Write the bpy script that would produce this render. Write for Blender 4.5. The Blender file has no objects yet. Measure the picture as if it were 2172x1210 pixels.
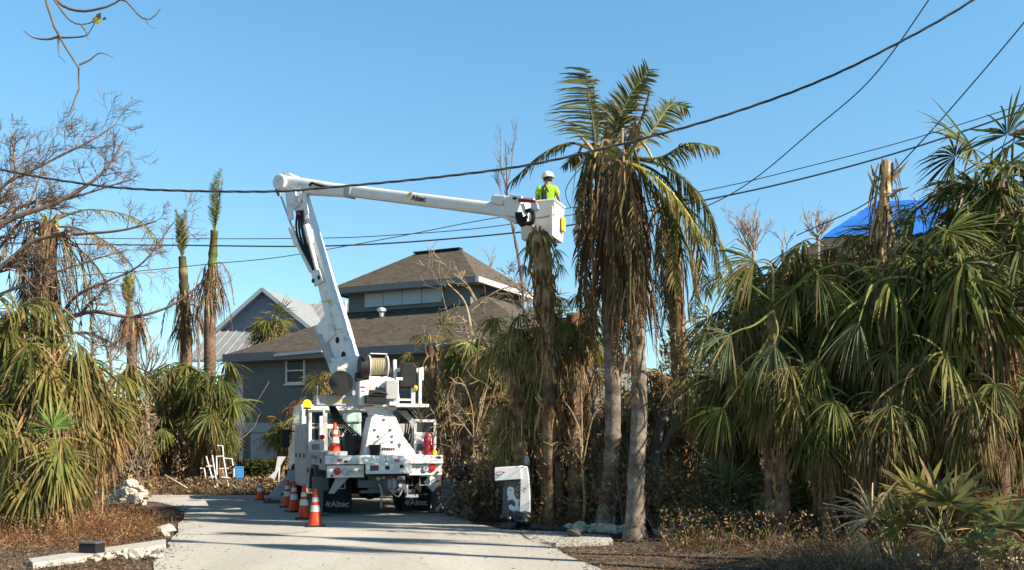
import bpy, bmesh, math
import numpy as np
from mathutils import Vector, Matrix

# ------------------------------------------------------------------ camera, sky, sun, exposure
C = bpy.context.scene.collection
scene = bpy.context.scene
F = 2020.0            # focal length in photo pixels (photo is 2172 wide)
CX, HY = 1086.0, 938.0  # principal column and horizon row of the photo
EYE = 1.6
R = math.radians

cam_d = bpy.data.cameras.new('camera')
cam = bpy.data.objects.new('camera', cam_d)
C.objects.link(cam)
cam.location = (0, 0, EYE)
cam.rotation_euler = (R(90), 0, 0)
cam_d.sensor_width = 36.0
cam_d.lens = 36.0 * F / 2172.0
cam_d.shift_y = (HY - 605.0) / 2172.0
cam_d.clip_start = 0.1
cam_d.clip_end = 3000
scene.camera = cam

SUN_EL = R(35)
SUN_DIR = Vector((0.928 * math.cos(SUN_EL), -0.373 * math.cos(SUN_EL), math.sin(SUN_EL))).normalized()
w = bpy.data.worlds.new('World')
scene.world = w
w.use_nodes = True
nt = w.node_tree
bg = nt.nodes['Background']
sky = nt.nodes.new('ShaderNodeTexSky')
sky.sky_type = 'NISHITA'
sky.sun_disc = False
sky.sun_elevation = SUN_EL
sky.sun_rotation = math.atan2(SUN_DIR.x, SUN_DIR.y)
sky.air_density = 1.0
sky.dust_density = 0.1
sky.ozone_density = 2.5
hs_ = nt.nodes.new('ShaderNodeHueSaturation')
hs_.inputs['Saturation'].default_value = 1.0
mx_ = nt.nodes.new('ShaderNodeMix'); mx_.data_type = 'RGBA'; mx_.blend_type = 'MULTIPLY'
mx_.inputs['Factor'].default_value = 1.0
mx_.inputs['B'].default_value = (0.9, 1.17, 1.12, 1)
# a clear sky is brightest towards the horizon: let it deepen towards the zenith
geo_ = nt.nodes.new('ShaderNodeTexCoord'); sep_ = nt.nodes.new('ShaderNodeSeparateXYZ')
mr_ = nt.nodes.new('ShaderNodeValToRGB'); el_ = mr_.color_ramp.elements
el_[0].position = 0.06; el_[0].color = (0.94, 0.87, 0.91, 1)
el_[1].position = 0.92; el_[1].color = (0.2, 0.22, 0.22, 1)
for p_, c_ in ((0.22, (0.99, 1.0, 1.02, 1)), (0.42, (1.0, 1.16, 1.2, 1)), (0.62, (0.5, 0.6, 0.6, 1))):
    k_ = el_.new(p_); k_.color = c_
m2_ = nt.nodes.new('ShaderNodeMix'); m2_.data_type = 'RGBA'; m2_.blend_type = 'MULTIPLY'; m2_.inputs['Factor'].default_value = 1.0
nt.links.new(geo_.outputs['Generated'], sep_.inputs['Vector'])
nt.links.new(sep_.outputs['Z'], mr_.inputs['Fac'])
nt.links.new(sky.outputs['Color'], hs_.inputs['Color'])
nt.links.new(hs_.outputs['Color'], mx_.inputs['A'])
nt.links.new(mx_.outputs['Result'], m2_.inputs['A'])
nt.links.new(mr_.outputs['Color'], m2_.inputs['B'])
nt.links.new(m2_.outputs['Result'], bg.inputs['Color'])
bg.inputs['Strength'].default_value = 0.085

sun_d = bpy.data.lights.new('sun', 'SUN')
sun_d.energy = 5.0
sun_d.angle = R(0.5)
sun_d.color = (1.0, 0.87, 0.7)
sun = bpy.data.objects.new('sun', sun_d)
C.objects.link(sun)
sun.rotation_euler = SUN_DIR.to_track_quat('Z', 'Y').to_euler()
sun.location = (30, -5, 30)

scene.view_settings.view_transform = 'Standard'
scene.view_settings.look = 'None'
scene.view_settings.exposure = 1.05
scene.view_settings.gamma = 1.0
scene.cycles.max_bounces = 6
scene.cycles.transparent_max_bounces = 8
scene.cycles.use_denoising = True

# ------------------------------------------------------------------ helpers
def P(px, py, Y):
    """photo pixel at distance Y -> world point"""
    return np.array([(px - CX) * Y / F, Y, EYE - (py - HY) * Y / F])

def G(px, py):
    """photo pixel on the ground -> (x, y)"""
    Y = EYE * F / (py - HY)
    return ((px - CX) * Y / F, Y)

def unit(v):
    v = np.asarray(v, float)
    return v / (np.linalg.norm(v) + 1e-12)

def tag(o, label=None, cat=None, group=None, kind=None):
    if label: o['label'] = label
    if cat: o['category'] = cat
    if group: o['group'] = group
    if kind: o['kind'] = kind
    return o

def empty(name, loc, rz=0.0):
    o = bpy.data.objects.new(name, None)
    C.objects.link(o)
    o.empty_display_size = 0.2
    o.location = tuple(float(c) for c in loc)
    o.rotation_euler = (0, 0, rz)
    return o

def thing(name, loc, label, cat, group=None, rz=0.0):
    return tag(empty(name, loc, rz), label, cat, group)

class MB:
    """collects shapes in one mesh (with per face material slots and per vertex colours)"""
    def __init__(s):
        s.v = []; s.f = []; s.m = []; s.c = []; s.n = 0
    def add(s, verts, faces, mi=0, col=(1, 1, 1)):
        verts = np.asarray(verts, float).reshape(-1, 3)
        s.v.append(verts)
        if np.ndim(col) == 1:
            s.c.append(np.tile(np.asarray(col, float), (len(verts), 1)))
        else:
            s.c.append(np.asarray(col, float))
        off = s.n
        for f in faces:
            s.f.append(tuple(i + off for i in f)); s.m.append(mi)
        s.n += len(verts)
    def quads(s, verts, q, mi=0, col=(1, 1, 1)):
        s.add(verts, q.tolist() if hasattr(q, 'tolist') else q, mi, col)
    def box(s, c, d, mi=0, M=None, rz=0.0, rx=0.0, ry=0.0, taper=1.0):
        x, y, z = d[0] / 2, d[1] / 2, d[2] / 2
        t = taper
        v = np.array([[-x, -y, -z], [x, -y, -z], [x, y, -z], [-x, y, -z], [-x * t, -y * t, z], [x * t, -y * t, z], [x * t, y * t, z], [-x * t, y * t, z]])
        if rx or ry or rz:
            m = np.array(Matrix.Rotation(rz, 3, 'Z') @ Matrix.Rotation(ry, 3, 'Y') @ Matrix.Rotation(rx, 3, 'X'))
            v = v @ m.T
        v = v + np.asarray(c, float)
        if M is not None: v = xf(v, M)
        s.add(v, [(0, 3, 2, 1), (4, 5, 6, 7), (0, 1, 5, 4), (1, 2, 6, 5), (2, 3, 7, 6), (3, 0, 4, 7)], mi)
        return s
    def bx(s, x0, x1, y0, y1, z0, z1, mi=0):
        return s.box(((x0 + x1) / 2, (y0 + y1) / 2, (z0 + z1) / 2), (x1 - x0, y1 - y0, z1 - z0), mi)
    def tube(s, path, rad, n=8, mi=0, cap=True, col=(1, 1, 1)):
        p = np.asarray(path, float); k = len(p)
        r = np.full(k, rad) if np.isscalar(rad) else np.asarray(rad, float)
        t = np.gradient(p, axis=0)
        t /= np.linalg.norm(t, axis=1)[:, None] + 1e-12
        ref = np.array([0, 0, 1.0]) if abs(unit(p[-1] - p[0])[2]) < 0.8 else np.array([1.0, 0.1, 0])
        a = np.cross(t, ref); a /= np.linalg.norm(a, axis=1)[:, None] + 1e-12
        b = np.cross(t, a)
        an = np.arange(n) * 2 * math.pi / n
        v = p[:, None, :] + r[:, None, None] * (np.cos(an)[None, :, None] * a[:, None, :] + np.sin(an)[None, :, None] * b[:, None, :])
        f = []
        for i in range(k - 1):
            for j in range(n):
                f.append((i * n + j, i * n + (j + 1) % n, (i + 1) * n + (j + 1) % n, (i + 1) * n + j))
        if cap:
            f.append(tuple(range(n - 1, -1, -1))); f.append(tuple((k - 1) * n + j for j in range(n)))
        c = col
        if np.ndim(col) == 2: c = np.repeat(np.asarray(col, float), n, axis=0)
        s.add(v.reshape(-1, 3), f, mi, c)
        return s
    def cyl(s, p0, p1, r0, r1=None, n=16, mi=0):
        return s.tube([p0, p1], [r0, r0 if r1 is None else r1], n, mi)
    def lathe(s, prof, c=(0, 0, 0), n=20, mi=0, M=None):
        an = np.arange(n) * 2 * math.pi / n
        prof = np.asarray(prof, float); k = len(prof)
        v = np.stack([prof[:, 0, None] * np.cos(an), prof[:, 0, None] * np.sin(an), np.repeat(prof[:, 1, None], n, 1)], -1).reshape(-1, 3)
        v = v + np.asarray(c, float)
        if M is not None: v = xf(v, M)
        f = [(i * n + j, i * n + (j + 1) % n, (i + 1) * n + (j + 1) % n, (i + 1) * n + j) for i in range(k - 1) for j in range(n)]
        f.append(tuple(range(n - 1, -1, -1))); f.append(tuple((k - 1) * n + j for j in range(n)))
        s.add(v, f, mi)
        return s
    def prism(s, poly, h, mi=0, M=None):
        """extrude a 2D polygon (x,y) by h in z (transform M maps it)"""
        n = len(poly); p = np.asarray(poly, float)
        v = np.concatenate([np.c_[p, np.zeros(n)], np.c_[p, np.full(n, h)]])
        if M is not None: v = xf(v, M)
        f = [tuple(range(n - 1, -1, -1)), tuple(range(n, 2 * n))] + [(i, (i + 1) % n, n + (i + 1) % n, n + i) for i in range(n)]
        s.add(v, f, mi)
        return s
    def build(s, name, mats, parent=None, smooth=False, bevel=0.0, offset=None, jitter=0.0):
        me = bpy.data.meshes.new(name)
        v = np.concatenate(s.v)
        if offset is not None: v = v - np.asarray(offset, float)
        if jitter: v = v + np.random.default_rng(len(v)).normal(0, jitter, v.shape)
        tot = sum(len(f) for f in s.f)
        me.vertices.add(len(v)); me.vertices.foreach_set('co', v.astype(np.float32).ravel())
        li = np.fromiter((i for f in s.f for i in f), np.int32, tot)
        ls = np.array([len(f) for f in s.f], np.int32)
        me.loops.add(tot); me.loops.foreach_set('vertex_index', li)
        me.polygons.add(len(s.f))
        me.polygons.foreach_set('loop_start', np.concatenate([[0], np.cumsum(ls)[:-1]]).astype(np.int32))
        me.polygons.foreach_set('loop_total', ls)
        me.polygons.foreach_set('material_index', np.array(s.m, np.int32))
        me.update(calc_edges=True)
        a = me.color_attributes.new('Col', 'FLOAT_COLOR', 'POINT')
        c = np.concatenate(s.c)
        a.data.foreach_set('color', np.c_[c, np.ones(len(c))].astype(np.float32).ravel())
        if not isinstance(mats, (list, tuple)): mats = [mats]
        for m in mats: me.materials.append(m)
        me.polygons.foreach_set('use_smooth', np.full(len(s.f), bool(smooth)))
        if smooth:
            try: me.set_sharp_from_angle(angle=R(40))
            except Exception: pass
        me.validate()
        if not any(m in (M.get('leaf'), M.get('dead'), M.get('twig')) for m in mats) and len(s.f) < 9000:
            bm = bmesh.new(); bm.from_mesh(me); bmesh.ops.recalc_face_normals(bm, faces=bm.faces); bm.to_mesh(me); bm.free()
        o = bpy.data.objects.new(name, me)
        C.objects.link(o)
        if parent is not None: o.parent = parent
        if bevel:
            b = o.modifiers.new('bevel', 'BEVEL'); b.width = bevel; b.segments = 2; b.limit_method = 'ANGLE'
        return o

def xf(v, M):
    m = np.array(M)
    return v @ m[:3, :3].T + m[:3, 3]

def basis(o, x, y, z):
    M = Matrix.Identity(4)
    for i, a in enumerate((x, y, z)):
        for j in range(3): M[j][i] = float(a[j])
    for j in range(3): M[j][3] = float(o[j])
    return M

def spline(pts, n):
    p = np.asarray(pts, float)
    if len(p) == 2: return p[0] + (p[1] - p[0]) * np.linspace(0, 1, n)[:, None]
    q = np.vstack([2 * p[0] - p[1], p, 2 * p[-1] - p[-2]])
    d = np.linalg.norm(np.diff(p, axis=0), axis=1); cum = np.r_[0, np.cumsum(d)] / d.sum()
    out = []
    for u in np.linspace(0, 1, n):
        i = min(int(np.searchsorted(cum, u, 'right')) - 1, len(p) - 2)
        t = (u - cum[i]) / (cum[i + 1] - cum[i] + 1e-9)
        a, b, c, e = q[i:i + 4]
        out.append(0.5 * (2 * b + (c - a) * t + (2 * a - 5 * b + 4 * c - e) * t * t + (3 * b - a - 3 * c + e) * t ** 3))
    return np.array(out)

# ------------------------------------------------------------------ materials
def mat(name, col, rough=0.6, spec=0.3, metal=0.0, noise=0.0, nscale=6.0, bump=0.0, bscale=40.0, dark=None, emit=None, trans=0.0, vcol=False, dirt=0.0, coat=0.0):
    m = bpy.data.materials.new(name); m.use_nodes = True
    t = m.node_tree; n = t.nodes; L = t.links
    b = n['Principled BSDF']
    b.inputs['Roughness'].default_value = rough
    b.inputs['Specular IOR Level'].default_value = spec
    b.inputs['Metallic'].default_value = metal
    if coat: b.inputs['Coat Weight'].default_value = coat
    src = None
    tc = n.new('ShaderNodeTexCoord')
    if vcol:
        a = n.new('ShaderNodeVertexColor'); a.layer_name = 'Col'; src = a.outputs['Color']
        if noise:
            nz = n.new('ShaderNodeTexNoise'); nz.inputs['Scale'].default_value = nscale; nz.inputs['Detail'].default_value = 4
            L.new(tc.outputs['Object'], nz.inputs['Vector'])
            mr = n.new('ShaderNodeMapRange'); mr.inputs['From Min'].default_value = 0.3; mr.inputs['From Max'].default_value = 0.7
            mr.inputs['To Min'].default_value = 1 - noise; mr.inputs['To Max'].default_value = 1 + noise
            L.new(nz.outputs['Fac'], mr.inputs['Value'])
            mx = n.new('ShaderNodeMix'); mx.data_type = 'RGBA'; mx.blend_type = 'MULTIPLY'; mx.inputs['Factor'].default_value = 1
            L.new(src, mx.inputs['A']); L.new(mr.outputs['Result'], mx.inputs['B']); src = mx.outputs['Result']
    else:
        b.inputs['Base Color'].default_value = (*col, 1)
        if noise or dirt:
            nz = n.new('ShaderNodeTexNoise'); nz.inputs['Scale'].default_value = nscale; nz.inputs['Detail'].default_value = 6; nz.inputs['Roughness'].default_value = 0.65
            L.new(tc.outputs['Object'], nz.inputs['Vector'])
            cr = n.new('ShaderNodeValToRGB'); cr.color_ramp.elements[0].position = 0.32; cr.color_ramp.elements[1].position = 0.68
            d = dark or tuple(c * (1 - (noise or dirt)) for c in col)
            cr.color_ramp.elements[0].color = (*d, 1); cr.color_ramp.elements[1].color = (*col, 1)
            if dirt: cr.color_ramp.elements[0].position = 0.25; cr.color_ramp.elements[1].position = 0.48
            L.new(nz.outputs['Fac'], cr.inputs['Fac']); src = cr.outputs['Color']
    if src is not None: L.new(src, b.inputs['Base Color'])
    if bump:
        nb = n.new('ShaderNodeTexNoise'); nb.inputs['Scale'].default_value = bscale; nb.inputs['Detail'].default_value = 5
        L.new(tc.outputs['Object'], nb.inputs['Vector'])
        bp = n.new('ShaderNodeBump'); bp.inputs['Strength'].default_value = bump; bp.inputs['Distance'].default_value = 0.02
        L.new(nb.outputs['Fac'], bp.inputs['Height']); L.new(bp.outputs['Normal'], b.inputs['Normal'])
    if emit:
        b.inputs['Emission Color'].default_value = (*emit[0], 1); b.inputs['Emission Strength'].default_value = emit[1]
    if trans:
        out = n['Material Output']
        tr = n.new('ShaderNodeBsdfTranslucent'); mx = n.new('ShaderNodeMixShader'); mx.inputs['Fac'].default_value = trans
        if src is not None: L.new(src, tr.inputs['Color'])
        else: tr.inputs['Color'].default_value = (*col, 1)
        L.new(b.outputs['BSDF'], mx.inputs[1]); L.new(tr.outputs['BSDF'], mx.inputs[2]); L.new(mx.outputs['Shader'], out.inputs['Surface'])
    return m

M = {}
M['leaf'] = mat('palm_leaf', (0.05, 0.08, 0.03), rough=0.6, spec=0.14, vcol=True, noise=0.35, nscale=5, trans=0.3)
M['dead'] = mat('dead_leaf', (0.2, 0.12, 0.06), rough=0.8, spec=0.1, vcol=True, noise=0.3, nscale=5, trans=0.12)
M['twig'] = mat('twig_bark', (0.13, 0.1, 0.075), rough=0.9, spec=0.1, vcol=True, noise=0.3, nscale=9)
M['trunk_ring'] = mat('ringed_palm_bark', (0.22, 0.18, 0.145), rough=0.9, spec=0.1, vcol=True, noise=0.45, nscale=11, bump=0.6, bscale=30)
M['trunk_boot'] = mat('fibrous_palm_bark', (0.2, 0.12, 0.07), rough=0.95, spec=0.05, vcol=True, noise=0.45, nscale=9, bump=0.9, bscale=35)
M['white'] = mat('white_paint', (0.74, 0.74, 0.73), rough=0.45, spec=0.4, dirt=0.3, dark=(0.42, 0.39, 0.34), nscale=4.5)
M['cabinet'] = mat('grey_cabinet_paint', (0.4, 0.4, 0.4), rough=0.55, dirt=0.3, dark=(0.24, 0.23, 0.21), nscale=3.0)  # grey base with darker noise blotches
M['white_flat'] = mat('white_plastic', (0.78, 0.78, 0.76), rough=0.5, noise=0.08, nscale=5)
M['fibreglass'] = mat('white_fibreglass', (0.76, 0.75, 0.71), rough=0.4, spec=0.4, noise=0.1, nscale=4)
M['steel_grey'] = mat('grey_painted_steel', (0.42, 0.43, 0.44), rough=0.5, noise=0.15, nscale=5)
M['dark_grey'] = mat('dark_grey_steel', (0.11, 0.115, 0.125), rough=0.55, noise=0.3, nscale=7)
M['black'] = mat('black_metal', (0.018, 0.018, 0.02), rough=0.55, noise=0.3, nscale=8)
M['rubber'] = mat('black_rubber', (0.02, 0.02, 0.02), rough=0.85, spec=0.2, noise=0.4, nscale=8)
M['chrome'] = mat('bright_rod', (0.75, 0.75, 0.76), rough=0.2, metal=0.9)
M['glass'] = mat('window_glass', (0.02, 0.025, 0.03), rough=0.05, spec=0.8)
M['house_glass'] = mat('house_window_glass', (0.012, 0.016, 0.02), rough=0.25, spec=0.25)
M['red_lens'] = mat('red_lens', (0.5, 0.012, 0.015), rough=0.25, spec=0.5)
M['grey_lens'] = mat('clear_lens', (0.45, 0.45, 0.46), rough=0.2, spec=0.6)
M['red'] = mat('red_paint', (0.3, 0.02, 0.03), rough=0.5)
M['amber'] = mat('amber_lens', (0.85, 0.5, 0.01), rough=0.3, emit=((1.0, 0.62, 0.02), 0.9))
M['yellow'] = mat('yellow_plastic', (0.75, 0.42, 0.03), rough=0.5)
M['orange'] = mat('orange_cone_plastic', (0.78, 0.07, 0.02), rough=0.5, noise=0.25, nscale=9)
M['reflective'] = mat('white_reflective_band', (0.72, 0.72, 0.72), rough=0.45, noise=0.2, nscale=14)
M['plate'] = mat('licence_plate', (0.7, 0.66, 0.5), rough=0.5, noise=0.2, nscale=30)
M['letter_dark'] = mat('dark_lettering', (0.03, 0.03, 0.035), rough=0.6)
M['letter_grey'] = mat('grey_lettering', (0.3, 0.3, 0.3), rough=0.7)
M['gold'] = mat('yellow_emblem', (0.8, 0.5, 0.08), rough=0.6)
M['rope'] = mat('winch_rope', (0.42, 0.37, 0.24), rough=0.7, noise=0.4, nscale=30)
M['cable'] = mat('cable_sheath', (0.06, 0.062, 0.066), rough=0.7)
M['lime'] = mat('lime_shirt', (0.36, 0.72, 0.04), rough=0.85, noise=0.12, nscale=12)
M['skin'] = mat('skin', (0.38, 0.2, 0.13), rough=0.6)
M['navy'] = mat('dark_cloth', (0.025, 0.03, 0.045), rough=0.9)
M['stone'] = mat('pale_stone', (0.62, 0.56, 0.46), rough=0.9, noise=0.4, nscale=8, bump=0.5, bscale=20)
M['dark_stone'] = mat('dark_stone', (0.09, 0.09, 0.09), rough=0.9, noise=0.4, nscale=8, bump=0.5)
M['bag'] = mat('black_bin_bag', (0.012, 0.013, 0.015), rough=0.28, spec=0.6)
M['tarp'] = mat('blue_tarp', (0.02, 0.17, 0.62), rough=0.5, noise=0.3, nscale=2.5, bump=0.4, bscale=5)
M['blue'] = mat('blue_plastic', (0.05, 0.22, 0.5), rough=0.5)
M['cut_wood'] = mat('fresh_cut_wood', (0.75, 0.62, 0.4), rough=0.9, noise=0.2)
M['wood_board'] = mat('bare_board', (0.5, 0.4, 0.25), rough=0.9, noise=0.3)

def concrete():
    m = bpy.data.materials.new('concrete_road'); m.use_nodes = True
    t = m.node_tree; n = t.nodes; L = t.links; b = n['Principled BSDF']; b.inputs['Roughness'].default_value = 0.9
    b.inputs['Specular IOR Level'].default_value = 0.15
    tc = n.new('ShaderNodeTexCoord')
    n1 = n.new('ShaderNodeTexNoise'); n1.inputs['Scale'].default_value = 0.5; n1.inputs['Detail'].default_value = 6
    n2 = n.new('ShaderNodeTexNoise'); n2.inputs['Scale'].default_value = 14; n2.inputs['Detail'].default_value = 6; n2.inputs['Roughness'].default_value = 0.7
    mp = n.new('ShaderNodeMapping'); mp.inputs['Rotation'].default_value = (0, 0, R(-17)); mp.inputs['Scale'].default_value = (1.3, 0.25, 1)
    L.new(tc.outputs['Object'], mp.inputs['Vector']); L.new(mp.outputs['Vector'], n1.inputs['Vector']); L.new(tc.outputs['Object'], n2.inputs['Vector'])
    r1 = n.new('ShaderNodeValToRGB'); e = r1.color_ramp.elements
    e[0].position = 0.35; e[0].color = (0.4, 0.385, 0.35, 1); e[1].position = 0.62; e[1].color = (0.52, 0.51, 0.475, 1)
    r2 = n.new('ShaderNodeValToRGB'); e = r2.color_ramp.elements
    e[0].position = 0.3; e[0].color = (0.72, 0.72, 0.7, 1); e[1].position = 0.6; e[1].color = (1, 1, 1, 1)
    mx = n.new('ShaderNodeMix'); mx.data_type = 'RGBA'; mx.blend_type = 'MULTIPLY'; mx.inputs['Factor'].default_value = 1
    L.new(n1.outputs['Fac'], r1.inputs['Fac']); L.new(n2.outputs['Fac'], r2.inputs['Fac'])
    L.new(r1.outputs['Color'], mx.inputs['A']); L.new(r2.outputs['Color'], mx.inputs['B'])
    # thin irregular cracks
    vo = n.new('ShaderNodeTexVoronoi'); vo.feature = 'DISTANCE_TO_EDGE'; vo.inputs['Scale'].default_value = 0.28
    nd = n.new('ShaderNodeTexNoise'); nd.inputs['Scale'].default_value = 1.5
    ad = n.new('ShaderNodeVectorMath'); ad.operation = 'MULTIPLY_ADD'; ad.inputs[1].default_value = (0.7, 0.7, 0)
    L.new(tc.outputs['Object'], nd.inputs['Vector']); L.new(nd.outputs['Color'], ad.inputs[0]); L.new(tc.outputs['Object'], ad.inputs[2])
    L.new(ad.outputs['Vector'], vo.inputs['Vector'])
    lt = n.new('ShaderNodeMath'); lt.operation = 'LESS_THAN'; lt.inputs[1].default_value = 0.0012
    L.new(vo.outputs['Distance'], lt.inputs[0])
    m2 = n.new('ShaderNodeMix'); m2.data_type = 'RGBA'; m2.inputs['B'].default_value = (0.33, 0.32, 0.29, 1)
    L.new(lt.outputs['Value'], m2.inputs['Factor']); L.new(mx.outputs['Result'], m2.inputs['A'])
    L.new(m2.outputs['Result'], b.inputs['Base Color'])
    bp = n.new('ShaderNodeBump'); bp.inputs['Strength'].default_value = 0.25; bp.inputs['Distance'].default_value = 0.01
    L.new(n2.outputs['Fac'], bp.inputs['Height']); L.new(bp.outputs['Normal'], b.inputs['Normal'])
    return m
M['road'] = concrete()

def soil():
    m = bpy.data.materials.new('leaf_littered_soil'); m.use_nodes = True
    t = m.node_tree; n = t.nodes; L = t.links; b = n['Principled BSDF']; b.inputs['Roughness'].default_value = 0.95
    b.inputs['Specular IOR Level'].default_value = 0.05
    tc = n.new('ShaderNodeTexCoord')
    n1 = n.new('ShaderNodeTexNoise'); n1.inputs['Scale'].default_value = 0.8; n1.inputs['Detail'].default_value = 8; n1.inputs['Roughness'].default_value = 0.7
    n2 = n.new('ShaderNodeTexNoise'); n2.inputs['Scale'].default_value = 22; n2.inputs['Detail'].default_value = 6; n2.inputs['Roughness'].default_value = 0.8
    L.new(tc.outputs['Object'], n1.inputs['Vector']); L.new(tc.outputs['Object'], n2.inputs['Vector'])
    r1 = n.new('ShaderNodeValToRGB'); e = r1.color_ramp.elements
    e[0].position = 0.38; e[0].color = (0.09, 0.065, 0.048, 1); e[1].position = 0.66; e[1].color = (0.24, 0.21, 0.175, 1)
    k = e.new(0.52); k.color = (0.16, 0.125, 0.095, 1)
    r2 = n.new('ShaderNodeValToRGB'); e = r2.color_ramp.elements
    e[0].position = 0.35; e[0].color = (0.4, 0.38, 0.36, 1); e[1].position = 0.65; e[1].color = (1.2, 1.2, 1.2, 1)
    mx = n.new('ShaderNodeMix'); mx.data_type = 'RGBA'; mx.blend_type = 'MULTIPLY'; mx.inputs['Factor'].default_value = 1
    L.new(n1.outputs['Fac'], r1.inputs['Fac']); L.new(n2.outputs['Fac'], r2.inputs['Fac'])
    L.new(r1.outputs['Color'], mx.inputs['A']); L.new(r2.outputs['Color'], mx.inputs['B']); L.new(mx.outputs['Result'], b.inputs['Base Color'])
    bp = n.new('ShaderNodeBump'); bp.inputs['Strength'].default_value = 0.8; bp.inputs['Distance'].default_value = 0.04
    L.new(n2.outputs['Fac'], bp.inputs['Height']); L.new(bp.outputs['Normal'], b.inputs['Normal'])
    return m
M['soil'] = soil()

def shingle():
    m = bpy.data.materials.new('brown_shingles'); m.use_nodes = True
    t = m.node_tree; n = t.nodes; L = t.links; b = n['Principled BSDF']; b.inputs['Roughness'].default_value = 0.95
    b.inputs['Specular IOR Level'].default_value = 0.1
    tc = n.new('ShaderNodeTexCoord')
    mp = n.new('ShaderNodeMapping'); mp.inputs['Scale'].default_value = (1.4, 1.4, 7.5)
    L.new(tc.outputs['Object'], mp.inputs['Vector'])
    n1 = n.new('ShaderNodeTexNoise'); n1.inputs['Scale'].default_value = 2.2; n1.inputs['Detail'].default_value = 5; n1.inputs['Roughness'].default_value = 0.75
    L.new(mp.outputs['Vector'], n1.inputs['Vector'])
    r1 = n.new('ShaderNodeValToRGB'); e = r1.color_ramp.elements
    e[0].position = 0.33; e[0].color = (0.055, 0.047, 0.04, 1); e[1].position = 0.68; e[1].color = (0.15, 0.128, 0.1, 1)
    L.new(n1.outputs['Fac'], r1.inputs['Fac'])
    wv = n.new('ShaderNodeTexWave'); wv.wave_type = 'BANDS'; wv.bands_direction = 'Z'; wv.wave_profile = 'SAW'; wv.inputs['Scale'].default_value = 3.6; wv.inputs['Distortion'].default_value = 0.3
    L.new(tc.outputs['Object'], wv.inputs['Vector'])
    r2 = n.new('ShaderNodeValToRGB'); e = r2.color_ramp.elements
    e[0].position = 0.0; e[0].color = (0.6, 0.6, 0.6, 1); e[1].position = 0.25; e[1].color = (1, 1, 1, 1)
    L.new(wv.outputs['Fac'], r2.inputs['Fac'])
    mx = n.new('ShaderNodeMix'); mx.data_type = 'RGBA'; mx.blend_type = 'MULTIPLY'; mx.inputs['Factor'].default_value = 1
    L.new(r1.outputs['Color'], mx.inputs['A']); L.new(r2.outputs['Color'], mx.inputs['B']); L.new(mx.outputs['Result'], b.inputs['Base Color'])
    return m
M['shingle'] = shingle()
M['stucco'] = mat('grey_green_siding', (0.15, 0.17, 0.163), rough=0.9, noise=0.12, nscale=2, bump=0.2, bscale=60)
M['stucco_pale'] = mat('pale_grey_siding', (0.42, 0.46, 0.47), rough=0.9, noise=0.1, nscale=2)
M['shutter'] = mat('storm_panel', (0.4, 0.47, 0.5), rough=0.6, noise=0.08, nscale=1.5)
M['trim'] = mat('white_trim', (0.72, 0.72, 0.7), rough=0.6, noise=0.1)
M['fascia'] = mat('grey_fascia', (0.22, 0.22, 0.23), rough=0.7, noise=0.15)
M['blue_siding'] = mat('slate_blue_siding', (0.19, 0.225, 0.285), rough=0.85, noise=0.15, nscale=2)
M['metal_roof'] = mat('galvanised_roof', (0.3, 0.32, 0.34), rough=0.6, metal=0.15, noise=0.2, nscale=2)
M['roof_felt'] = mat('dark_roof_felt', (0.05, 0.045, 0.045), rough=0.9, noise=0.3)
# ------------------------------------------------------------------ plant builders
GREEN = np.array([(0.07, 0.1, 0.022), (0.105, 0.14, 0.03), (0.06, 0.08, 0.022), (0.15, 0.18, 0.04), (0.19, 0.195, 0.055)])
BLUEGREEN = np.array([(0.11, 0.14, 0.075), (0.15, 0.19, 0.08), (0.09, 0.12, 0.065), (0.2, 0.23, 0.09)])
YELLOW = np.array([(0.25, 0.25, 0.05), (0.18, 0.2, 0.045), (0.3, 0.27, 0.07)])
BROWN = np.array([(0.2, 0.115, 0.05), (0.28, 0.17, 0.075), (0.13, 0.075, 0.04), (0.34, 0.23, 0.11)])
TAN = np.array([(0.45, 0.34, 0.18), (0.36, 0.25, 0.12), (0.5, 0.4, 0.24)])
REDBROWN = np.array([(0.2, 0.09, 0.045), (0.15, 0.07, 0.04), (0.26, 0.13, 0.06)])
OLIVE = np.array([(0.17, 0.165, 0.04), (0.13, 0.13, 0.033), (0.23, 0.2, 0.06), (0.27, 0.21, 0.08)])
GREYTWIG = np.array([(0.2, 0.16, 0.13), (0.15, 0.115, 0.09), (0.26, 0.21, 0.165)])
DOWN = np.array([0, 0, -1.0])

def pick(pal, rng, n=None):
    if n is None: return pal[rng.integers(len(pal))] * rng.uniform(0.8, 1.2)
    return pal[rng.integers(len(pal), size=n)] * rng.uniform(0.75, 1.25, (n, 1))

def strips(mb, pos, wdir, wid, col, mi=0):
    """pos (n,k,3) centre lines, wdir (n,3) or (n,k,3), wid (n,k), col (n,k,3)"""
    n, k, _ = pos.shape
    if wdir.ndim == 2: wdir = wdir[:, None, :]
    h = wdir * wid[..., None] / 2
    v = np.stack([pos - h, pos + h], 2)            # n,k,2,3
    base = np.arange(n)[:, None] * (2 * k) + np.arange(k - 1)[None, :] * 2
    q = np.stack([base, base + 1, base + 3, base + 2], -1).reshape(-1, 4)
    mb.quads(v.reshape(-1, 3), q, mi, np.repeat(col[:, :, None, :], 2, 2).reshape(-1, 3))

def nrmz(a):
    return a / (np.linalg.norm(a, axis=-1, keepdims=True) + 1e-9)

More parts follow.
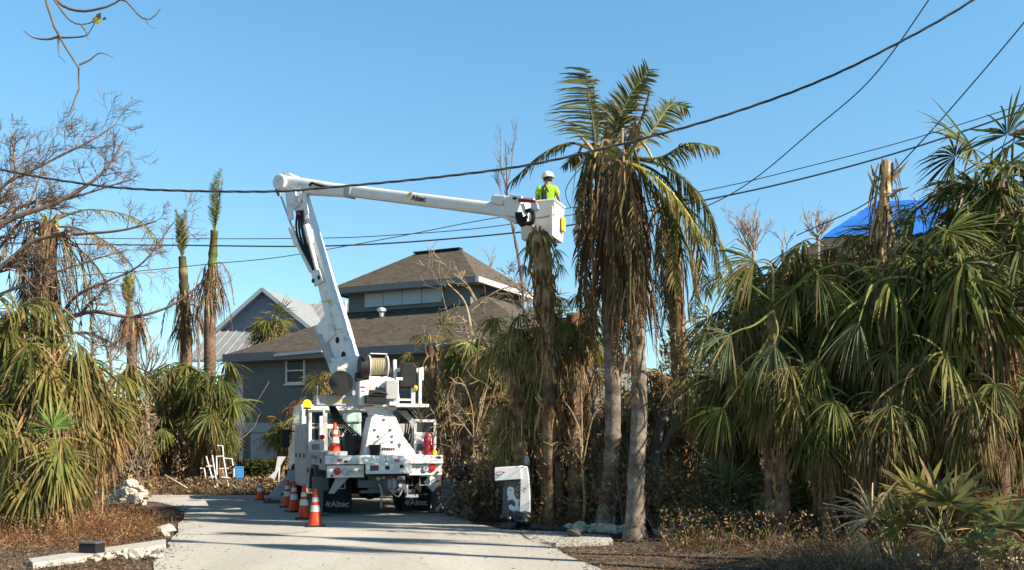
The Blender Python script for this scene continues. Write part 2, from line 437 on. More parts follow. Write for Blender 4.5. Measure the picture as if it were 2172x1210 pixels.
def fan(mb, hub, axis, nrm, Rl, rng, pal=GREEN, tip=None, nseg=34, spread=2.0, droop=0.6, pleat=0.45, ragged=0.2, gap=0.0, wf=1.0):
    axis = unit(axis); side = unit(np.cross(axis, nrm)); nrm = np.cross(side, axis)
    a = np.linspace(-spread, spread, nseg) + rng.normal(0, 0.035, nseg)
    if gap: a = a[rng.random(nseg) > gap]
    n = len(a)
    L = Rl * (0.7 + 0.3 * np.cos(a * 0.75)) * rng.uniform(1 - ragged, 1.08, n)
    s = np.array([0.02, 0.28, 0.52, 0.78, 1.0])
    d0 = np.cos(a)[:, None] * axis + np.sin(a)[:, None] * side
    d0 = nrmz(d0 + nrm * rng.uniform(-0.2, 0.2, n)[:, None] - nrm * 0.12 * np.abs(np.sin(a))[:, None])
    dr = droop * rng.uniform(0.3, 1.8, n); L = np.where(rng.random(n) < 0.12, L * rng.uniform(0.4, 0.8, n), L)
    p = hub + d0 * (L * s[0])[:, None]
    pos = [p]
    for k in range(1, 5):
        d = nrmz(d0 + DOWN * (dr * s[k] ** 1.6 * 1.7)[:, None])
        p = p + d * (L * (s[k] - s[k - 1]))[:, None]
        pos.append(p)
    pos = np.stack(pos, 1)
    th = 2 * spread / nseg
    wd = np.cross(d0, nrm); sg = np.where(np.arange(n) % 2, 1, -1)[:, None] * pleat
    wd = nrmz(wd * np.cos(pleat) + nrm * sg)
    wid = Rl * th * np.array([0.03, 0.3, 0.38, 0.24, 0.03])[None, :] * wf * rng.uniform(0.75, 1.15, (n, 1))
    c = (pick(pal, rng) * 0.6 + pick(pal, rng, n) * 0.4) * rng.uniform(0.75, 1.25, (n, 1))
    dd = rng.random(n) < 0.07
    c[dd] = pick(BROWN, rng, n)[dd]
    col = np.repeat(c[:, None, :], 5, 1)
    if tip is not None:
        tc = pick(tip, rng)
        f = (s ** 3)[None, :, None] * rng.uniform(0.2, 1.0, (n, 1, 1))
        col = col * (1 - f) + tc * f
    strips(mb, pos, wd, wid, col)

def sabal_leaf(mb, base, az, el, Lp, Rl, rng, pal=GREEN, tip=None, petcol=None, droop=0.6, sag=0.5, nseg=34, spread=2.0, gap=0.0, wf=1.0, pr=0.012):
    """stalk from base, bending under its weight, with a fan blade at its end"""
    d = np.array([math.cos(az) * math.cos(el), math.sin(az) * math.cos(el), math.sin(el)])
    p = np.asarray(base, float); path = [p]
    for i in range(5):
        d = unit(d + DOWN * sag * 0.2 * (0.4 + 0.3 * i))
        p = p + d * Lp / 5; path.append(p)
    pc = petcol if petcol is not None else pick(pal, rng) * 1.5 + 0.02
    mb.tube(path, np.linspace(pr * 1.3, pr * 0.6, 6), 4, 0, False, pc)
    horiz = np.array([-math.sin(az), math.cos(az), 0])
    nrm = unit(np.cross(horiz, d)); 
    if nrm[2] < 0 and el > -0.2: nrm = -nrm
    roll = rng.normal(0, 0.45)
    nrm = unit(nrm * math.cos(roll) + horiz * math.sin(roll))
    fan(mb, path[-1], d, nrm, Rl, rng, pal, tip, nseg, spread, droop, gap=gap, wf=wf)
    return path[-1]

def sabal_trunk(mb, base, top, r, rng, boots=40, lean=0.0, boot_from=0.35, fibre=True):
    base = np.asarray(base, float); top = np.asarray(top, float)
    mid = (base + top) / 2 + np.array([lean, 0, 0])
    path = spline([base, mid, top], 26)
    rad = r * (1 + 0.06 * rng.normal(0, 1, 26)); rad[0] *= 1.35; rad[1] *= 1.15
    cols = np.array([pick(np.array([(0.19, 0.115, 0.07), (0.13, 0.085, 0.06), (0.25, 0.16, 0.095)]), rng) for _ in range(26)])
    mb.tube(path, rad, 10, 0, True, cols)
    H = np.linalg.norm(top - base)
    for i in range(boots + 30):
        u = rng.uniform(boot_from, 1.0) if i < boots else rng.uniform(0.02, 0.6)
        c = path[min(25, int(u * 25))]
        az = rng.uniform(0, 2 * math.pi)
        o = np.array([math.cos(az), math.sin(az), 0])
        p0 = c + o * r * 0.85; L = rng.uniform(0.12, 0.34) if i < boots else rng.uniform(0.06, 0.16)
        up = 1.0 if rng.random() > 0.25 else -0.8
        p1 = p0 + o * L * rng.uniform(0.2, 0.55) + np.array([0, 0, L * up])
        cc = pick(BROWN, rng)
        mb.tube([p0, (p0 + p1) / 2 + o * 0.02, p1], [0.045, 0.035, 0.012], 4, 0, True, cc)
    return path

def hang_strands(mb, path, r, n, L, rng, pal, spread=0.25, w=0.03):
    """dead leaf strands hanging round a trunk"""
    k = rng.integers(len(path), size=n)
    az = rng.uniform(0, 2 * math.pi, n)
    o = np.stack([np.cos(az), np.sin(az), np.zeros(n)], -1)
    p = path[k] + o * r * rng.uniform(0.8, 1.6, (n, 1))
    LL = L * rng.uniform(0.4, 1.2, n)
    s = np.array([0, 0.3, 0.65, 1.0])
    d0 = nrmz(o * rng.uniform(0.3, 1, (n, 1)) + rng.normal(0, 0.15, (n, 3)))
    pos = [p]
    for i in range(1, 4):
        d = nrmz(d0 * spread * (1.3 - s[i]) + DOWN + rng.normal(0, 0.08, (n, 3)))
        p = p + d * (LL * (s[i] - s[i - 1]))[:, None]; pos.append(p)
    pos = np.stack(pos, 1)
    wd = nrmz(np.cross(DOWN, o) + rng.normal(0, 0.5, (n, 3)))
    wid = w * rng.uniform(0.4, 1.3, (n, 1)) * np.array([0.8, 1.0, 0.8, 0.15])[None, :]
    col = np.repeat(pick(pal, rng, n)[:, None, :], 4, 1)
    strips(mb, pos, wd, wid, col)

def feather(mb, pts, rng, n=44, Lmax=0.7, w=0.04, hang=0.9, pal=GREEN, tip=None, start=0.12, bias=(1, 1), rach=(0.2, 0.2, 0.06), rr=0.022, gap=0.08, sweep=0.55, lift=0.1, plane=None):
    path = spline(pts, n)
    t = nrmz(np.gradient(path, axis=0))
    side = nrmz(np.cross(t, (np.array([0, 0, 1.0]) if plane is None else np.asarray(plane, float)) + 0.001))
    up = np.cross(side, t)
    mb.tube(path, np.linspace(rr, rr * 0.25, n), 5, 0, False, np.asarray(rach))
    u = np.linspace(0, 1, n)
    prof = np.clip(np.minimum((u - start) / 0.18, 1.0), 0, 1) * (1 - 0.55 * u ** 2.2)
    for sg, bz in ((1, bias[0]), (-1, bias[1])):
        if not bz: continue
        keep = (u > start) & (rng.random(n) > gap)
        kk = keep.sum()
        L = Lmax * bz * prof[keep] * rng.uniform(0.75, 1.1, kk)
        d0 = nrmz(side[keep] * sg + t[keep] * sweep + up[keep] * lift + rng.normal(0, 0.08, (kk, 3)))
        p = path[keep]; pos = [p]; s = np.array([0, 0.3, 0.65, 1.0])
        hg = hang * rng.uniform(0.6, 1.4, kk)
        for i in range(1, 4):
            d = nrmz(d0 + DOWN * (hg * s[i] ** 1.2)[:, None])
            p = p + d * (L * (s[i] - s[i - 1]))[:, None]; pos.append(p)
        pos = np.stack(pos, 1)
        wd = nrmz(np.cross(d0, up[keep] + rng.normal(0, 0.35, (kk, 3))))
        wid = w * np.array([0.7, 1.0, 0.75, 0.08])[None, :] * rng.uniform(0.8, 1.2, (kk, 1))
        c = pick(pal, rng, kk); col = np.repeat(c[:, None, :], 4, 1)
        if tip is not None:
            f = (s ** 2)[None, :, None] * rng.uniform(0.1, 0.9, (kk, 1, 1)); col = col * (1 - f) + pick(tip, rng) * f
        strips(mb, pos, wd, wid, col)

def limb(mb, p, d, L, r, depth, rng, pal, up=0.05, wander=0.22, kids=(3, 5), spread=0.7, lr=0.62, minr=0.003, bias=None, ends=None):
    """one limb that wanders, thins and forks"""
    k = 6 if depth > 0 else 4
    path = [np.asarray(p, float)]; d = unit(d)
    for i in range(k - 1):
        d = unit(d + rng.normal(0, wander, 3) + np.array([0, 0, up]) + (bias if bias is not None else 0))
        path.append(path[-1] + d * L / (k - 1))
    path = np.array(path)
    rad = np.linspace(r, max(minr, r * 0.45), k)
    mb.tube(path, rad, 6 if r > 0.04 else (4 if r > 0.012 else 3), 0, False, pick(pal, rng))
    if depth <= 0:
        if ends is not None: ends.append(path[-1])
        return
    for i in range(rng.integers(kids[0], kids[1] + 1)):
        u = rng.uniform(0.25, 1.0); j = min(k - 2, int(u * (k - 1)))
        q = path[j] + (path[j + 1] - path[j]) * (u * (k - 1) - j)
        td = unit(path[j + 1] - path[j])
        a = unit(rng.normal(0, 1, 3)); a = unit(a - td * np.dot(a, td))
        limb(mb, q, unit(td + a * spread * rng.uniform(0.6, 1.4)), L * lr * rng.uniform(0.7, 1.2), max(minr, rad[j] * 0.6), depth - 1, rng, pal, up, wander, kids, spread, lr, minr, bias, ends)

def leaves(mb, pts, rng, size, pal, elong=2.0, flat=0.0):
    """loose leaf-sized faces at pts"""
    n = len(pts)
    d = nrmz(rng.normal(0, 1, (n, 3)) * np.array([1, 1, 1 - flat])); e = nrmz(np.cross(d, rng.normal(0, 1, (n, 3)) * np.array([1 - flat, 1 - flat, 1]) + 1e-6))
    if flat > 0.5: e = nrmz(np.cross(d, np.array([0, 0, 1.0]) + rng.normal(0, 0.25, (n, 3))))
    sz = size * rng.uniform(0.5, 1.4, (n, 1))
    up = np.cross(d, e)
    v = np.stack([pts - d * sz, pts + e * sz / elong + up * sz * 0.15, pts + d * sz, pts - e * sz / elong + up * sz * 0.15], 1).reshape(-1, 3)
    q = np.arange(n * 4).reshape(n, 4)
    mb.quads(v, q, 0, np.repeat(pick(pal, rng, n), 4, 0))

def stems(mb, pts, rng, L, w, pal, up=1.0, side=0.8, bend=0.6):
    """thin blades / dry stalks rooted at pts"""
    n = len(pts)
    d0 = nrmz(rng.normal(0, side, (n, 3)) * np.array([1, 1, 0.4]) + np.array([0, 0, up]))
    LL = L * rng.uniform(0.4, 1.3, n); s = np.array([0, 0.35, 0.7, 1.0])
    p = np.asarray(pts, float); pos = [p]
    for i in range(1, 4):
        d = nrmz(d0 + DOWN * (bend * rng.uniform(0.2, 1.6, n) * s[i] ** 1.5)[:, None])
        p = p + d * (LL * (s[i] - s[i - 1]))[:, None]; pos.append(p)
    pos = np.stack(pos, 1)
    wd = nrmz(rng.normal(0, 1, (n, 3)))
    wid = w * rng.uniform(0.5, 1.4, (n, 1)) * np.array([1, 0.9, 0.6, 0.1])[None, :]
    strips(mb, pos, wd, wid, np.repeat(pick(pal, rng, n)[:, None, :], 4, 1))

def sabal(label, base_px, top_px, Y, Rl, seed, n=26, Lp=None, cat='palm tree', group=None, r=0.16, pal=GREEN, tip=BROWN, el=(-0.7, 1.2), droop=0.7, sag=0.6,
          skirt=14, skirt_len=1.0, boots=40, fronds=True, nseg=34, lean=0.0, strands=60, gap=0.06, skirt_pal=BROWN, wf=1.1, az0=0.0, azr=6.2832, name='cabbage_palm', pr=0.012, boot_from=0.35, deadf=0.4):
    rng = np.random.default_rng(seed)
    top = P(top_px[0], top_px[1], Y)
    bx = ((base_px[0] if isinstance(base_px, tuple) else base_px) - CX) * Y / F
    base = np.array([bx, Y + rng.uniform(-0.05, 0.05), -0.05])
    root = thing(name, (base[0], base[1], 0), label, cat, group)
    off = np.array([base[0], base[1], 0])
    mb = MB(); path = sabal_trunk(mb, base, top, r, rng, boots, lean, boot_from); mb.build('trunk', M['trunk_boot'], root, True, offset=off)
    Lp = Lp if Lp is not None else Rl * 0.75
    big = MB()
    for i in range(n):
        az = az0 + (i * 2.39996 + rng.normal(0, 0.25)) % azr
        u = (i + 0.5) / n
        e = el[1] + (el[0] - el[1]) * u ** 0.8 + rng.normal(0, 0.12)
        b = top + np.array([math.cos(az), math.sin(az), 0]) * r * 0.6 + np.array([0, 0, 0.15 - 0.45 * u])
        p_ = pal
        if u > (0.72 if deadf < 0.45 else 0.4) and rng.random() < deadf: p_ = BROWN if rng.random() < 0.6 else YELLOW
        m_ = MB() if fronds else big
        sabal_leaf(m_, b, az, e, Lp * rng.uniform(0.7, 1.2), Rl * rng.uniform(0.75, 1.1), rng, p_, tip if rng.random() < 0.7 else None, None, droop * rng.uniform(0.6, 1.5), sag * rng.uniform(0.6, 1.6), nseg, rng.uniform(1.5, 2.2), gap, wf, pr)
        if fronds: m_.build('frond', M['leaf'], root, True, offset=off)
    if not fronds and n: big.build('crown', M['leaf'], root, True, offset=off)
    if skirt or strands:
        sk = MB()
        for i in range(skirt):
            az = rng.uniform(0, 6.28); b = top + np.array([math.cos(az), math.sin(az), 0]) * r - np.array([0, 0, rng.uniform(0.15, 0.6)])
            sabal_leaf(sk, b, az, rng.uniform(-1.3, -0.6), Lp * 0.6 * skirt_len, Rl * rng.uniform(0.6, 0.95) * skirt_len, rng, skirt_pal, TAN if rng.random() < 0.4 else None, None, 1.4, 1.2, int(nseg * 0.7), rng.uniform(0.6, 1.3), 0.2, wf, pr)
        if strands: hang_strands(sk, path[-12:], r, strands, Rl * 1.0 * skirt_len, rng, skirt_pal)
        sk.build('dead_skirt', M['dead'], root, True, offset=off)
    return root

def palmetto(label, px, Y, Rl, seed, n=10, cat='palmetto', group=None, pal=BLUEGREEN, tip=None, Lp=0.5, el=(0.2, 1.3), droop=0.15, dead=2, z0=0.05, nseg=20, wf=1.0, spread=(1.2, 1.9), parts=True, name='saw_palmetto', az=None):
    rng = np.random.default_rng(seed)
    x = (px - CX) * Y / F
    root = thing(name, (x, Y, 0), label, cat, group)
    off = np.array([x, Y, 0])
    big = MB()
    for i in range(n + dead):
        a = i * 2.39996 + rng.normal(0, 0.3)
        if az is not None: a = rng.uniform(*az)
        e = rng.uniform(*el) if i < n else rng.uniform(-0.2, 0.2)
        m_ = MB() if parts else big
        b = off + np.array([rng.normal(0, 0.06), rng.normal(0, 0.06), z0])
        sabal_leaf(m_, b, a, e, Lp * rng.uniform(0.6, 1.2), Rl * rng.uniform(0.75, 1.15), rng, pal if i < n else TAN, tip, None, droop if i < n else 0.9, 0.2, nseg, rng.uniform(*spread), 0.05, wf, 0.01)
        if parts: m_.build('frond', M['leaf'] if i < n else M['dead'], root, True, offset=off)
    if not parts: big.build('crown', M['leaf'], root, True, offset=off)
    st = MB(); st.tube([off + (0, 0, -0.05), off + (0.02, 0, z0 + 0.05)], [0.07, 0.05], 7, 0, True, (0.14, 0.09, 0.06)); st.build('stem', M['trunk_boot'], root, True, offset=off)
    return root
# ------------------------------------------------------------------ the setting
def sheet(name, poly, z, m, kind='structure', thick=0.0):
    mb = MB()
    if thick:
        mb.prism(poly, thick, 0, Matrix.Translation((0, 0, z - thick)))
    else:
        mb.add([(x, y, z) for x, y in poly], [tuple(range(len(poly)))])
    o = mb.build(name, m); o['kind'] = kind
    return o

# ground: one sheet with a finely divided, gently uneven middle (flat below the road)
def ground():
    def grid(xs, ys):
        X, Y_ = np.meshgrid(xs, ys)
        Z = 0.03 * np.sin(X * 0.9 + 1.3 * np.sin(Y_ * 0.5)) * np.sin(Y_ * 0.7 + 0.6 * np.sin(X * 0.37)) + 0.015 * np.sin(X * 2.3 + Y_ * 1.1) * np.sin(Y_ * 2.9 - X)
        return X, Y_, Z - 0.05
    xs = np.r_[-1500, -400, -120, np.linspace(-40, 40, 161), 120, 400, 1500]
    ys = np.r_[-1500, -300, -60, np.linspace(-8, 60, 137), 120, 400, 1500]
    X, Y_, Z = grid(xs, ys)
    Z = np.where((np.abs(X) > 41) | (Y_ > 61) | (Y_ < -9), -0.085, Z)
    n, k = X.shape
    mb = MB()
    i, j = np.meshgrid(np.arange(n - 1), np.arange(k - 1), indexing='ij'); b = (i * k + j).ravel()
    mb.quads(np.stack([X, Y_, Z], -1).reshape(-1, 3), np.stack([b, b + 1, b + k + 1, b + k], -1))
    o = mb.build('ground', M['soil'], smooth=True); o['kind'] = 'structure'
ground()

def edge(pts, rng, n=8, j=0.05):
    """a slightly ragged outline through pts"""
    out = []
    for a, b in zip(pts[:-1], pts[1:]):
        for t in np.linspace(0, 1, n, endpoint=False):
            out.append((a[0] + (b[0] - a[0]) * t + rng.normal(0, j), a[1] + (b[1] - a[1]) * t + rng.normal(0, j)))
    out.append(pts[-1]); return out
rg = np.random.default_rng(3)
left_e = spline([(-0.4, -4), (-4.58, 12.3), (-5.46, 15.2), (-6.45, 18.4), (-7.3, 21.3), (-8.3, 23.6), (-10.3, 25.9), (-16, 26.9), (-34, 27.5)], 60)[:, :2]
far_e = [(-34, 30.2), (-14, 29.0), (-6, 28.6), (-2.0, 28.0)]
right_e = [(-0.6, 25.5), (-0.85, 21.5), (-0.95, 19.3), (0.1, 16.9), (1.05, 12.4), (4.6, -4)]
poly = [tuple(p + rg.normal(0, 0.04, 2)) for p in left_e] + edge(far_e, rg) + edge(right_e, rg)
sheet('road', poly, 0.0, M['road'], thick=0.12)
# driveway strip off to the right, and the old pavement slab on the left verge
sheet('driveway', [(-0.1, 17.3), G(1180, 1128), G(1292, 1136), G(1300, 1147), G(1180, 1152), (0.35, 15.2), (0.15, 16.9)], 0.004, M['road'], thick=0.1)
sheet('pavement', [G(60, 1193), G(200, 1172), G(352, 1150), (-5.25, 14.45), G(230, 1180), G(70, 1203)], 0.05, M['road'], thick=0.16)

# ------------------------------------------------------------------ houses
def slab_roof(mb, polys, th=0.12):
    """roof planes given as lists of points, with thickness downwards"""
    for poly in polys:
        n = len(poly); p = np.asarray(poly, float)
        v = np.concatenate([p, p - np.array([0, 0, th])])
        mb.add(v, [tuple(range(n)), tuple(range(2 * n - 1, n - 1, -1))] + [(i, n + i, n + (i + 1) % n, (i + 1) % n) for i in range(n)])

def window_part(root, x0, x1, z0, z1, y, mullion=True, glass='house_glass'):
    f = MB(); t = 0.07
    f.bx(x0 - t, x0, y - 0.06, y + 0.02, z0 - t, z1 + t); f.bx(x1, x1 + t, y - 0.06, y + 0.02, z0 - t, z1 + t)
    f.bx(x0, x1, y - 0.058, y + 0.02, z1, z1 + t); f.bx(x0, x1, y - 0.058, y + 0.02, z0 - t, z0)
    if mullion: f.bx(x0, x1, y - 0.05, y + 0.02, (z0 + z1) / 2 - 0.025, (z0 + z1) / 2 + 0.025)
    w_ = f.build('window', M['trim'], root)
    g = MB(); g.bx(x0, x1, y - 0.02, y + 0.01, z0, z1); g.build('pane', M[glass], w_)
    s = MB(); s.bx(x0 - 0.12, x1 + 0.12, y - 0.12, y - 0.062, z0 - 0.13, z0 - t - 0.004); s.build('sill', M['trim'], w_)
    return w_

def main_house():
    al = R(26)
    ox, oy = -10.88, 38.5
    h = thing('grey_house', (ox, oy, 0), 'grey two storey house with brown hipped shingle roofs behind the bucket truck', 'house', rz=-al)
    W, D = 13.0, 10.0; ez = 5.1
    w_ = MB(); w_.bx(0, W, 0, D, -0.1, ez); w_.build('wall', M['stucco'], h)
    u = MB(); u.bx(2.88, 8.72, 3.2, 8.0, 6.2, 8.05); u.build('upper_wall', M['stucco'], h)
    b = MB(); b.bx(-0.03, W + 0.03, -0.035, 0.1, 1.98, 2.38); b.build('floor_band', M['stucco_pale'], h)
    sl = 0.52; o = 0.55
    def z(y): return ez - 0.02 + (y + o) * sl
    x0, x1, y0, y1 = -o, W + o, -o, D + o; cy = (y0 + y1) / 2; rz_ = z(cy); dx = cy - y0
    # lower hip roof
    rf = MB()
    A = (x0, y0, z(y0)); B = (x1, y0, z(y0)); Cc = (x1, y1, z(y0)); Dd = (x0, y1, z(y0)); E = (x0 + dx, cy, rz_); Fp = (x1 - dx, cy, rz_)
    slab_roof(rf, [(A, B, Fp, E), (B, Cc, Fp), (Cc, Dd, E, Fp), (Dd, A, E)])
    lower = rf.build('roof', M['shingle'], h)
    fa = MB(); fa.bx(x0, x1, y0 - 0.03, y0 - 0.002, ez - 0.3, ez + 0.02); fa.bx(x0 - 0.03, x0 - 0.002, y0, y1, ez - 0.3, ez + 0.02); fa.bx(x0, x1, y0, -0.002, ez - 0.31, ez - 0.28)
    fa.build('fascia', M['fascia'], h)
    gt = MB(); gt.box((3.3, y0 - 0.09, ez - 0.1), (2.3, 0.1, 0.09), ry=R(-2)); gt.build('gutter', M['trim'], h)
    # upper hip roof
    ux0, ux1, uy0, uy1 = 2.33, 9.27, 2.65, 8.55; uz = 8.02; rz2 = 9.8; uc = (uy0 + uy1) / 2
    rf = MB()
    A = (ux0, uy0, uz); B = (ux1, uy0, uz); Cc = (ux1, uy1, uz); Dd = (ux0, uy1, uz); E = (4.7, uc, rz2); Fp = (6.95, uc, rz2)
    slab_roof(rf, [(A, B, Fp, E), (B, Cc, Fp), (Cc, Dd, E, Fp), (Dd, A, E)])
    rf.build('roof', M['shingle'], h)
    rc = MB(); rc.box(((4.7 + 6.95) / 2, uc, rz2 + 0.03), (2.3, 0.3, 0.06)); rc.build('ridge_cap', M['roof_felt'], h)
    fa = MB(); fa.bx(ux0, ux1, uy0 - 0.03, uy0 - 0.002, uz - 0.24, uz - 0.02); fa.bx(ux0, ux1 - 0.02, uy0, 3.19, uz - 0.25, uz - 0.2); fa.bx(ux0 - 0.03, ux0 - 0.002, uy0, uy1, uz - 0.24, uz - 0.02)
    fa.build('fascia', M['fascia'], h)
    gt = MB(); gt.bx(ux1 + 0.002, ux1 + 0.12, uy0, uy1, uz - 0.22, uz - 0.02); gt.build('gutter', M['trim'], h)
    # storm panels over the upper window band
    pn = MB()
    for i in range(4):
        a = 3.75 + i * 0.93; pn.bx(a, a + 0.9, 3.12, 3.19, 7.2, 7.98)
    pn.build('storm_panel', M['shutter'], h)
    fl = MB(); fl.bx(2.8, 8.8, 3.05, 3.17, 6.6, 7.02); fl.build('shaded_flashing', M['roof_felt'], h)  # dark flashing strip, shade at the wall's foot put into its colour
    window_part(h, 2.28, 3.08, 3.95, 4.95 - 0.1, 0.0)
    # garage door
    g = MB(); g.bx(0.45, 3.4, -0.06, 0.01, 0, 1.95); gd = g.build('door_frame', M['stucco_pale'], h)
    d = MB()
    for i in range(4): d.bx(0.75, 3.1, -0.085, -0.062, 0.05 + i * 0.44, 0.05 + i * 0.44 + 0.425)
    d.build('garage_door', M['steel_grey'], h)
    v = MB(); yv = 2.55; v.lathe([(0.11, 0), (0.11, 0.18), (0.2, 0.22), (0.2, 0.32), (0.05, 0.38)], (5.0, yv, z(yv) - 0.02), 14)
    v.build('roof_vent', M['trim'], h, True)
main_house()

def blue_house():
    ox, oy = (560 - CX) * 52 / F, 52.0
    h = thing('blue_house', (ox, oy, 0), 'slate blue gabled house with pale standing seam metal roof beyond the grey house', 'house', rz=R(-12))
    w_ = MB(); w_.bx(-2.3, 2.5, 0, 5, 0, 8.0)
    w_.add([(-2.3, 0, 8), (2.5, 0, 8), (0.1, 0, 9.8), (-2.3, 5, 8), (2.5, 5, 8), (0.1, 5, 9.8)], [(0, 1, 2), (3, 5, 4)])
    w_.bx(-2.2, 9.0, 3.0, 9.0, 0, 8.3)
    w_.build('wall', M['blue_siding'], h)
    rf = MB()
    slab_roof(rf, [((-2.75, -0.4, 7.72), (0.1, -0.4, 9.95), (0.1, 6, 9.95), (-2.75, 6, 7.72)), ((0.1, -0.4, 9.95), (2.9, -0.4, 7.72), (2.9, 6, 7.72), (0.1, 6, 9.95))])
    rf.build('roof', M['metal_roof'], h)
    rf = MB()
    slab_roof(rf, [((-3.0, 2.6, 8.1), (9.4, 2.6, 8.1), (9.4, 6, 10.0), (-3.0, 6, 10.0)), ((-3.0, 6, 10.0), (9.4, 6, 10.0), (9.4, 9.4, 8.1), (-3.0, 9.4, 8.1))])
    for i in range(25):
        x = -3.0 + i * 0.5; rf.tube([(x, 2.6, 8.13), (x, 6, 10.03)], 0.025, 4)
    rf.build('roof', M['metal_roof'], h)
    po = MB(); slab_roof(po, [((-3.2, -2.6, 5.9), (1.6, -2.6, 5.9), (1.6, 0, 7.7), (-3.2, 0, 7.7))])
    for i in range(10):
        x = -3.1 + i * 0.5; po.tube([(x, -2.6, 5.95), (x, 0, 7.75)], 0.03, 4)
    po.build('porch_roof', M['metal_roof'], h)
    rk = MB()
    for s in (-1, 1): rk.box((0.1 + s * 1.41, -0.43, 8.78), (3.62, 0.05, 0.2), ry=s * R(38.2))
    rk.build('rake_trim', M['shutter'], h)
    for x_, r_, t_ in ((2.9, 0.09, 9.85), (3.5, 0.07, 9.7)):
        v = MB(); v.tube([(x_, 4.5, 9.0), (x_, 4.5, t_)], r_, 8); v.build('vent_pipe', M['trim'], h)
blue_house()

def tarp_house():
    Y = 33.0
    ox = (1852 - CX) * Y / F
    h = thing('tarped_house', (ox, Y, 0.75), 'house with a bright blue tarp over its dark roof behind the right hand palms', 'house', rz=R(-8))
    w_ = MB(); w_.bx(-1.6, 9, 0.7, 8, -0.85, 7.3); w_.build('wall', M['stucco_pale'], h)
    rf = MB(); A = (-2.6, 0, 7.4); B = (10, 0, 7.4); Cc = (10, 8.6, 7.4); Dd = (-2.6, 8.6, 7.4); E = (0.9, 3.4, 9.95); Fp = (6.5, 3.4, 9.95)
    slab_roof(rf, [(A, B, Fp, E), (B, Cc, Fp), (Cc, Dd, E, Fp), (Dd, A, E)]); rf.build('roof', M['roof_felt'], h)
    t = MB(); n = 24
    rng = np.random.default_rng(5); vs = []
    for j in range(n):
        v_ = j / (n - 1)
        for i in range(n):
            u_ = i / (n - 1); xa = 0.9 - v_ * 2.45; xb = 6.5 + v_ * 1.5
            vs.append((xa + (xb - xa) * u_, 3.4 - v_ * 2.4, 9.95 - v_ * 1.8 + 0.05 + 0.025 * math.sin(u_ * 40 + 3 * v_) + rng.uniform(0, 0.03)))
    t.add(vs, [(j * n + i, j * n + i + 1, (j + 1) * n + i + 1, (j + 1) * n + i) for j in range(n - 1) for i in range(n - 1)])
    t.build('tarp', M['tarp'], h, True)
    b = MB()
    b.box((-0.2, 2.37, 9.22), (1.5, 0.09, 0.05), ry=R(-38)); b.box((3.4, 2.0, 9.03), (0.1, 2.2, 0.05), rx=R(37), rz=R(-24)); b.box((2.6, 1.5, 8.68), (1.0, 0.09, 0.05), ry=R(-30))
    b.build('batten', M['trim'], h)
tarp_house()
# ------------------------------------------------------------------ the bucket truck (local: x right, y forward, z up, origin behind the rear axle on the road)
TRZ = R(19.5)
TLOC = (-2.73, 20.42, 0.0)
T = thing('bucket_truck', TLOC, 'white utility bucket truck with raised knuckle boom parked on the road', 'truck', rz=TRZ)
TM = Matrix.Translation(TLOC) @ Matrix.Rotation(TRZ, 4, 'Z')
TI = TM.inverted()
def loc(p): return np.array(TI @ Vector([float(c) for c in p]))
def rx(px): return (px - 690) / 98.4 - 1.26      # photo column -> x on the tail plane
def rz(py): return 1.6 - (py - 938) / 98.9        # photo row -> height on the tail plane
def part(name, m, fn, parent=T, smooth=False, bevel=0.0):
    mb = MB(); fn(mb); return mb.build(name, m, parent, smooth, bevel)
def lettering(text, x, y, z, size, m, parent, rot=(R(90), 0, 0), mw=None, align='CENTER', bold=0.0):
    cu = bpy.data.curves.new('lettering', 'FONT'); cu.body = text; cu.size = size; cu.extrude = 0.003; cu.align_x = align; cu.align_y = 'CENTER'; cu.offset = bold
    cu.materials.append(m)
    o = bpy.data.objects.new('lettering', cu); C.objects.link(o)
    bpy.context.view_layer.update()
    me = bpy.data.meshes.new_from_object(o.evaluated_get(bpy.context.evaluated_depsgraph_get()))
    bpy.data.objects.remove(o); o = bpy.data.objects.new('lettering', me); C.objects.link(o); o.parent = parent
    if not me.materials: me.materials.append(m)
    if mw is not None: o.matrix_local = mw
    else: o.location = (x, y, z); o.rotation_euler = rot
    return o

part('chassis_frame', M['black'], lambda b: [b.bx(-0.5, -0.38, 0.3, 8.2, 0.62, 0.9), b.bx(0.38, 0.5, 0.3, 8.2, 0.62, 0.9), b.bx(-0.38, 0.38, 0.4, 0.55, 0.6, 0.9), b.bx(-0.38, 0.38, 3.0, 3.2, 0.65, 0.9),
     b.cyl((-0.9, 1.65, 0.5), (0.9, 1.65, 0.5), 0.09), b.lathe([(0.05, -0.22), (0.24, -0.15), (0.26, 0.1), (0.05, 0.22)], (0, 1.65, 0.5)), b.bx(-0.9, 0.9, 0.95, 1.05, 0.72, 0.92), b.cyl((0, 1.6, 0.55), (0, 5.5, 0.75), 0.06), b.bx(-1.1, 1.1, 2.5, 5.2, 0.9, 1.05)])
def wheel(x, y, w=0.27, r=0.5):
    t = MB(); s = 1 if x > 0 else -1
    Mx = basis((x, y, r), (0, 1, 0), (0, 0, 1), (1, 0, 0))
    t.lathe([(0.28, -w / 2), (r - 0.05, -w / 2), (r, -w / 2 + 0.05), (r, w / 2 - 0.05), (r - 0.05, w / 2), (0.28, w / 2)], n=28, M=Mx)
    o = t.build('wheel', M['rubber'], T, True)
    rm = MB(); rm.lathe([(0.27, -w / 2 + 0.03), (0.29, -w / 2 - 0.004), (0.2, -w / 2 + 0.06), (0.1, -w / 2 + 0.02), (0.1, w / 2 - 0.02), (0.2, w / 2 - 0.06), (0.29, w / 2 + 0.004), (0.27, w / 2 - 0.03)], n=20, M=Mx)
    rm.build('rim', M['steel_grey'], o, True)
for x in (-1.07, -0.76, 0.76, 1.07): wheel(x, 1.65)
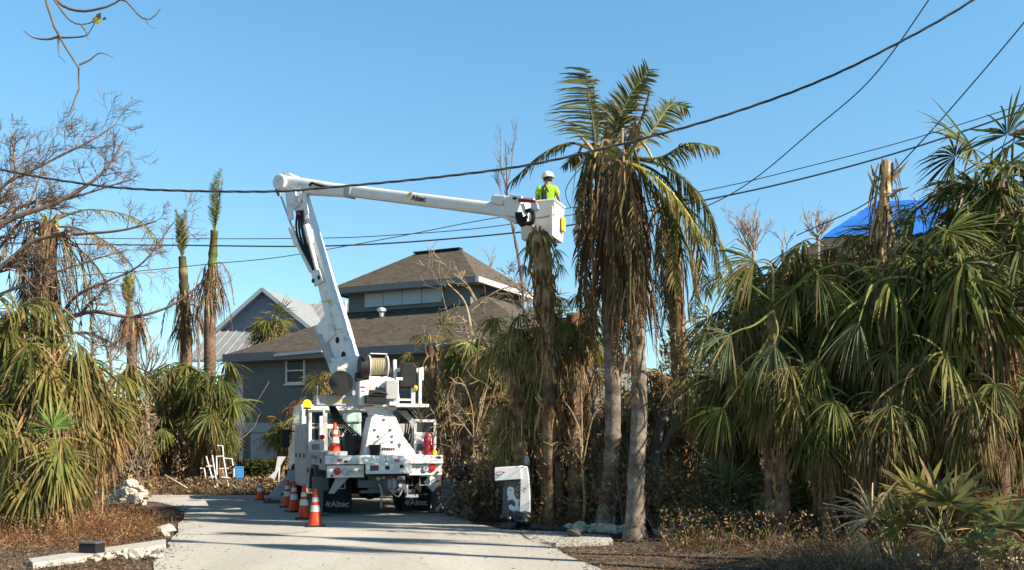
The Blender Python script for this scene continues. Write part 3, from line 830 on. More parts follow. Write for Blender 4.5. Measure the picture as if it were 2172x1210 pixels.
for x in (-1.0, 1.0): wheel(x, 7.0, 0.3)

# tail
part('deck', M['white'], lambda b: [b.bx(-1.26, 1.26, 0.06, 3.2, 1.22, 1.3)])
part('tail_beam', M['white'], lambda b: [b.bx(-1.27, 1.27, -0.1, 0.055, 1.13, 1.315)], bevel=0.012)
part('bumper', M['white'], lambda b: [b.bx(rx(771), rx(868), -0.2, -0.102, rz(1005), rz(982))], bevel=0.012)
part('light_panel', M['white'], lambda b: [b.bx(rx(693), rx(770), 0.0, 0.05, rz(1012), rz(987))])
part('light_panel', M['white'], lambda b: [b.bx(rx(867), rx(939), 0.0, 0.05, rz(1009), rz(986))])
part('panel_seam', M['dark_grey'], lambda b: [b.bx(x, x + 0.008, -0.104, -0.1, 1.14, 1.3) for x in (-0.62, 0.0, 0.62)])
part('grease_stain', M['dark_grey'], lambda b: [b.prism([(x + r_ * math.cos(a) * (1 + 0.3 * math.sin(3 * a + x)), z + 1.6 * r_ * math.sin(a)) for a in np.linspace(0, 6.28, 14, endpoint=False)], 0.003, 0, basis((0, 0.2, 0), (1, 0, 0), (0, 0, 1), (0, -1, 0))) for x, z, r_ in ((0.36, 1.52, 0.035), (-0.12, 1.5, 0.03))])
part('deck_skirt', M['black'], lambda b: [b.bx(-1.24, 1.24, 0.06, 0.12, 0.98, 1.2), b.bx(rx(772), rx(866), -0.05, -0.0, 0.86, 0.93)])
def lamp(x, z, r, m, name):
    part(name, M[m], lambda b: b.lathe([(r, 0.0), (r, 0.03), (r * 0.8, 0.05), (0.01, 0.055)], n=18, M=basis((x, 0.0, z), (1, 0, 0), (0, 0, 1), (0, -1, 0))), smooth=True)
lamp(rx(714), rz(999), 0.078, 'red_lens', 'tail_light'); lamp(rx(917), rz(994), 0.078, 'red_lens', 'tail_light')
lamp(rx(730.5), rz(1000), 0.07, 'grey_lens', 'reverse_light'); lamp(rx(902), rz(996), 0.07, 'grey_lens', 'reverse_light')
lamp(rx(703), rz(1008), 0.03, 'red_lens', 'marker_light'); lamp(rx(929), rz(1003), 0.03, 'red_lens', 'marker_light')
pl = part('licence_plate', M['plate'], lambda b: [b.bx(rx(738), rx(768), -0.02, -0.005, rz(1008), rz(993))])
part('plate_lettering', M['letter_grey'], lambda b: [b.bx(rx(742) + i * 0.042, rx(742) + i * 0.042 + 0.025, -0.024, -0.021, rz(1003), rz(997)) for i in range(6) if i != 3], parent=pl)
part('reflector', M['red_lens'], lambda b: [b.bx(rx(713), rx(723), -0.112, -0.102, rz(978), rz(973))])
part('reflector', M['red_lens'], lambda b: [b.bx(rx(833), rx(843), -0.112, -0.102, rz(979), rz(975))])
part('warning_sticker', M['dark_grey'], lambda b: [b.bx(rx(779), rx(797), -0.206, -0.202, rz(998), rz(987))])
part('warning_sticker', M['red'], lambda b: [b.bx(rx(780), rx(796), -0.212, -0.208, rz(991), rz(988))])
for q_ in ((811, 820, -0.206, -0.202, 996, 988), (842, 850, -0.206, -0.202, 993, 986), (727, 734, -0.106, -0.102, 981, 977), (922, 934, -0.106, -0.102, 973, 969)):
    part('tie_down_slot', M['black'], lambda b: b.bx(rx(q_[0]), rx(q_[1]), q_[2], q_[3], rz(q_[4]), rz(q_[5])))
# mud flaps with lettering
for a, c in ((696, 757), (868, 932)):
    f = part('mud_flap', M['rubber'], lambda b: [b.bx(rx(a), rx(c), 0.72, 0.74, 0.05, 0.85)])
    xm = (rx(a) + rx(c)) / 2
    lettering('Altec', xm + 0.05, 0.71, 0.24, 0.19, M['letter_grey'], f, bold=0.003)
    part('emblem', M['letter_grey'], lambda b: [b.box((xm - 0.235, 0.712, 0.26), (0.035, 0.008, 0.1), ry=R(20)), b.box((xm - 0.19, 0.712, 0.24), (0.03, 0.008, 0.11), ry=R(20))], parent=f)
part('brace_plate', M['steel_grey'], lambda b: b.prism([(rx(700), 0.5), (rx(712), 0.5), (rx(745), 0.86), (rx(718), 0.86)], 0.03, 0, basis((0, 0.3, 0), (1, 0, 0), (0, 0, 1), (0, -1, 0))))
part('brace_plate', M['white'], lambda b: b.prism([(rx(905), 0.72), (rx(925), 0.5), (rx(931), 0.55), (rx(931), 0.8), (rx(922), 0.86)], 0.03, 0, basis((0, 0.3, 0), (1, 0, 0), (0, 0, 1), (0, -1, 0))))
def loop(b, x0, x1, z0, z1, y, r=0.013):
    b.tube([(x0, y, z1), (x0, y, z0), (x1, y, z0), (x1, y, z1)], r, 6); b.tube([(x0, y, z1), (x1, y, z1)], r, 6)
part('step', M['steel_grey'], lambda b: loop(b, rx(709), rx(731), rz(1035), rz(1013), 0.05))
part('step', M['steel_grey'], lambda b: loop(b, rx(891), rx(912), rz(1031), rz(1011), 0.05))
part('step', M['dark_grey'], lambda b: [loop(b, rx(761), rx(775), rz(1034), rz(1016), 0.2, 0.02), loop(b, rx(868), rx(878), rz(1032), rz(1014), 0.2, 0.02)])
hp = part('hitch_plate', M['dark_grey'], lambda b: [b.bx(-0.32, 0.5, 0.18, 0.24, 0.5, 0.92), b.bx(-0.5, 0.62, 0.16, 0.3, 0.5, 0.56), b.bx(rx(760), rx(800), 0.1, 0.2, 0.62, 0.78)])
part('pintle_hook', M['steel_grey'], lambda b: [b.tube(spline([(0.2, 0.17, 0.8), (0.2, 0.0, 0.78), (0.2, -0.08, 0.7), (0.2, 0.0, 0.6), (0.2, 0.1, 0.62)], 12), 0.045, 8), b.bx(0.1, 0.3, 0.15, 0.18, 0.6, 0.85)], parent=hp, smooth=True)
part('connector', M['steel_grey'], lambda b: [b.cyl((x, 0.18, z), (x, 0.08, z), r_, n=10) for x, z, r_ in ((-0.12, 0.82, 0.05), (-0.0, 0.84, 0.045), (0.32, 0.82, 0.05), (0.42, 0.83, 0.05), (0.36, 0.66, 0.04))], parent=hp)
part('connector', M['red'], lambda b: [b.cyl((x, 0.18, 0.83), (x, 0.07, 0.83), 0.032, n=8) for x in (0.08, 0.12, 0.26)], parent=hp)
part('safety_chain', M['steel_grey'], lambda b: [b.tube(spline([(-0.1, 0.1, 0.7), (-0.05, 0.05, 0.5), (-0.06, 0.08, 0.3), (-0.05, 0.1, 0.18)], 10), 0.018, 6), b.tube(spline([(0.1, 0.1, 0.6), (0.3, 0.05, 0.42), (0.42, 0.1, 0.6)], 10), 0.018, 6)], parent=hp)
part('drawbar', M['steel_grey'], lambda b: [b.bx(rx(860), rx(888), 0.05, 0.12, rz(1057), rz(1051)), b.bx(rx(862), rx(866), 0.06, 0.11, rz(1052), rz(1030))])

# body side cabinets
def cabinet(s, name):
    b = MB(); x0, x1 = (-1.26, -0.78) if s < 0 else (0.78, 1.26)
    b.bx(x0, x1, 0.1, 1.0, 1.0, 1.4); b.bx(x0, x1, 1.003, 2.3, 1.08, 1.4); b.bx(x0, x1, 2.303, 2.9, 0.5, 1.4); b.bx(x0, x1, 2.903, 5.4, 0.5, 2.05)
    o = b.build(name, M['cabinet'], T, bevel=0.012)
    xs = x0 if s < 0 else x1
    for y0, y1, z0, z1 in ((0.2, 0.9, 1.04, 1.34), (2.38, 2.85, 0.56, 1.3), (2.98, 3.75, 0.58, 1.95), (3.8, 4.55, 0.58, 1.95), (4.6, 5.35, 0.58, 1.95)):
        d = MB(); d.bx(xs - 0.012 if s < 0 else xs + 0.001, xs - 0.001 if s < 0 else xs + 0.012, y0, y1, z0, z1); dd = d.build('cabinet_door', M['cabinet'], o)
        h = MB(); h.bx(xs - 0.035 if s < 0 else xs + 0.013, xs - 0.013 if s < 0 else xs + 0.035, (y0 + y1) / 2 - 0.06, (y0 + y1) / 2 + 0.06, (z0 + z1) / 2 - 0.05, (z0 + z1) / 2 + 0.05); h.build('handle', M['black'], dd)
    fl = MB()
    for k in range(9):
        a = math.pi * k / 9; a2 = math.pi * (k + 1) / 9
        for q in ((a, a2),):
            p = [(1.65 + 0.62 * math.cos(t), 0.52 + 0.58 * math.sin(t)) for t in q]; p2 = [(1.65 + 0.56 * math.cos(t), 0.52 + 0.52 * math.sin(t)) for t in q]
            xa, xb = (x0 - 0.05, x0 + 0.3) if s < 0 else (x1 - 0.3, x1 + 0.05)
            vs = [(x, *pp) for x in (xa, xb) for pp in (p[0], p[1], p2[1], p2[0])]
            fl.add(vs, [(0, 1, 2, 3), (4, 7, 6, 5), (0, 4, 5, 1), (1, 5, 6, 2), (2, 6, 7, 3), (3, 7, 4, 0)])
    fl.build('wheel_arch', M['dark_grey'], o)
    return o
cl = cabinet(-1, 'side_cabinet'); cabinet(1, 'side_cabinet')
part('vent_hole', M['black'], lambda b: [b.bx(-1.2, -1.0, 2.89, 2.902, 1.66, 1.92), b.bx(-1.2, -1.02, 2.89, 2.902, 1.98, 2.03)], parent=cl)
part('corner_post', M['white'], lambda b: [b.bx(-1.24, -1.17, 2.8, 2.87, 1.4, 2.3), b.bx(-0.98, -0.9, 2.8, 2.87, 1.4, 2.22), b.bx(-1.17, -0.98, 2.81, 2.86, 1.55, 1.63)])
lampb = MB(); lampb.lathe([(0.06, 0), (0.06, 0.03), (0.01, 0.05)], n=12, M=basis((-0.93, 2.79, 1.72), (1, 0, 0), (0, 0, 1), (0, -1, 0))); lampb.build('marker_light', M['red_lens'], T, True)
# outriggers
def outrigger(s, y, ext, om='steel_grey'):
    g = MB(); x = s * 1.1
    g.bx(min(x, x + s * 0.32), max(x, x + s * 0.32), y, y + 0.22, 0.55, 0.85)
    a = (s * 1.3, y + 0.11, 0.75); c = (s * (1.3 + ext), y + 0.11, 0.1)
    o = g.build('outrigger', M[om], T)
    d = Vector(c) - Vector(a); L = d.length
    l = MB(); q = d.to_track_quat('Z', 'Y').to_matrix().to_4x4(); q.translation = a
    l.box((0, 0, L / 2), (0.16, 0.2, L), M=q); l.build('outrigger_leg', M[om], o)
    f = MB(); f.box((c[0], c[1], 0.05), (0.42, 0.34, 0.05)); f.box((c[0], c[1], 0.1), (0.2, 0.16, 0.06)); f.build('foot', M['dark_grey'], o)
outrigger(-1, 5.45, 0.55); outrigger(1, 5.45, 0.3); outrigger(-1, 0.62, 0.02, 'dark_grey'); outrigger(1, 0.62, 0.05, 'dark_grey')
part('mount_step', M['dark_grey'], lambda b: [b.bx(-1.26, -0.95, 5.6, 6.2, 0.42, 0.46), b.bx(-1.26, -0.95, 5.6, 6.2, 0.75, 0.79)])

# cab
def cabparts():
    prof = [(5.75, 0.75), (8.0, 0.75), (8.75, 0.8), (8.8, 1.45), (8.0, 1.62), (7.62, 2.5), (7.3, 2.62), (5.85, 2.62), (5.75, 2.5)]
    b = MB(); b.prism([(y, z) for y, z in prof], 2.1, 0, basis((-1.05, 0, 0), (0, 1, 0), (0, 0, 1), (1, 0, 0)))
    c = b.build('cab', M['white'], T, bevel=0.03)
    part('rear_window', M['glass'], lambda b: b.bx(-0.85, 0.85, 5.728, 5.748, 1.75, 2.4), parent=c)
    for s in (-1, 1):
        d = part('door', M['white'], lambda b: b.bx(min(s * 1.052, s * 1.075), max(s * 1.052, s * 1.075), 5.95, 7.25, 0.8, 1.7), parent=c)
    part('side_window', M['glass'], lambda b: b.prism([(6.0, 1.75), (7.75, 1.75), (7.5, 2.42), (6.0, 2.42)], 2.13, 0, basis((-1.065, 0, 0), (0, 1, 0), (0, 0, 1), (1, 0, 0))), parent=c)
    part('windscreen', M['glass'], lambda b: b.prism([(7.72, 2.4), (8.08, 1.68), (8.06, 1.66), (7.7, 2.38)], 1.8, 0, basis((-0.9, 0.02, 0.02), (0, 1, 0), (0, 0, 1), (1, 0, 0))), parent=c)
    part('front_bumper', M['black'], lambda b: b.bx(-1.15, 1.15, 8.75, 8.95, 0.45, 0.78), parent=c)
    for s in (-1, 1):
        m_ = part('mirror', M['black'], lambda b: [b.bx(min(s * 1.18, s * 1.4), max(s * 1.18, s * 1.4), 7.35, 7.45, 1.45, 1.95), b.tube([(s * 1.05, 7.4, 1.9), (s * 1.2, 7.4, 1.9)], 0.02, 6)], parent=c)
    part('cab_rack', M['white'], lambda b: [b.bx(-1.05, 1.05, 5.55, 5.62, 2.5, 2.6), b.bx(-1.05, -0.98, 5.55, 5.62, 1.3, 2.5), b.bx(0.98, 1.05, 5.55, 5.62, 1.3, 2.5), b.bx(-0.5, -0.45, 5.56, 5.61, 1.3, 2.5), b.bx(0.45, 0.5, 5.56, 5.61, 1.3, 2.5)])
    bc = MB(); bc.lathe([(0.1, 0), (0.1, 0.04)], (-1.0, 4.95, 2.46), 14); bc.tube([(-1.0, 4.95, 2.05), (-1.0, 4.95, 2.48)], 0.025, 6); bo = bc.build('beacon_mount', M['black'], T)
    bb = MB(); bb.lathe([(0.095, 0), (0.115, 0.05), (0.105, 0.14), (0.06, 0.19), (0.01, 0.2)], (-1.0, 4.95, 2.5), 14); bb.build('beacon', M['amber'], bo, True)
cabparts()

# deck equipment
part('tool_rack', M['white'], lambda b: [b.bx(-0.86, 0.02, 2.95, 3.02, 1.93, 2.03), b.bx(-0.86, -0.78, 2.95, 3.02, 1.3, 2.3), b.bx(-0.08, 0.0, 2.95, 3.02, 1.3, 1.928), b.tube([(-0.3, 2.98, 1.95), (0.0, 2.98, 1.55), (0.02, 2.98, 1.3)], 0.03, 6), b.tube([(-0.78, 2.98, 1.3), (-0.5, 2.98, 1.6), (-0.3, 2.98, 1.95)], 0.025, 6)])
part('tool_bin', M['dark_grey'], lambda b: [b.bx(-0.84, -0.1, 3.2, 3.9, 1.3, 1.85)])
part('tool_box', M['black'], lambda b: [b.bx(-0.74, -0.5, 0.7, 1.7, 1.302, 1.72)], bevel=0.015)
part('rope_coil', M['rope'], lambda b: [b.tube([(-0.62 + 0.13 * math.cos(a), 2.9, 1.78 + 0.16 * math.sin(a)) for a in np.linspace(0, 12.4, 40)], 0.016, 5)], smooth=True)
part('hose_reel', M['black'], lambda b: [b.lathe([(0.2, 0), (0.2, 0.03), (0.1, 0.04), (0.1, 0.16), (0.2, 0.17), (0.2, 0.2)], n=20, M=basis((0.62, 1.4, 1.62), (0, 1, 0), (0, 0, 1), (1, 0, 0)))], smooth=True)
part('cross_box', M['dark_grey'], lambda b: [b.bx(-0.75, 0.75, 4.3, 5.3, 1.06, 1.75)], bevel=0.015)
part('hydraulic_tank', mat('pale_green_tank', (0.42, 0.6, 0.54), rough=0.4), lambda b: [b.bx(-0.52, -0.16, 1.8, 2.3, 2.05, 2.28), b.bx(-0.36, -0.16, 1.85, 2.25, 1.3, 2.047)], bevel=0.03)
part('hose_bundle', M['black'], lambda b: [b.tube(spline([(-1.0 + i * 0.03, 1.2, 2.4), (-0.9 + i * 0.05, 1.0, 2.05), (-0.62 + i * 0.06, 1.0, 1.7), (-0.5 + i * 0.02, 1.2, 1.32)], 14), 0.018, 6) for i in range(5)], smooth=True)
part('hose_bundle', M['black'], lambda b: [b.tube(spline([(0.5 + i * 0.05, 0.9, 2.35), (0.62 + i * 0.06, 0.7, 2.1), (0.6 + i * 0.05, 0.75, 1.7), (0.5 + i * 0.06, 0.9, 1.32)], 14), 0.02, 6) for i in range(5)], smooth=True)
part('hose_bundle', M['steel_grey'], lambda b: [b.tube(spline([(0.45 + i * 0.07, 0.6, 2.3), (0.7 + i * 0.04, 0.5, 2.0), (0.72 + i * 0.05, 0.5, 1.6), (0.6 + i * 0.05, 0.6, 1.32)], 14), 0.022, 6) for i in range(3)], smooth=True)
part('pedestal', M['white'], lambda b: [b.prism([(-0.4, 1.302), (0.82, 1.302), (0.74, 1.36), (0.46, 1.72), (0.3, 2.12), (0.24, 2.2), (-0.18, 2.2), (-0.25, 2.12), (-0.33, 1.75)], 0.62, 0, basis((0, 0.82, 0), (1, 0, 0), (0, 0, 1), (0, -1, 0))),
     b.bx(-0.42, 0.86, 0.06, 0.95, 1.303, 1.33), b.lathe([(0.28, 2.18), (0.28, 2.3), (0.36, 2.3), (0.36, 2.38)], (0.02, 0.55, 0), 20)], bevel=0.015)
part('bolt', M['dark_grey'], lambda b: [b.bx(x - 0.025, x + 0.025, 0.188, 0.199, z - 0.025, z + 0.025) for x, z in ((0.02, 2.08), (-0.18, 1.86), (0.16, 1.86), (-0.1, 1.72), (0.2, 1.72), (0.2, 1.6))])
part('serial_lettering', M['letter_dark'], lambda b: [b.bx(-0.02 + i * 0.05, 0.012 + i * 0.05, 0.19, 0.199, 1.42, 1.47) for i in range(6)])
# right hand guard panel
gp = part('guard_panel', M['white'], lambda b: [b.bx(rx(884), rx(889), 0.25, 0.3, 1.302, rz(889)), b.bx(rx(927), rx(933), 0.25, 0.3, 1.302, rz(889)), b.bx(rx(889), rx(927), 0.25, 0.3, rz(895), rz(889)), b.bx(rx(889), rx(927), 0.25, 0.3, rz(948), rz(917))], bevel=0.008)
part('window', M['glass'], lambda b: b.bx(rx(889), rx(927), 0.27, 0.285, rz(917), rz(895)), parent=gp)
part('panel_bracket', M['dark_grey'], lambda b: [b.bx(rx(890), rx(900), 0.2, 0.24, rz(955), rz(942)), b.bx(rx(919), rx(926), 0.2, 0.24, rz(957), rz(944))], parent=gp)
def ext(b):
    c = (rx(909), 0.1, 0)
    b.lathe([(0.075, 1.32), (0.085, 1.36), (0.085, 1.68), (0.06, 1.74), (0.03, 1.76), (0.03, 1.8)], c, 14)
    b.tube(spline([(c[0], 0.1, 1.8), (c[0] + 0.1, 0.06, 1.78), (c[0] + 0.11, 0.04, 1.6), (c[0] + 0.09, 0.04, 1.42)], 10), 0.016, 6)
part('fire_extinguisher', M['red'], ext, smooth=True)
part('spool', M['yellow'], lambda b: b.lathe([(0.06, 1.32), (0.06, 1.42)], (rx(924), 0.1, 0), 12))
# turret, winch, seat
part('boom_rest', M['steel_grey'], lambda b: [b.bx(-1.4, -0.5, 0.35, 0.85, 2.385, 2.6), b.bx(-0.5, 0.9, 0.5, 1.0, 2.385, 2.45)], bevel=0.01)
part('marker_whip', M['white_flat'], lambda b: b.tube([(-1.37, 0.4, 2.6), (-1.37, 0.4, 2.8)], 0.015, 6))
part('warning_lettering', M['yellow'], lambda b: [b.bx(-1.22 + i * 0.075, -1.22 + i * 0.075 + w_, 0.343, 0.349, 2.47, 2.47 + h_) for i, (w_, h_) in enumerate([(0.05, 0.04), (0.06, 0.045), (0.03, 0.06), (0.055, 0.09), (0.05, 0.05), (0.06, 0.05), (0.03, 0.07)])])
def turret(b):
    b.prism([(-0.52, 2.4), (0.24, 2.4), (0.36, 2.5), (0.3, 2.95), (0.05, 3.02), (-0.1, 2.98), (-0.52, 2.9)], 0.5, 0, basis((0, 0.62, 0), (1, 0, 0), (0, 0, 1), (0, -1, 0)))
    b.prism([(-0.62, 2.55), (-0.52, 2.5), (-0.15, 3.0), (-0.2, 3.3), (-0.5, 3.45), (-0.95, 3.3), (-0.85, 3.0)], 0.12, 0, basis((0, 0.8, 0), (1, 0, 0), (0, 0, 1), (0, -1, 0)))
    b.bx(-0.22, 0.1, 0.06, 0.118, 2.36, 2.42); b.bx(0.1, 0.32, 0.0, 0.1, 2.385, 2.48)
tu = part('turret', M['white'], turret, bevel=0.012)
lettering('Altec', -0.04, 0.112, 2.74, 0.15, M['letter_dark'], tu, bold=0.002)
part('sticker', mat('beige_sticker', (0.62, 0.5, 0.36), rough=0.6), lambda b: b.bx(-0.3, -0.16, 0.112, 0.118, 2.68, 2.78), parent=tu)
part('emblem', M['red'], lambda b: [b.bx(-0.5, -0.4, 0.112, 0.117, 2.76, 2.79), b.bx(-0.48, -0.41, 0.112, 0.117, 2.68, 2.7)], parent=tu)
part('control_box', M['steel_grey'], lambda b: [b.bx(0.02, 0.28, -0.06, 0.1, 2.52, 2.92)], bevel=0.015)
part('swing_motor', M['black'], lambda b: [b.bx(-0.42, 0.02, -0.08, 0.11, 2.42, 2.6), b.lathe([(0.09, 0), (0.09, 0.32)], n=14, M=basis((-0.34, -0.02, 2.62), (0, 1, 0), (0, 0, 1), (1, 0, 0))), b.tube(spline([(-0.4, -0.05, 2.55), (-0.2, -0.12, 2.66), (0.05, -0.1, 2.62)], 8), 0.022, 6)], bevel=0.02)
wz = 3.24
wn = part('winch', M['white'], lambda b: [b.lathe([(0.25, 0), (0.25, 0.025)], n=22, M=basis((-0.29, 0.35, wz), (0, 1, 0), (0, 0, 1), (1, 0, 0))), b.lathe([(0.25, 0), (0.25, 0.025)], n=22, M=basis((0.1, 0.35, wz), (0, 1, 0), (0, 0, 1), (1, 0, 0))), b.bx(-0.27, 0.1, 0.2, 0.25, 3.5, 3.52), b.bx(-0.28, 0.12, 0.25, 0.5, 2.96, 3.02)])
part('drum', M['rope'], lambda b: b.lathe([(0.19, 0)] + [(0.19 + 0.012 * (i % 2), 0.02 + i * 0.0185) for i in range(19)] + [(0.19, 0.365)], n=22, M=basis((-0.265, 0.35, wz), (0, 1, 0), (0, 0, 1), (1, 0, 0))), parent=wn, smooth=True)
part('winch_motor', M['black'], lambda b: [b.lathe([(0.12, 0), (0.25, 0.02), (0.25, 0.18), (0.2, 0.2)], n=20, M=basis((-0.5, 0.35, wz - 0.02), (0, 1, 0), (0, 0, 1), (1, 0, 0))), b.bx(-0.56, -0.4, 0.25, 0.45, 2.92, 3.1)], parent=wn, smooth=True)
part('winch_brake', M['black'], lambda b: b.lathe([(0.2, 0), (0.2, 0.06), (0.1, 0.1)], n=18, M=basis((0.128, 0.35, wz - 0.14), (0, 1, 0), (0, 0, 1), (1, 0, 0))), parent=wn, smooth=True)
st = part('operator_seat', M['black'], lambda b: [b.prism([(0.36, 2.83), (0.42, 2.8), (0.7, 2.8), (0.75, 2.83), (0.74, 3.24), (0.68, 3.33), (0.46, 3.33), (0.4, 3.26)], 0.1, 0, basis((0, 0.25, 0), (1, 0, 0), (0, 0, 1), (0, -1, 0))), b.bx(0.38, 0.73, 0.25, 0.7, 2.76, 2.86)], bevel=0.02)
part('seat_frame', M['white'], lambda b: [b.bx(0.78, 0.84, 0.1, 0.17, 2.43, 3.22), b.bx(0.84, 0.89, 0.12, 0.17, 2.95, 3.24), b.bx(0.27, 0.33, 0.1, 0.17, 2.43, 3.0), b.bx(0.27, 0.84, 0.3, 0.36, 3.14, 3.22), b.bx(0.33, 0.42, 0.1, 0.17, 2.94, 3.0), b.bx(0.24, 0.98, 0.0, 0.8, 2.36, 2.428), b.bx(0.62, 0.7, 0.12, 0.18, 2.43, 2.78), b.bx(0.33, 0.62, 0.13, 0.17, 2.5, 2.54), b.bx(0.26, 0.33, 0.3, 0.36, 3.0, 3.4)], bevel=0.006)
part('control_knob', M['yellow'], lambda b: b.lathe([(0.03, 0), (0.055, 0.05), (0.04, 0.1), (0.01, 0.12)], (0.7, 0.1, 2.72), 10), smooth=True)
# hose wheel at the foot of the boom
hw = part('sheave', M['black'], lambda b: [b.lathe([(0.225, 0), (0.26, 0.0), (0.26, 0.05), (0.225, 0.05)], n=26, M=basis((-0.9, 0.2, 2.86), (1, 0, 0), (0, 0, 1), (0, -1, 0))), b.prism([(0.24 * math.cos(a), 0.24 * math.sin(a)) for a in np.linspace(math.pi * 0.96, math.pi * 2.2, 16)], 0.03, 0, basis((-0.9, 0.2, 2.86), (1, 0, 0), (0, 0, 1), (0, -1, 0))),
     b.tube(spline([(-1.15, 0.2, 2.68), (-1.12, 0.2, 2.6), (-1.0, 0.2, 2.64), (-0.85, 0.2, 2.6)], 10), 0.02, 6)], smooth=True)
part('sheave_bracket', M['steel_grey'], lambda b: [b.bx(-0.95, -0.8, 0.18, 0.24, 2.88, 3.15), b.bx(-0.66, -0.6, 0.18, 0.24, 2.6, 2.7)], parent=hw)

# ---- booms: both lie in one upright plane; points are given as photo pixels on that plane, then moved into the truck's frame
KB = -0.47
BX0 = (737 - CX) / F * 21.3
def BP(px, py, off=0.0):
    """pixel -> world point on the boom plane through the boom foot; off moves it towards the viewer along the plane normal"""
    q = (px - CX) / F
    t = (q * 21.3 - BX0) / (1 - q * KB)
    Y = 21.3 + KB * t
    p = np.array([BX0 + t, Y, EYE - (py - HY) * Y / F])
    return p + BN * off
BD = unit([1, KB, 0]); BN = np.array([BD[1], -BD[0], 0])       # BN faces the viewer, a little to the left
def plate(b, pix, th, off):
    """flat plate with a pixel outline on the boom plane, thickness th, its near face at off"""
    n = len(pix)
    f = [loc(BP(x, y, off)) for x, y in pix]; k = [loc(BP(x, y, off - th)) for x, y in pix]
    b.add(np.array(f + k), [tuple(range(n)), tuple(range(2 * n - 1, n - 1, -1))] + [(i, n + i, n + (i + 1) % n, (i + 1) % n) for i in range(n)])
def rod(b, pix, r, off, n=10):
    b.tube([loc(BP(x, y, off)) for x, y in pix], r, n)
lb = part('lower_boom', M['white'], lambda b: plate(b, [(622, 405), (648, 405), (708, 600), (736, 682), (761, 768), (718, 772), (704, 690), (683, 600)], 0.3, 0.2), bevel=0.012)
for pix_, th_, of_ in (([(712, 662), (724, 712), (706, 730), (684, 712), (682, 700)], 0.06, 0.27), ([(620, 412), (640, 408), (648, 440), (634, 452), (636, 470), (626, 474)], 0.05, 0.26), ([(674, 580), (692, 574), (700, 600), (682, 612)], 0.06, 0.27), ([(652, 415), (662, 414), (668, 458), (660, 470)], 0.03, 0.24), ([(708, 764), (764, 756), (768, 772), (712, 782)], 0.5, 0.26)):
    part('boom_bracket', M['white'], lambda b: plate(b, pix_, th_, of_), parent=lb, bevel=0.006)
# sheet-metal seams, hose clamps and warning stickers down the boom
for y_ in (640, 700):
    part('weld_seam', M['steel_grey'], lambda b: rod(b, [(688 + (y_ - 640) * 0.3, y_ + 4), (716 + (y_ - 640) * 0.38, y_)], 0.008, 0.205, 5), parent=lb)
part('boom_sticker', M['yellow'], lambda b: plate(b, [(706, 640), (713, 638), (715, 646), (708, 648)], 0.006, 0.207), parent=lb)
part('boom_hole', M['black'], lambda b: [plate(b, [(x + rx_ * math.cos(a), y + ry_ * math.sin(a)) for a in np.linspace(0, 6.28, 12, endpoint=False)], 0.01, 0.208) for x, y, rx_, ry_ in ((711, 674, 4, 6), (727, 724, 4, 7), (740, 758, 5, 11), (654, 432, 3, 6), (657, 452, 3, 6))], parent=lb)
for x, y in ((680, 600), (692, 593)): part('boom_hole', M['black'], lambda b: plate(b, [(x + 3 * math.cos(a), y + 5 * math.sin(a)) for a in np.linspace(0, 6.28, 10, endpoint=False)], 0.01, 0.285), parent=lb)
for pix in ([(603, 408), (632, 488)],):
    part('cylinder_rod', M['chrome'], lambda b: rod(b, pix, 0.035, 0.22), parent=lb, smooth=True)
part('boom_cylinder', M['white'], lambda b: [rod(b, [(632, 488), (645, 525)], 0.085, 0.22), rod(b, [(645, 522), (674, 580)], 0.05, 0.24)], parent=lb, smooth=True)
part('boom_cylinder', M['white'], lambda b: [rod(b, [(664, 483), (674, 522)], 0.08, 0.24), rod(b, [(673, 520), (688, 578)], 0.05, 0.26)], parent=lb, smooth=True)
part('boom_hose', M['black'], lambda b: [b.tube(spline([loc(BP(645 + i * 4, 452, 0.24)), loc(BP(644 + i * 6, 490, 0.27)), loc(BP(652 + i * 5, 525, 0.25)), loc(BP(676 + i * 2, 580, 0.23))], 14), 0.026, 6) for i in range(4)], parent=lb, smooth=True)
part('boom_hose', M['red'], lambda b: b.tube(spline([loc(BP(643, 465, 0.24)), loc(BP(648, 458, 0.27)), loc(BP(655, 466, 0.24))], 8), 0.02, 6), parent=lb, smooth=True)
part('lift_cylinder', M['steel_grey'], lambda b: [rod(b, [(692, 715), (717, 772)], 0.1, 0.22, 14), rod(b, [(683, 705), (692, 716)], 0.06, 0.22)], parent=lb, smooth=True)
part('cylinder_lug', M['white'], lambda b: [plate(b, [(712, 775), (718, 762), (728, 762), (730, 790), (720, 797)], 0.12, 0.3)], parent=lb)
# elbow and upper boom
def rodx(b, a, c, prof, off=0.0, sz=1.0, n=14):
    """box boom with rounded (n sided) section between pixels a and c; prof = list of (fraction, half height m)"""
    p0, p1 = loc(BP(*a, off)), loc(BP(*c, off))
    bn = np.array((TI.to_3x3() @ Vector(BN)))
    ax = unit(p1 - p0); up = unit(np.cross(ax, bn)); up = up if up[2] > 0 else -up
    vs = []
    for f_, h_ in prof:
        c_ = p0 + (p1 - p0) * f_
        for k in range(n):
            a_ = 2 * math.pi * (k + 0.5) / n
            cx_, sy_ = math.cos(a_), math.sin(a_)
            e = 0.55
            cx_ = math.copysign(abs(cx_) ** e, cx_); sy_ = math.copysign(abs(sy_) ** e, sy_)
            vs.append(c_ + bn * cx_ * h_ * sz + up * sy_ * h_)
    k = len(prof)
    f = [(i * n + j, i * n + (j + 1) % n, (i + 1) * n + (j + 1) % n, (i + 1) * n + j) for i in range(k - 1) for j in range(n)]
    f += [tuple(range(n - 1, -1, -1)), tuple((k - 1) * n + j for j in range(n))]
    b.add(np.array(vs), f)
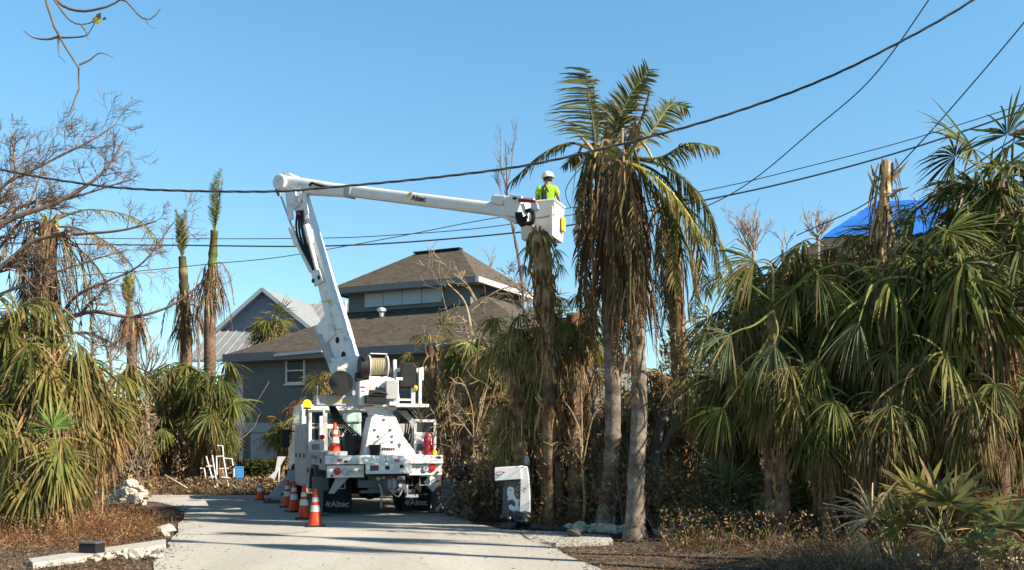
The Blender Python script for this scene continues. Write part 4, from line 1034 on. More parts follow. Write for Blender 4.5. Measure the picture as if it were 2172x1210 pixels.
ub = part('upper_boom', M['fibreglass'], lambda b: rodx(b, (700, 400), (1062, 446), [(0, 0.125), (0.1, 0.128), (1, 0.132)]), smooth=True)
sl = part('boom_sleeve', M['white'], lambda b: rodx(b, (606, 392), (752, 408), [(0, 0.185), (0.3, 0.18), (0.75, 0.14), (0.97, 0.135)], sz=1.05), parent=ub, smooth=True)
part('boom_collar', M['steel_grey'], lambda b: rodx(b, (738, 406), (750, 408), [(0, 0.15), (1, 0.15)], sz=1.05), parent=ub, smooth=True)
part('elbow_pin', M['white'], lambda b: [b.lathe([(0.165, -0.42), (0.178, -0.4), (0.178, 0.26), (0.165, 0.28), (0.14, 0.285), (0.01, 0.285)], n=26, M=TI @ basis(BP(607, 392), BD, (0, 0, 1), BN)),
     plate(b, [(600, 382), (606, 368), (618, 369), (622, 374), (636, 380), (640, 392), (610, 390)], 0.4, 0.1)], parent=ub, smooth=True)
part('elbow_hose', M['black'], lambda b: b.tube(spline([loc(BP(668, 398, 0.2)), loc(BP(676, 394, 0.24)), loc(BP(684, 397, 0.22)), loc(BP(706, 402, 0.17))], 10), 0.03, 6), parent=ub, smooth=True)
part('rod_end', M['black'], lambda b: b.tube([loc(BP(600, 407, 0.22)), loc(BP(606, 420, 0.22))], 0.045, 8), parent=ub, smooth=True)
part('hydraulic_line', M['black'], lambda b: [rod(b, [(752, 418), (900, 437), (1056, 456)], 0.012, 0.05, 5), rod(b, [(752, 416), (900, 435), (1056, 454)], 0.01, 0.1, 5)], parent=ub)
mw = TI @ basis(BP(895, 425, 0.145), unit(BP(1000, 438) - BP(800, 412)), unit(np.cross(BN, unit(BP(1000, 438) - BP(800, 412)))), BN)
lettering('Altec', 0, 0, 0, 0.17, M['letter_dark'], ub, mw=mw, bold=0.003)
part('emblem', M['gold'], lambda b: [plate(b, [(870, 420), (877, 412), (884, 413), (878, 422)], 0.012, 0.17)], parent=ub)
# boom tip, platform (bucket) -----------------------------------------------------
tip = part('boom_tip', M['fibreglass'], lambda b: [plate(b, [(1052, 424), (1056, 418), (1084, 420), (1082, 430), (1074, 440), (1054, 437), (1050, 430)], 0.4, 0.24), plate(b, [(1056, 437), (1080, 440), (1082, 428), (1120, 428), (1114, 466), (1130, 480), (1100, 474), (1078, 468), (1054, 457)], 0.34, 0.16)], bevel=0.03)
part('tip_cover', M['fibreglass'], lambda b: [plate(b, [(1084, 423), (1096, 422), (1119, 428), (1116, 440), (1111, 464), (1106, 467), (1082, 463), (1079, 458)], 0.34, 0.3)], parent=tip, bevel=0.04)
part('tip_arm', M['white'], lambda b: [plate(b, [(1100, 421), (1124, 426), (1122, 440), (1112, 468), (1108, 466), (1114, 436), (1098, 430)], 0.1, 0.4)], parent=tip, bevel=0.01)
part('slot', M['black'], lambda b: [plate(b, [(1106, 428), (1114, 429), (1113, 434), (1105, 433)], 0.02, 0.415)], parent=tip)
part('hose_cluster', M['black'], lambda b: [b.tube(spline([loc(BP(1114 + i * 3, 462, 0.42)), loc(BP(1120 + i * 3, 478 - i, 0.5)), loc(BP(1132, 484 - i * 3, 0.5)), loc(BP(1136 + i, 470, 0.46))], 12), 0.035, 6) for i in range(4)] + [plate(b, [(1112, 470), (1120, 464), (1134, 474), (1134, 486), (1122, 490), (1114, 482)], 0.06, 0.42)], parent=tip, smooth=True)
part('hose_ring', M['black'], lambda b: [b.tube([loc(BP(1144 + 9 * math.cos(a), 472 + 14 * math.sin(a), 0.5)) for a in np.linspace(-2.4, 2.0, 18)], 0.045, 7)], parent=tip, smooth=True)
for pix_ in ([(1124, 445), (1130, 443), (1136, 458), (1138, 468), (1132, 466)], [(1148, 442), (1158, 442), (1162, 454), (1155, 460), (1148, 458)], [(1128, 431), (1152, 432), (1152, 436), (1128, 435)]):
    part('jib_hook', M['white'], lambda b: plate(b, pix_, 0.06, 0.48), parent=tip)
part('red_bar', M['red'], lambda b: [plate(b, [(1121, 433), (1156, 437), (1156, 442), (1121, 440)], 0.06, 0.5)], parent=tip)
# the bucket itself, turned a little
BKY = 20.05
bkc = P(1150, 470, BKY)
bk_rz = R(-20)
zt, zb = P(0, 430, 19.8)[2], P(0, 507, 19.8)[2]
bkM = TI @ (Matrix.Translation((bkc[0], bkc[1], 0)) @ Matrix.Rotation(bk_rz, 4, 'Z'))
hx, hy = 0.385, 0.35
def bucket(b):
    ox = 0.035
    def ring(z, s): return [(-hx * s, -hy * s, z), (hx * s, -hy * s, z), (hx * s, hy * s, z), (-hx * s, hy * s, z)]
    v = ring(zb, 0.93) + ring(zt, 1.0) + [(x * 0.9, y * 0.9, z) for x, y, z in ring(zt, 1.0)] + [(x * 0.9, y * 0.9, zb + 0.05) for x, y, z in ring(zb, 0.93)]
    f = [(3, 2, 1, 0)] + [(i, (i + 1) % 4, 4 + (i + 1) % 4, 4 + i) for i in range(4)] + [(4 + i, 4 + (i + 1) % 4, 8 + (i + 1) % 4, 8 + i) for i in range(4)] + [(8 + i, 8 + (i + 1) % 4, 12 + (i + 1) % 4, 12 + i) for i in range(4)] + [(12, 13, 14, 15)]
    b.add(xf(np.array(v), bkM), f)
bk = part('bucket', M['fibreglass'], bucket, bevel=0.025)
def lip(b):
    r_ = 0.03; p = [(-hx, -hy), (hx, -hy), (hx, hy), (-hx, hy)]
    for i in range(4):
        a, c = p[i], p[(i + 1) % 4]; e = 0.0
        b.tube(xf(np.array([(a[0], a[1], zt), (c[0], c[1], zt)]), bkM), r_, 8)
part('bucket_lip', M['fibreglass'], lip, parent=bk, smooth=True)
part('bucket_rib', M['fibreglass'], lambda b: [b.box((x, -hy - 0.0, (zt + zb) / 2 - 0.05), (0.05, 0.05, 0.6), M=bkM) for x in (0.32,)], parent=bk)
part('yellow_cover', M['yellow'], lambda b: b.box((hx + 0.03, 0.16, (zt + zb) / 2 - 0.02), (0.04, 0.24, 0.3), M=bkM), parent=bk, bevel=0.02)
part('strap', M['black'], lambda b: [b.tube(xf(np.array([(0.3, -0.1, zb), (0.32, -0.12, zb - 0.08), (0.35, -0.1, zb - 0.15)]), bkM), [0.03, 0.02, 0.035], 6)], parent=bk)
part('bucket_cord', M['dark_grey'], lambda b: b.tube(xf(np.array([(-0.02, -hy - 0.012, zt - 0.35), (0.2, -hy - 0.014, zt - 0.33), (hx + 0.01, -hy - 0.01, zt - 0.3)]), bkM), 0.008, 5), parent=bk)
# ------------------------------------------------------------------ the worker in the bucket
def skin(name, nodes, edges, m, parent, off, levels=2):
    me = bpy.data.meshes.new(name)
    me.from_pydata([tuple(np.asarray(p[:3], float) - off) for p in nodes], edges, [])
    o = bpy.data.objects.new(name, me); C.objects.link(o); o.parent = parent
    me.materials.append(m)
    sm = o.modifiers.new('skin', 'SKIN')
    if not me.skin_vertices: 
        bpy.context.view_layer.objects.active = o
    for i, p in enumerate(nodes):
        r = p[3]; me.skin_vertices[0].data[i].radius = (r, r if len(p) < 5 else p[4]); me.skin_vertices[0].data[i].use_root = (i == 0)
    sm.use_smooth_shade = True
    s = o.modifiers.new('subsurf', 'SUBSURF'); s.levels = levels; s.render_levels = levels
    return o

def worker():
    Y = 20.02
    base = P(1160, 507, Y); base[2] = zb + 0.05
    def w_(px, py, dy=0.0): return P(px, py, Y + dy)
    root = thing('person', base, 'worker in lime shirt and white hard hat standing in the raised bucket, back turned', 'person')
    hip = w_(1160, 448); che = w_(1160, 412, 0.02); nk = w_(1161, 394, 0.03); hd = w_(1162, 383, 0.03)
    lS, lE, lH = w_(1144, 401), w_(1139, 420, -0.06), w_(1141, 433, 0.12)
    rS, rE, rH = w_(1177, 401), w_(1184, 418, -0.08), w_(1187, 431, 0.0)
    f0 = base[2]
    def leg(s):
        return [(hip[0] + s * 0.09, Y, hip[2] - 0.05, 0.085), (hip[0] + s * 0.12, Y + 0.16, f0 + 0.34, 0.065), (hip[0] + s * 0.1, Y - 0.04, f0 + 0.07, 0.05), (hip[0] + s * 0.11, Y + 0.12, f0 + 0.03, 0.04)]
    nodes = [(*hip, 0.13, 0.1), (*che, 0.15, 0.1), (*nk, 0.055, 0.055), (hd[0], hd[1] + 0.02, hd[2] - 0.03, 0.075, 0.085), (hd[0], hd[1] + 0.02, hd[2] + 0.07, 0.08, 0.09), (hd[0], hd[1] + 0.01, hd[2] + 0.12, 0.05, 0.06)]
    ed = [(0, 1), (1, 2), (2, 3), (3, 4), (4, 5)]
    for S, E, H in ((lS, lE, lH), (rS, rE, rH)):
        i = len(nodes); nodes += [(*S, 0.06), (*E, 0.042), (*H, 0.03)]; ed += [(1, i), (i, i + 1), (i + 1, i + 2)]
        d = unit(H - E); sd = unit(np.cross(d, [0, 1, 0])); pm = H + d * 0.06; k = len(nodes)
        nodes.append((*pm, 0.034, 0.02)); ed.append((i + 2, k))
        for q, (a_, L_) in enumerate(((-0.032, 0.07), (-0.011, 0.08), (0.011, 0.075), (0.032, 0.058))):
            j = len(nodes); r0 = pm + sd * a_ + d * 0.03; nodes += [(*r0, 0.009), (*(r0 + d * L_ * 0.5 + np.array([0, 0.012, 0])), 0.0085), (*(r0 + d * L_ * 0.8 + np.array([0, 0.035, 0])), 0.007)]; ed += [(k, j), (j, j + 1), (j + 1, j + 2)]
        j = len(nodes); t0 = H + d * 0.03 + sd * 0.035; nodes += [(*t0, 0.011), (*(t0 + sd * 0.03 + d * 0.03), 0.009)]; ed += [(k, j), (j, j + 1)]
    for s in (-1, 1):
        i = len(nodes); nodes += leg(s); ed += [(0, i), (i, i + 1), (i + 1, i + 2), (i + 2, i + 3)]
    skin('body', nodes, ed, M['skin'], root, base)
    # clothes
    t1 = che + (hip - che) * 0.55
    sh = [(*t1, 0.185, 0.13), (*(hip + np.array([0, 0, 0.02])), 0.19, 0.135), (*che, 0.2, 0.135), (*(nk - np.array([0, 0, 0.05])), 0.1, 0.085)]
    se = [(0, 1), (0, 2), (2, 3)]
    for S, E in ((lS, lE), (rS, rE)):
        i = len(sh); sh += [(*S, 0.085), (*(S + (E - S) * 0.8), 0.072)]; se += [(2, i), (i, i + 1)]
    skin('shirt', sh, se, M['lime'], root, base)
    tr = [(*(hip - np.array([0, 0, 0.02])), 0.16, 0.13)]; te = []
    for s in (-1, 1):
        i = len(tr); L = leg(s); tr += [(*L[0][:3], 0.105), (*L[1][:3], 0.085), (*L[2][:3], 0.07)]; te += [(0, i), (i, i + 1), (i + 1, i + 2)]
    skin('trousers', tr, te, M['navy'], root, base)
    sl_ = [(*(lE + (lS - lE) * 0.12), 0.05), (*lH, 0.04)]
    skin('shaded_forearm', sl_, [(0, 1)], M['navy'], root, base)  # dark cover stands in for the shade on the left forearm
    # head details: ears, nose, hair
    e = MB()
    for s in (-1, 1): e.box((hd[0] + s * 0.088, hd[1] + 0.02, hd[2] + 0.01), (0.02, 0.045, 0.06))
    e.box((hd[0], hd[1] + 0.125, hd[2]), (0.03, 0.04, 0.05), taper=0.5)
    e.build('face_features', M['skin'], root, offset=base, bevel=0.008)
    h = MB(); h.lathe([(0.085, -0.02), (0.098, 0.03), (0.098, 0.07)], (hd[0], hd[1] + 0.0, hd[2] + 0.01), 16); h.build('hair', M['navy'], root, True, offset=base)
    hz = hd[2] + 0.055
    ht = MB(); ht.lathe([(0.14, 0), (0.15, 0.012), (0.122, 0.022), (0.12, 0.06), (0.1, 0.105), (0.06, 0.13), (0.01, 0.14)], (hd[0], hd[1] + 0.02, hz), 20)
    ht.box((hd[0], hd[1] + 0.02, hz + 0.09), (0.03, 0.2, 0.11), taper=0.6)
    ht.build('hard_hat', M['white_flat'], root, True, offset=base)
    hs = MB()
    def strap(a, c, dy=-0.148, w_0=0.035):
        p0, p1 = w_(*a, dy), w_(*c, dy); d = p1 - p0; L = np.linalg.norm(d); ang = math.atan2(d[0], -d[2])
        hs.box((p0 + p1) / 2, (w_0, 0.02, L), ry=ang)
    strap((1150, 392), (1155, 408), -0.13); strap((1163, 393), (1156, 408), -0.13); strap((1155, 406), (1154, 430), -0.15, 0.07)
    strap((1150, 394), (1150, 424), -0.135, 0.03); strap((1160, 400), (1157, 428), -0.145, 0.025)
    hs.build('harness', M['navy'], root, offset=base, bevel=0.006)
worker()

# ------------------------------------------------------------------ cones
def cone_parts(root, h=0.71):
    b = MB(); b.box((0, 0, 0.018), (0.36, 0.36, 0.036), taper=0.94); b.build('base', M['black'], root, bevel=0.006)
    c = MB(); r0, r1 = 0.135, 0.03
    def rr(z): return r0 + (r1 - r0) * z / h
    c.lathe([(r0 + 0.012, 0.036), (rr(0.06), 0.06), (rr(h * 0.5), h * 0.5), (rr(h * 0.96), h * 0.96), (r1 * 0.7, h), (0.012, h)], n=22); body = c.build('cone_body', M['orange'], root, True)
    for z0, z1 in ((0.4, 0.57), (0.66, 0.78)):
        d = MB(); d.lathe([(rr(h * z0) + 0.0025, h * z0), (rr(h * z1) + 0.0025, h * z1)], n=22); d.f = [f for f in d.f if len(f) == 4]; d.m = [0] * len(d.f); d.build('reflective_band', M['reflective'], body, True)
def cone(px, py, label, group='traffic cones beside the truck', s=1.0, at=None, rz=0.0):
    x, y = G(px, py) if at is None else at[:2]
    r_ = thing('traffic_cone', (x, y, 0.0 if at is None else at[2]), label, 'traffic cone', group, rz)
    cone_parts(r_); r_.scale = (s, s, s); return r_
cone(669, 1117, 'nearest orange traffic cone in front of the left rear wheel', rz=0.3)
cone(645, 1101, 'shaded traffic cone just behind the nearest one', rz=0.1)
cone(624, 1086, 'brightly sunlit traffic cone beside the truck side cabinet', s=1.0, rz=0.7)
cone(610, 1076, 'shaded traffic cone half hidden behind the sunlit one', s=0.95)
cone(552, 1061, 'lone far traffic cone at the road edge by the debris', s=0.85, rz=0.4)
dk = TM @ Vector((rx(714), 0.28, 1.302))
cone(0, 0, 'orange traffic cone standing on the truck deck', at=dk, rz=0.5)
# things on the deck
p = TM @ Vector((rx(795), 0.1, 1.302))
r_ = thing('black_pail', p, 'small black pail standing on the deck before the white pedestal', 'bucket')
b = MB(); b.lathe([(0.1, 0), (0.13, 0.2), (0.135, 0.24), (0.12, 0.24), (0.1, 0.05)], n=16); b.build('pail_body', M['black'], r_, True)
b = MB(); b.tube([(0.13 * math.cos(a), -0.02 - 0.03 * math.sin(a), 0.23 + 0.08 * math.sin(a)) for a in np.linspace(0, math.pi, 9)], 0.006, 5); b.build('handle', M['steel_grey'], r_)
p = TM @ Vector((-0.45, 1.1, 1.302)); rng = np.random.default_rng(11)
def lump(c, d, seed, sub=3, rough=0.25):
    """closed crumpled lump: displaced sphere"""
    import bmesh
    bm = bmesh.new(); bmesh.ops.create_icosphere(bm, subdivisions=sub, radius=1.0)
    rng = np.random.default_rng(seed); ph = rng.uniform(0, 6, (6, 3)); fr = rng.uniform(1.2, 5.5, (6, 3))
    v = np.array([q.co[:] for q in bm.verts]); n = sum(np.sin(v @ fr[i] + ph[i, 0]) / (1 + 0.35 * i) for i in range(6)) / 3
    v = v * (1 + rough * n)[:, None] * np.asarray(d) + np.asarray(c)
    f = [tuple(q.index for q in fc.verts) for fc in bm.faces]; bm.free(); return v, f
r_ = thing('tool_bag', p, 'brown canvas tool bag lying on the truck deck', 'bag')
b = MB(); v, f = lump((0, 0, 0.2), (0.4, 0.25, 0.22), 4); v[:, 2] = np.maximum(v[:, 2], 0); b.add(v, f); b.build('bag_body', mat('brown_canvas', (0.09, 0.06, 0.045), rough=0.95, noise=0.3), r_, True)
b = MB(); b.tube(spline([(-0.2, 0, 0.36), (0, 0, 0.5), (0.2, 0, 0.36)], 9), 0.015, 6); b.build('handle', M['black'], r_)
b = MB(); b.tube([(0.1, -0.1, 0.2), (0.5, -0.15, 0.62)], 0.018, 6); o = b.build('shovel', M['wood_board'], None); 
o.location = p; tag(o, 'wooden tool handle leaning out of the bag on the deck', 'tool')

# ------------------------------------------------------------------ mailbox, bags, stones, debris
def mailbox():
    Y = 18.2
    x0 = (1052 - CX) * Y / F
    r_ = thing('mailbox', ((1090 - CX) * Y / F, Y, 0), 'white mailbox post with a painted dark panel by the road edge', 'mailbox', rz=R(-8))
    k = Y / F
    def lx(px): return (px - 1090) * k
    def lz(py): return EYE - (py - HY) * k
    b = MB(); b.prism([(lx(1103), 0), (lx(1127), 0), (lx(1127), lz(1050)), (lx(1124), lz(1010)), (lx(1121), lz(990)), (lx(1106), lz(987)), (lx(1104), lz(1000)), (lx(1106), lz(1020))], 0.3, 0, basis((0, 0.15, 0), (1, 0, 0), (0, 0, 1), (0, -1, 0)))
    b.build('post', M['white_flat'], r_, bevel=0.015)
    b = MB(); b.prism([(lx(1052), lz(1020)), (lx(1109), lz(1016)), (lx(1108), lz(988)), (lx(1051.5), lz(992))], 0.36, 0, basis((0, 0.18, 0), (1, 0, 0), (0, 0, 1), (0, -1, 0)))
    bx_ = b.build('letter_box', M['white_flat'], r_, bevel=0.012)
    b = MB(); b.tube(spline([(lx(1055), -0.2, lz(1003.5)), (lx(1058), -0.2, lz(1001)), (lx(1066), -0.2, lz(1001)), (lx(1072), -0.2, lz(1001.5))], 8), 0.008, 6); b.lathe([(0.016, 0), (0.016, 0.03)], n=10, M=basis((lx(1072), -0.19, lz(1002)), (1, 0, 0), (0, 0, 1), (0, -1, 0))); b.build('handle', M['red'], bx_)
    b = MB(); b.bx(lx(1070), lx(1105), 0.0, 0.03, 0.02, lz(1020.5)); b.bx(lx(1066), lx(1070), 0.0, 0.028, 0.02, lz(1034))
    pn = b.build('panel', M['dark_grey'], r_)
    # white animal shape cut from board on the panel
    def pz(pts): return [(lx(x), lz(y)) for x, y in pts]
    sil = [(1076, 1042), (1077, 1035), (1082, 1032.5), (1088, 1034), (1091, 1040), (1090, 1047), (1093, 1054), (1097, 1060), (1101, 1058), (1102, 1064), (1099, 1068), (1101, 1076), (1104, 1084), (1086, 1085), (1080, 1080), (1079, 1074), (1083, 1070), (1089, 1074), (1093, 1075), (1094, 1067), (1088, 1060), (1080, 1061), (1076, 1063), (1078, 1055), (1076, 1049)]
    Mp = basis((0, -0.004, 0), (1, 0, 0), (0, 0, 1), (0, -1, 0))
    b = MB(); b.prism(pz(sil), 0.012, 0, Mp); b.prism(pz([(1099, 1025), (1109, 1017.5), (1109, 1025)]), 0.012, 0, Mp); b.build('cutout', M['white_flat'], pn)
    b = MB(); 
    for q in ([(1092, 1037), (1102, 1029.5), (1103, 1032), (1094, 1039)], [(1094, 1041), (1103, 1036.5), (1103.5, 1039.5), (1095, 1043)], [(1093, 1047), (1098, 1045), (1100, 1051), (1097, 1055)]): b.prism(pz(q), 0.012, 0, Mp)
    b.build('cutout_fin', mat('reddish_fin', (0.45, 0.25, 0.2), rough=0.7), pn)
    b = MB(); b.lathe([(0.015, 0), (0.015, 0.004)], n=10, M=basis((lx(1083), -0.018, lz(1040)), (1, 0, 0), (0, 0, 1), (0, -1, 0))); b.build('eye', M['black'], pn)
    b = MB(); b.prism(pz([(1110, 985), (1121, 990), (1121, 975), (1118, 968), (1111, 967)]), 0.03, 0, basis((0, 0.2, 0), (1, 0, 0), (0, 0, 1), (0, -1, 0))); b.build('number_board', M['steel_grey'], r_)
mailbox()

def bag(px, py, w, d, h, seed, label, m='bag', group=None, name='rubbish_bag'):
    x, y = G(px, py)
    b = MB(); v, f = lump((0, 0, h * 0.42), (w / 2, d / 2, h / 2), seed, 4, 0.32); v[:, 2] = np.maximum(v[:, 2], -0.06); b.add(v, f)
    o = b.build(name, M[m]); o.location = (x, y, 0); tag(o, label, 'bag' if 'bag' in name else name.split('_')[-1], group); return o
bag(1082, 1117, 0.34, 0.3, 0.3, 21, 'left of the two shiny black rubbish bags at the foot of the mailbox')
bag(1108, 1118, 0.42, 0.34, 0.32, 22, 'right of the two shiny black rubbish bags at the foot of the mailbox')
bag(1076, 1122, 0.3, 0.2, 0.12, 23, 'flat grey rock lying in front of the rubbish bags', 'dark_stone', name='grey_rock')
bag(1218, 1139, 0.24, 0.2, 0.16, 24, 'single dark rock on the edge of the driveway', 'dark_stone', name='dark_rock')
def high_bag(px, py, Y, w, h, seed, label, m='bag'):
    p = P(px, py, Y); b = MB(); v, f = lump((0, 0, p[2]), (w / 2, w / 2, h / 2), seed, 4, 0.3); v[:, 2] = np.maximum(v[:, 2], 0.0); b.add(v, f)
    b.tube([(0, 0, 0), (0.02, 0, p[2])], 0.05, 6)
    o = b.build('storm_debris_bundle', M[m]); o.location = (p[0], Y, 0); tag(o, label, 'debris')
high_bag(985, 1008, 20.9, 0.62, 0.42, 31, 'dark bundle heaped on the bush beside the truck tail', 'black')
high_bag(962, 1055, 20.6, 0.5, 0.85, 32, 'dark grey wrapped bundle standing beside the right mud flap', 'dark_grey')

def rock(x, y, s, seed, label, group, m='stone', z=0.0, name='edging_stone', cat='stone'):
    b = MB(); v, f = lump((0, 0, 0.3 * s), (s * 0.55, s * 0.45, s * 0.42), seed, 2, 0.6); b.add(v, f)
    o = b.build(name, M[m], smooth=False); o.location = (x, y, z - 0.03); tag(o, label, cat, group)
rs = np.random.default_rng(8)
row = [(1133, 1122), (1146, 1122), (1158, 1123), (1170, 1124), (1182, 1125), (1194, 1125), (1208, 1124), (1230, 1126), (1255, 1126), (1277, 1128), (1297, 1129), (1312, 1130), (1330, 1129), (1362, 1131), (1400, 1133), (1418, 1136)]
for i, (px, py) in enumerate(row):
    x, y = G(px, py)
    dark = px < 1195  # dark stone colour stands in for the shade beside the mailbox
    rock(x, y + 0.1, (0.13 if dark else rs.uniform(0.17, 0.24)), 100 + i, 'stone darkened for shade in the edging row right of the mailbox' if dark else 'pale rounded stone in the edging row before the coconut palms', 'edging stones darkened for shade' if dark else 'pale edging stones', 'dark_stone' if dark else 'stone')
lrow = [(205, 1186), (226, 1182), (248, 1179), (262, 1183), (281, 1182), (294, 1181), (313, 1180), (331, 1182), (270, 1176), (305, 1176)]
for i, (px, py) in enumerate(lrow):
    x, y = G(px, py); rock(x, y, rs.uniform(0.12, 0.2), 140 + i, 'pale rock in the loose row along the left pavement slab', 'rocks by the pavement slab')
x, y = G(350, 1130); rock(x, y, 0.26, 160, 'flat tan rock on the left verge where the soil meets the road', None, z=-0.02, name='flat_rock')
# black drain box on the slab
x, y = G(195, 1180); r_ = thing('black_box', (x, y, 0.05), 'black plastic box with grey lid on the left pavement slab', 'box', rz=R(-15))
b = MB(); b.bx(-0.14, 0.14, -0.1, 0.1, 0, 0.13); b.build('box_body', M['black'], r_, bevel=0.01); b = MB(); b.bx(-0.15, 0.15, -0.11, 0.11, 0.132, 0.155); b.build('lid', M['dark_grey'], r_, bevel=0.006)
# pale rubble heap on the left verge
x, y = G(278, 1072)
for i in range(26):
    u = rs.uniform(0, 1); rr_ = 0.62 * (1 - u) + 0.05
    a = rs.uniform(0, 6.28)
    rock(x + rr_ * math.cos(a) * rs.uniform(0.3, 1), y + rr_ * math.sin(a) * 0.6, rs.uniform(0.16, 0.34), 200 + i, 'chunk of pale limestone in the rubble heap on the left verge', 'limestone rubble heap', z=u * 0.55, name='limestone_chunk')
# white pipe frames dumped on the verge
def frame(name, segs, label, r=0.024):
    Y = 29.6; b = MB(); p0 = P(segs[0][0][0], 1040, Y); p0[2] = 0
    for s_ in segs:
        pts = [P(a, c, Y + (s_i * 0.02)) for s_i, (a, c) in enumerate(s_)]; b.tube(pts, r, 6)
    o = b.build(name, M['white_flat'], offset=p0); o.location = p0; tag(o, label, 'frame', 'discarded white pipe frames')
    return o
frame('pipe_frame', [[(437, 968), (456, 1035)], [(450, 966), (461, 1034)], [(438, 990), (453, 989)], [(443, 1014), (457, 1011)], [(425, 994), (433, 993), (436, 1013)]], 'left white pipe ladder frame leaning in the roadside debris')
frame('pipe_frame', [[(461, 946), (472, 946), (474, 972), (492, 974), (494, 988)], [(458, 969), (474, 968)], [(459, 970), (460, 1008)], [(474, 972), (484, 1032)], [(465, 995), (485, 994)], [(470, 1013), (487, 1014)], [(496, 994), (496, 1012)]], 'right white pipe frame with tall hooked arm in the roadside debris')
p = P(507, 1000, 30.0); r_ = thing('cooler', (p[0], 30.0, 0), 'blue plastic cooler lying among the roadside debris', 'cooler', rz=0.3)
b = MB(); b.bx(-0.14, 0.14, -0.12, 0.12, 0.45, 0.78); b.build('cooler_body', M['blue'], r_, bevel=0.02); b = MB(); b.bx(-0.15, 0.15, -0.13, 0.13, 0.784, 0.83); b.build('lid', M['blue'], r_, bevel=0.01)
b = MB(); b.bx(-0.12, 0.12, -0.1, 0.1, -0.02, 0.447); b.build('crate', M['dark_grey'], r_)
p = P(586, 1000, 29.5); b = MB(); b.prism([(0, 0.35), (0.22, 0.55), (0.3, 1.0), (0.55, 1.0), (0.4, 0.75), (0.2, 0.3)], 0.03, 0, basis((-0.25, 0, 0), (1, 0, 0), (0, 0, 1), (0, -1, 0))); b.tube([(0.05, 0, 0), (0.1, 0.02, 0.7)], 0.02, 5)
o = b.build('scrap_sheet', M['white_flat']); o.location = (p[0], 29.5, 0.15); tag(o, 'bent white sheet propped in the debris beside the truck cab', 'scrap')
# low dark hedge before the garage
def hedge():
    rng = np.random.default_rng(77); Y = 34.5
    a, c = (505 - CX) * Y / F, (600 - CX) * Y / F
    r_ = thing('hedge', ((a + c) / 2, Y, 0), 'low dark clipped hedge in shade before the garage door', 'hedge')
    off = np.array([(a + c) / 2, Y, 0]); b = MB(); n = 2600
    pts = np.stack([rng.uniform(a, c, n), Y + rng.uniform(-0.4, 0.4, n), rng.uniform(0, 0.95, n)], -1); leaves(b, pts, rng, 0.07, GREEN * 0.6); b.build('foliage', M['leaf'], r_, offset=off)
    b = MB()
    for i in range(6): x = a + (c - a) * (i + 0.5) / 6; b.tube([(x, Y, -0.05), (x + 0.05, Y, 0.7)], 0.03, 5, 0, True, (0.1, 0.07, 0.05))
    b.build('stem', M['twig'], r_, offset=off)
hedge()
# boards among the debris
for i, (a, c, lb_) in enumerate((((492, 1028), (512, 1053), 'pale broken board lying in the debris at the road edge'), ((350, 1008), (398, 1036), 'long pale stripped branch lying on the debris left of the pipe frames'))):
    b = MB(); p0, p1 = P(*a, 28.9), P(*c, 28.9); p0[2] = max(p0[2], 0.05); p1[2] = max(p1[2], 0.03); b.tube([p0, p1], 0.03, 5); o = b.build('broken_board', M['wood_board'], offset=p0); o.location = p0; tag(o, lb_, 'board')

# ------------------------------------------------------------------ overhead wires
def wire(label, pts, YA, YB, r, twist=0.0, name='power_line'):
    qA, qB = (pts[0][0] - CX) / F, (pts[-1][0] - CX) / F
    XA, XB = qA * YA, qB * YB; out = []
    sp = spline([(a, c, 0) for a, c in pts], 70)
    for px, py, _ in sp:
        q = (px - CX) / F; t = (q * YA - XA) / ((XB - XA) - q * (YB - YA)); Y = YA + (YB - YA) * t; out.append(P(px, py, Y))
    b = MB(); out = np.array(out)
    if twist:
        L = np.r_[0, np.cumsum(np.linalg.norm(np.diff(out, axis=0), axis=1))]; fine = spline(out, 600); L = np.linspace(0, L[-1], 600)
        for k in range(3):
            a = L * twist + k * 2.094; b.tube(fine + np.stack([np.zeros(600), np.cos(a), np.sin(a)], -1) * r * 0.62, r * 0.6, 5, 0, False)
    else: b.tube(out, r, 5, 0, False)
    p0 = out[0]; o = b.build(name, M['cable'], smooth=True, offset=p0); o.location = p0; tag(o, label, 'cable')
wire('thick twisted black cable sagging right across the picture before the boom elbow', [(-200, 318), (0, 360), (140, 385), (300, 402), (560, 407), (700, 398), (940, 375), (1150, 345), (1400, 285), (1560, 238), (1720, 180), (1870, 110), (2065, 0), (2350, -200)], 15.2, 12.5, 0.0165, 7.0)
wire('straight dark wire passing behind the boom and the coconut palms', [(-200, 512), (200, 519), (400, 521), (650, 523), (850, 515), (1085, 495), (1210, 478), (1480, 428), (1700, 380), (1950, 310), (2300, 190)], 30, 21.5, 0.022)
wire('thin wire just above the straight dark wire', [(-200, 500), (200, 506), (400, 507), (650, 506), (820, 500), (1085, 476), (1480, 408), (1720, 352), (1960, 288), (2300, 180)], 32, 23, 0.013)
wire('thin rising wire crossing low above the grey house roof', [(100, 590), (300, 575), (450, 560), (600, 545), (830, 505), (1050, 463), (1300, 430)], 30, 26, 0.013)
wire('steep thin wire climbing to the top right corner', [(1380, 480), (1505, 435), (1600, 380), (1720, 280), (1850, 165), (1970, 0), (2060, -140)], 26, 17, 0.013)
wire('steep dark wire running over the right hand palms to the frame edge', [(1690, 500), (1840, 430), (1900, 360), (2000, 250), (2150, 75), (2300, -110)], 24, 17, 0.014)
wire('short service wire dropping to the tarped roof', [(1760, 570), (1920, 452), (1990, 402), (2200, 262)], 30, 20, 0.018)
wire('loose thin wire hanging in a curve from the coconut palm crown', [(1238, 350), (1212, 380), (1200, 405), (1203, 425), (1210, 440)], 18.5, 18.5, 0.01)
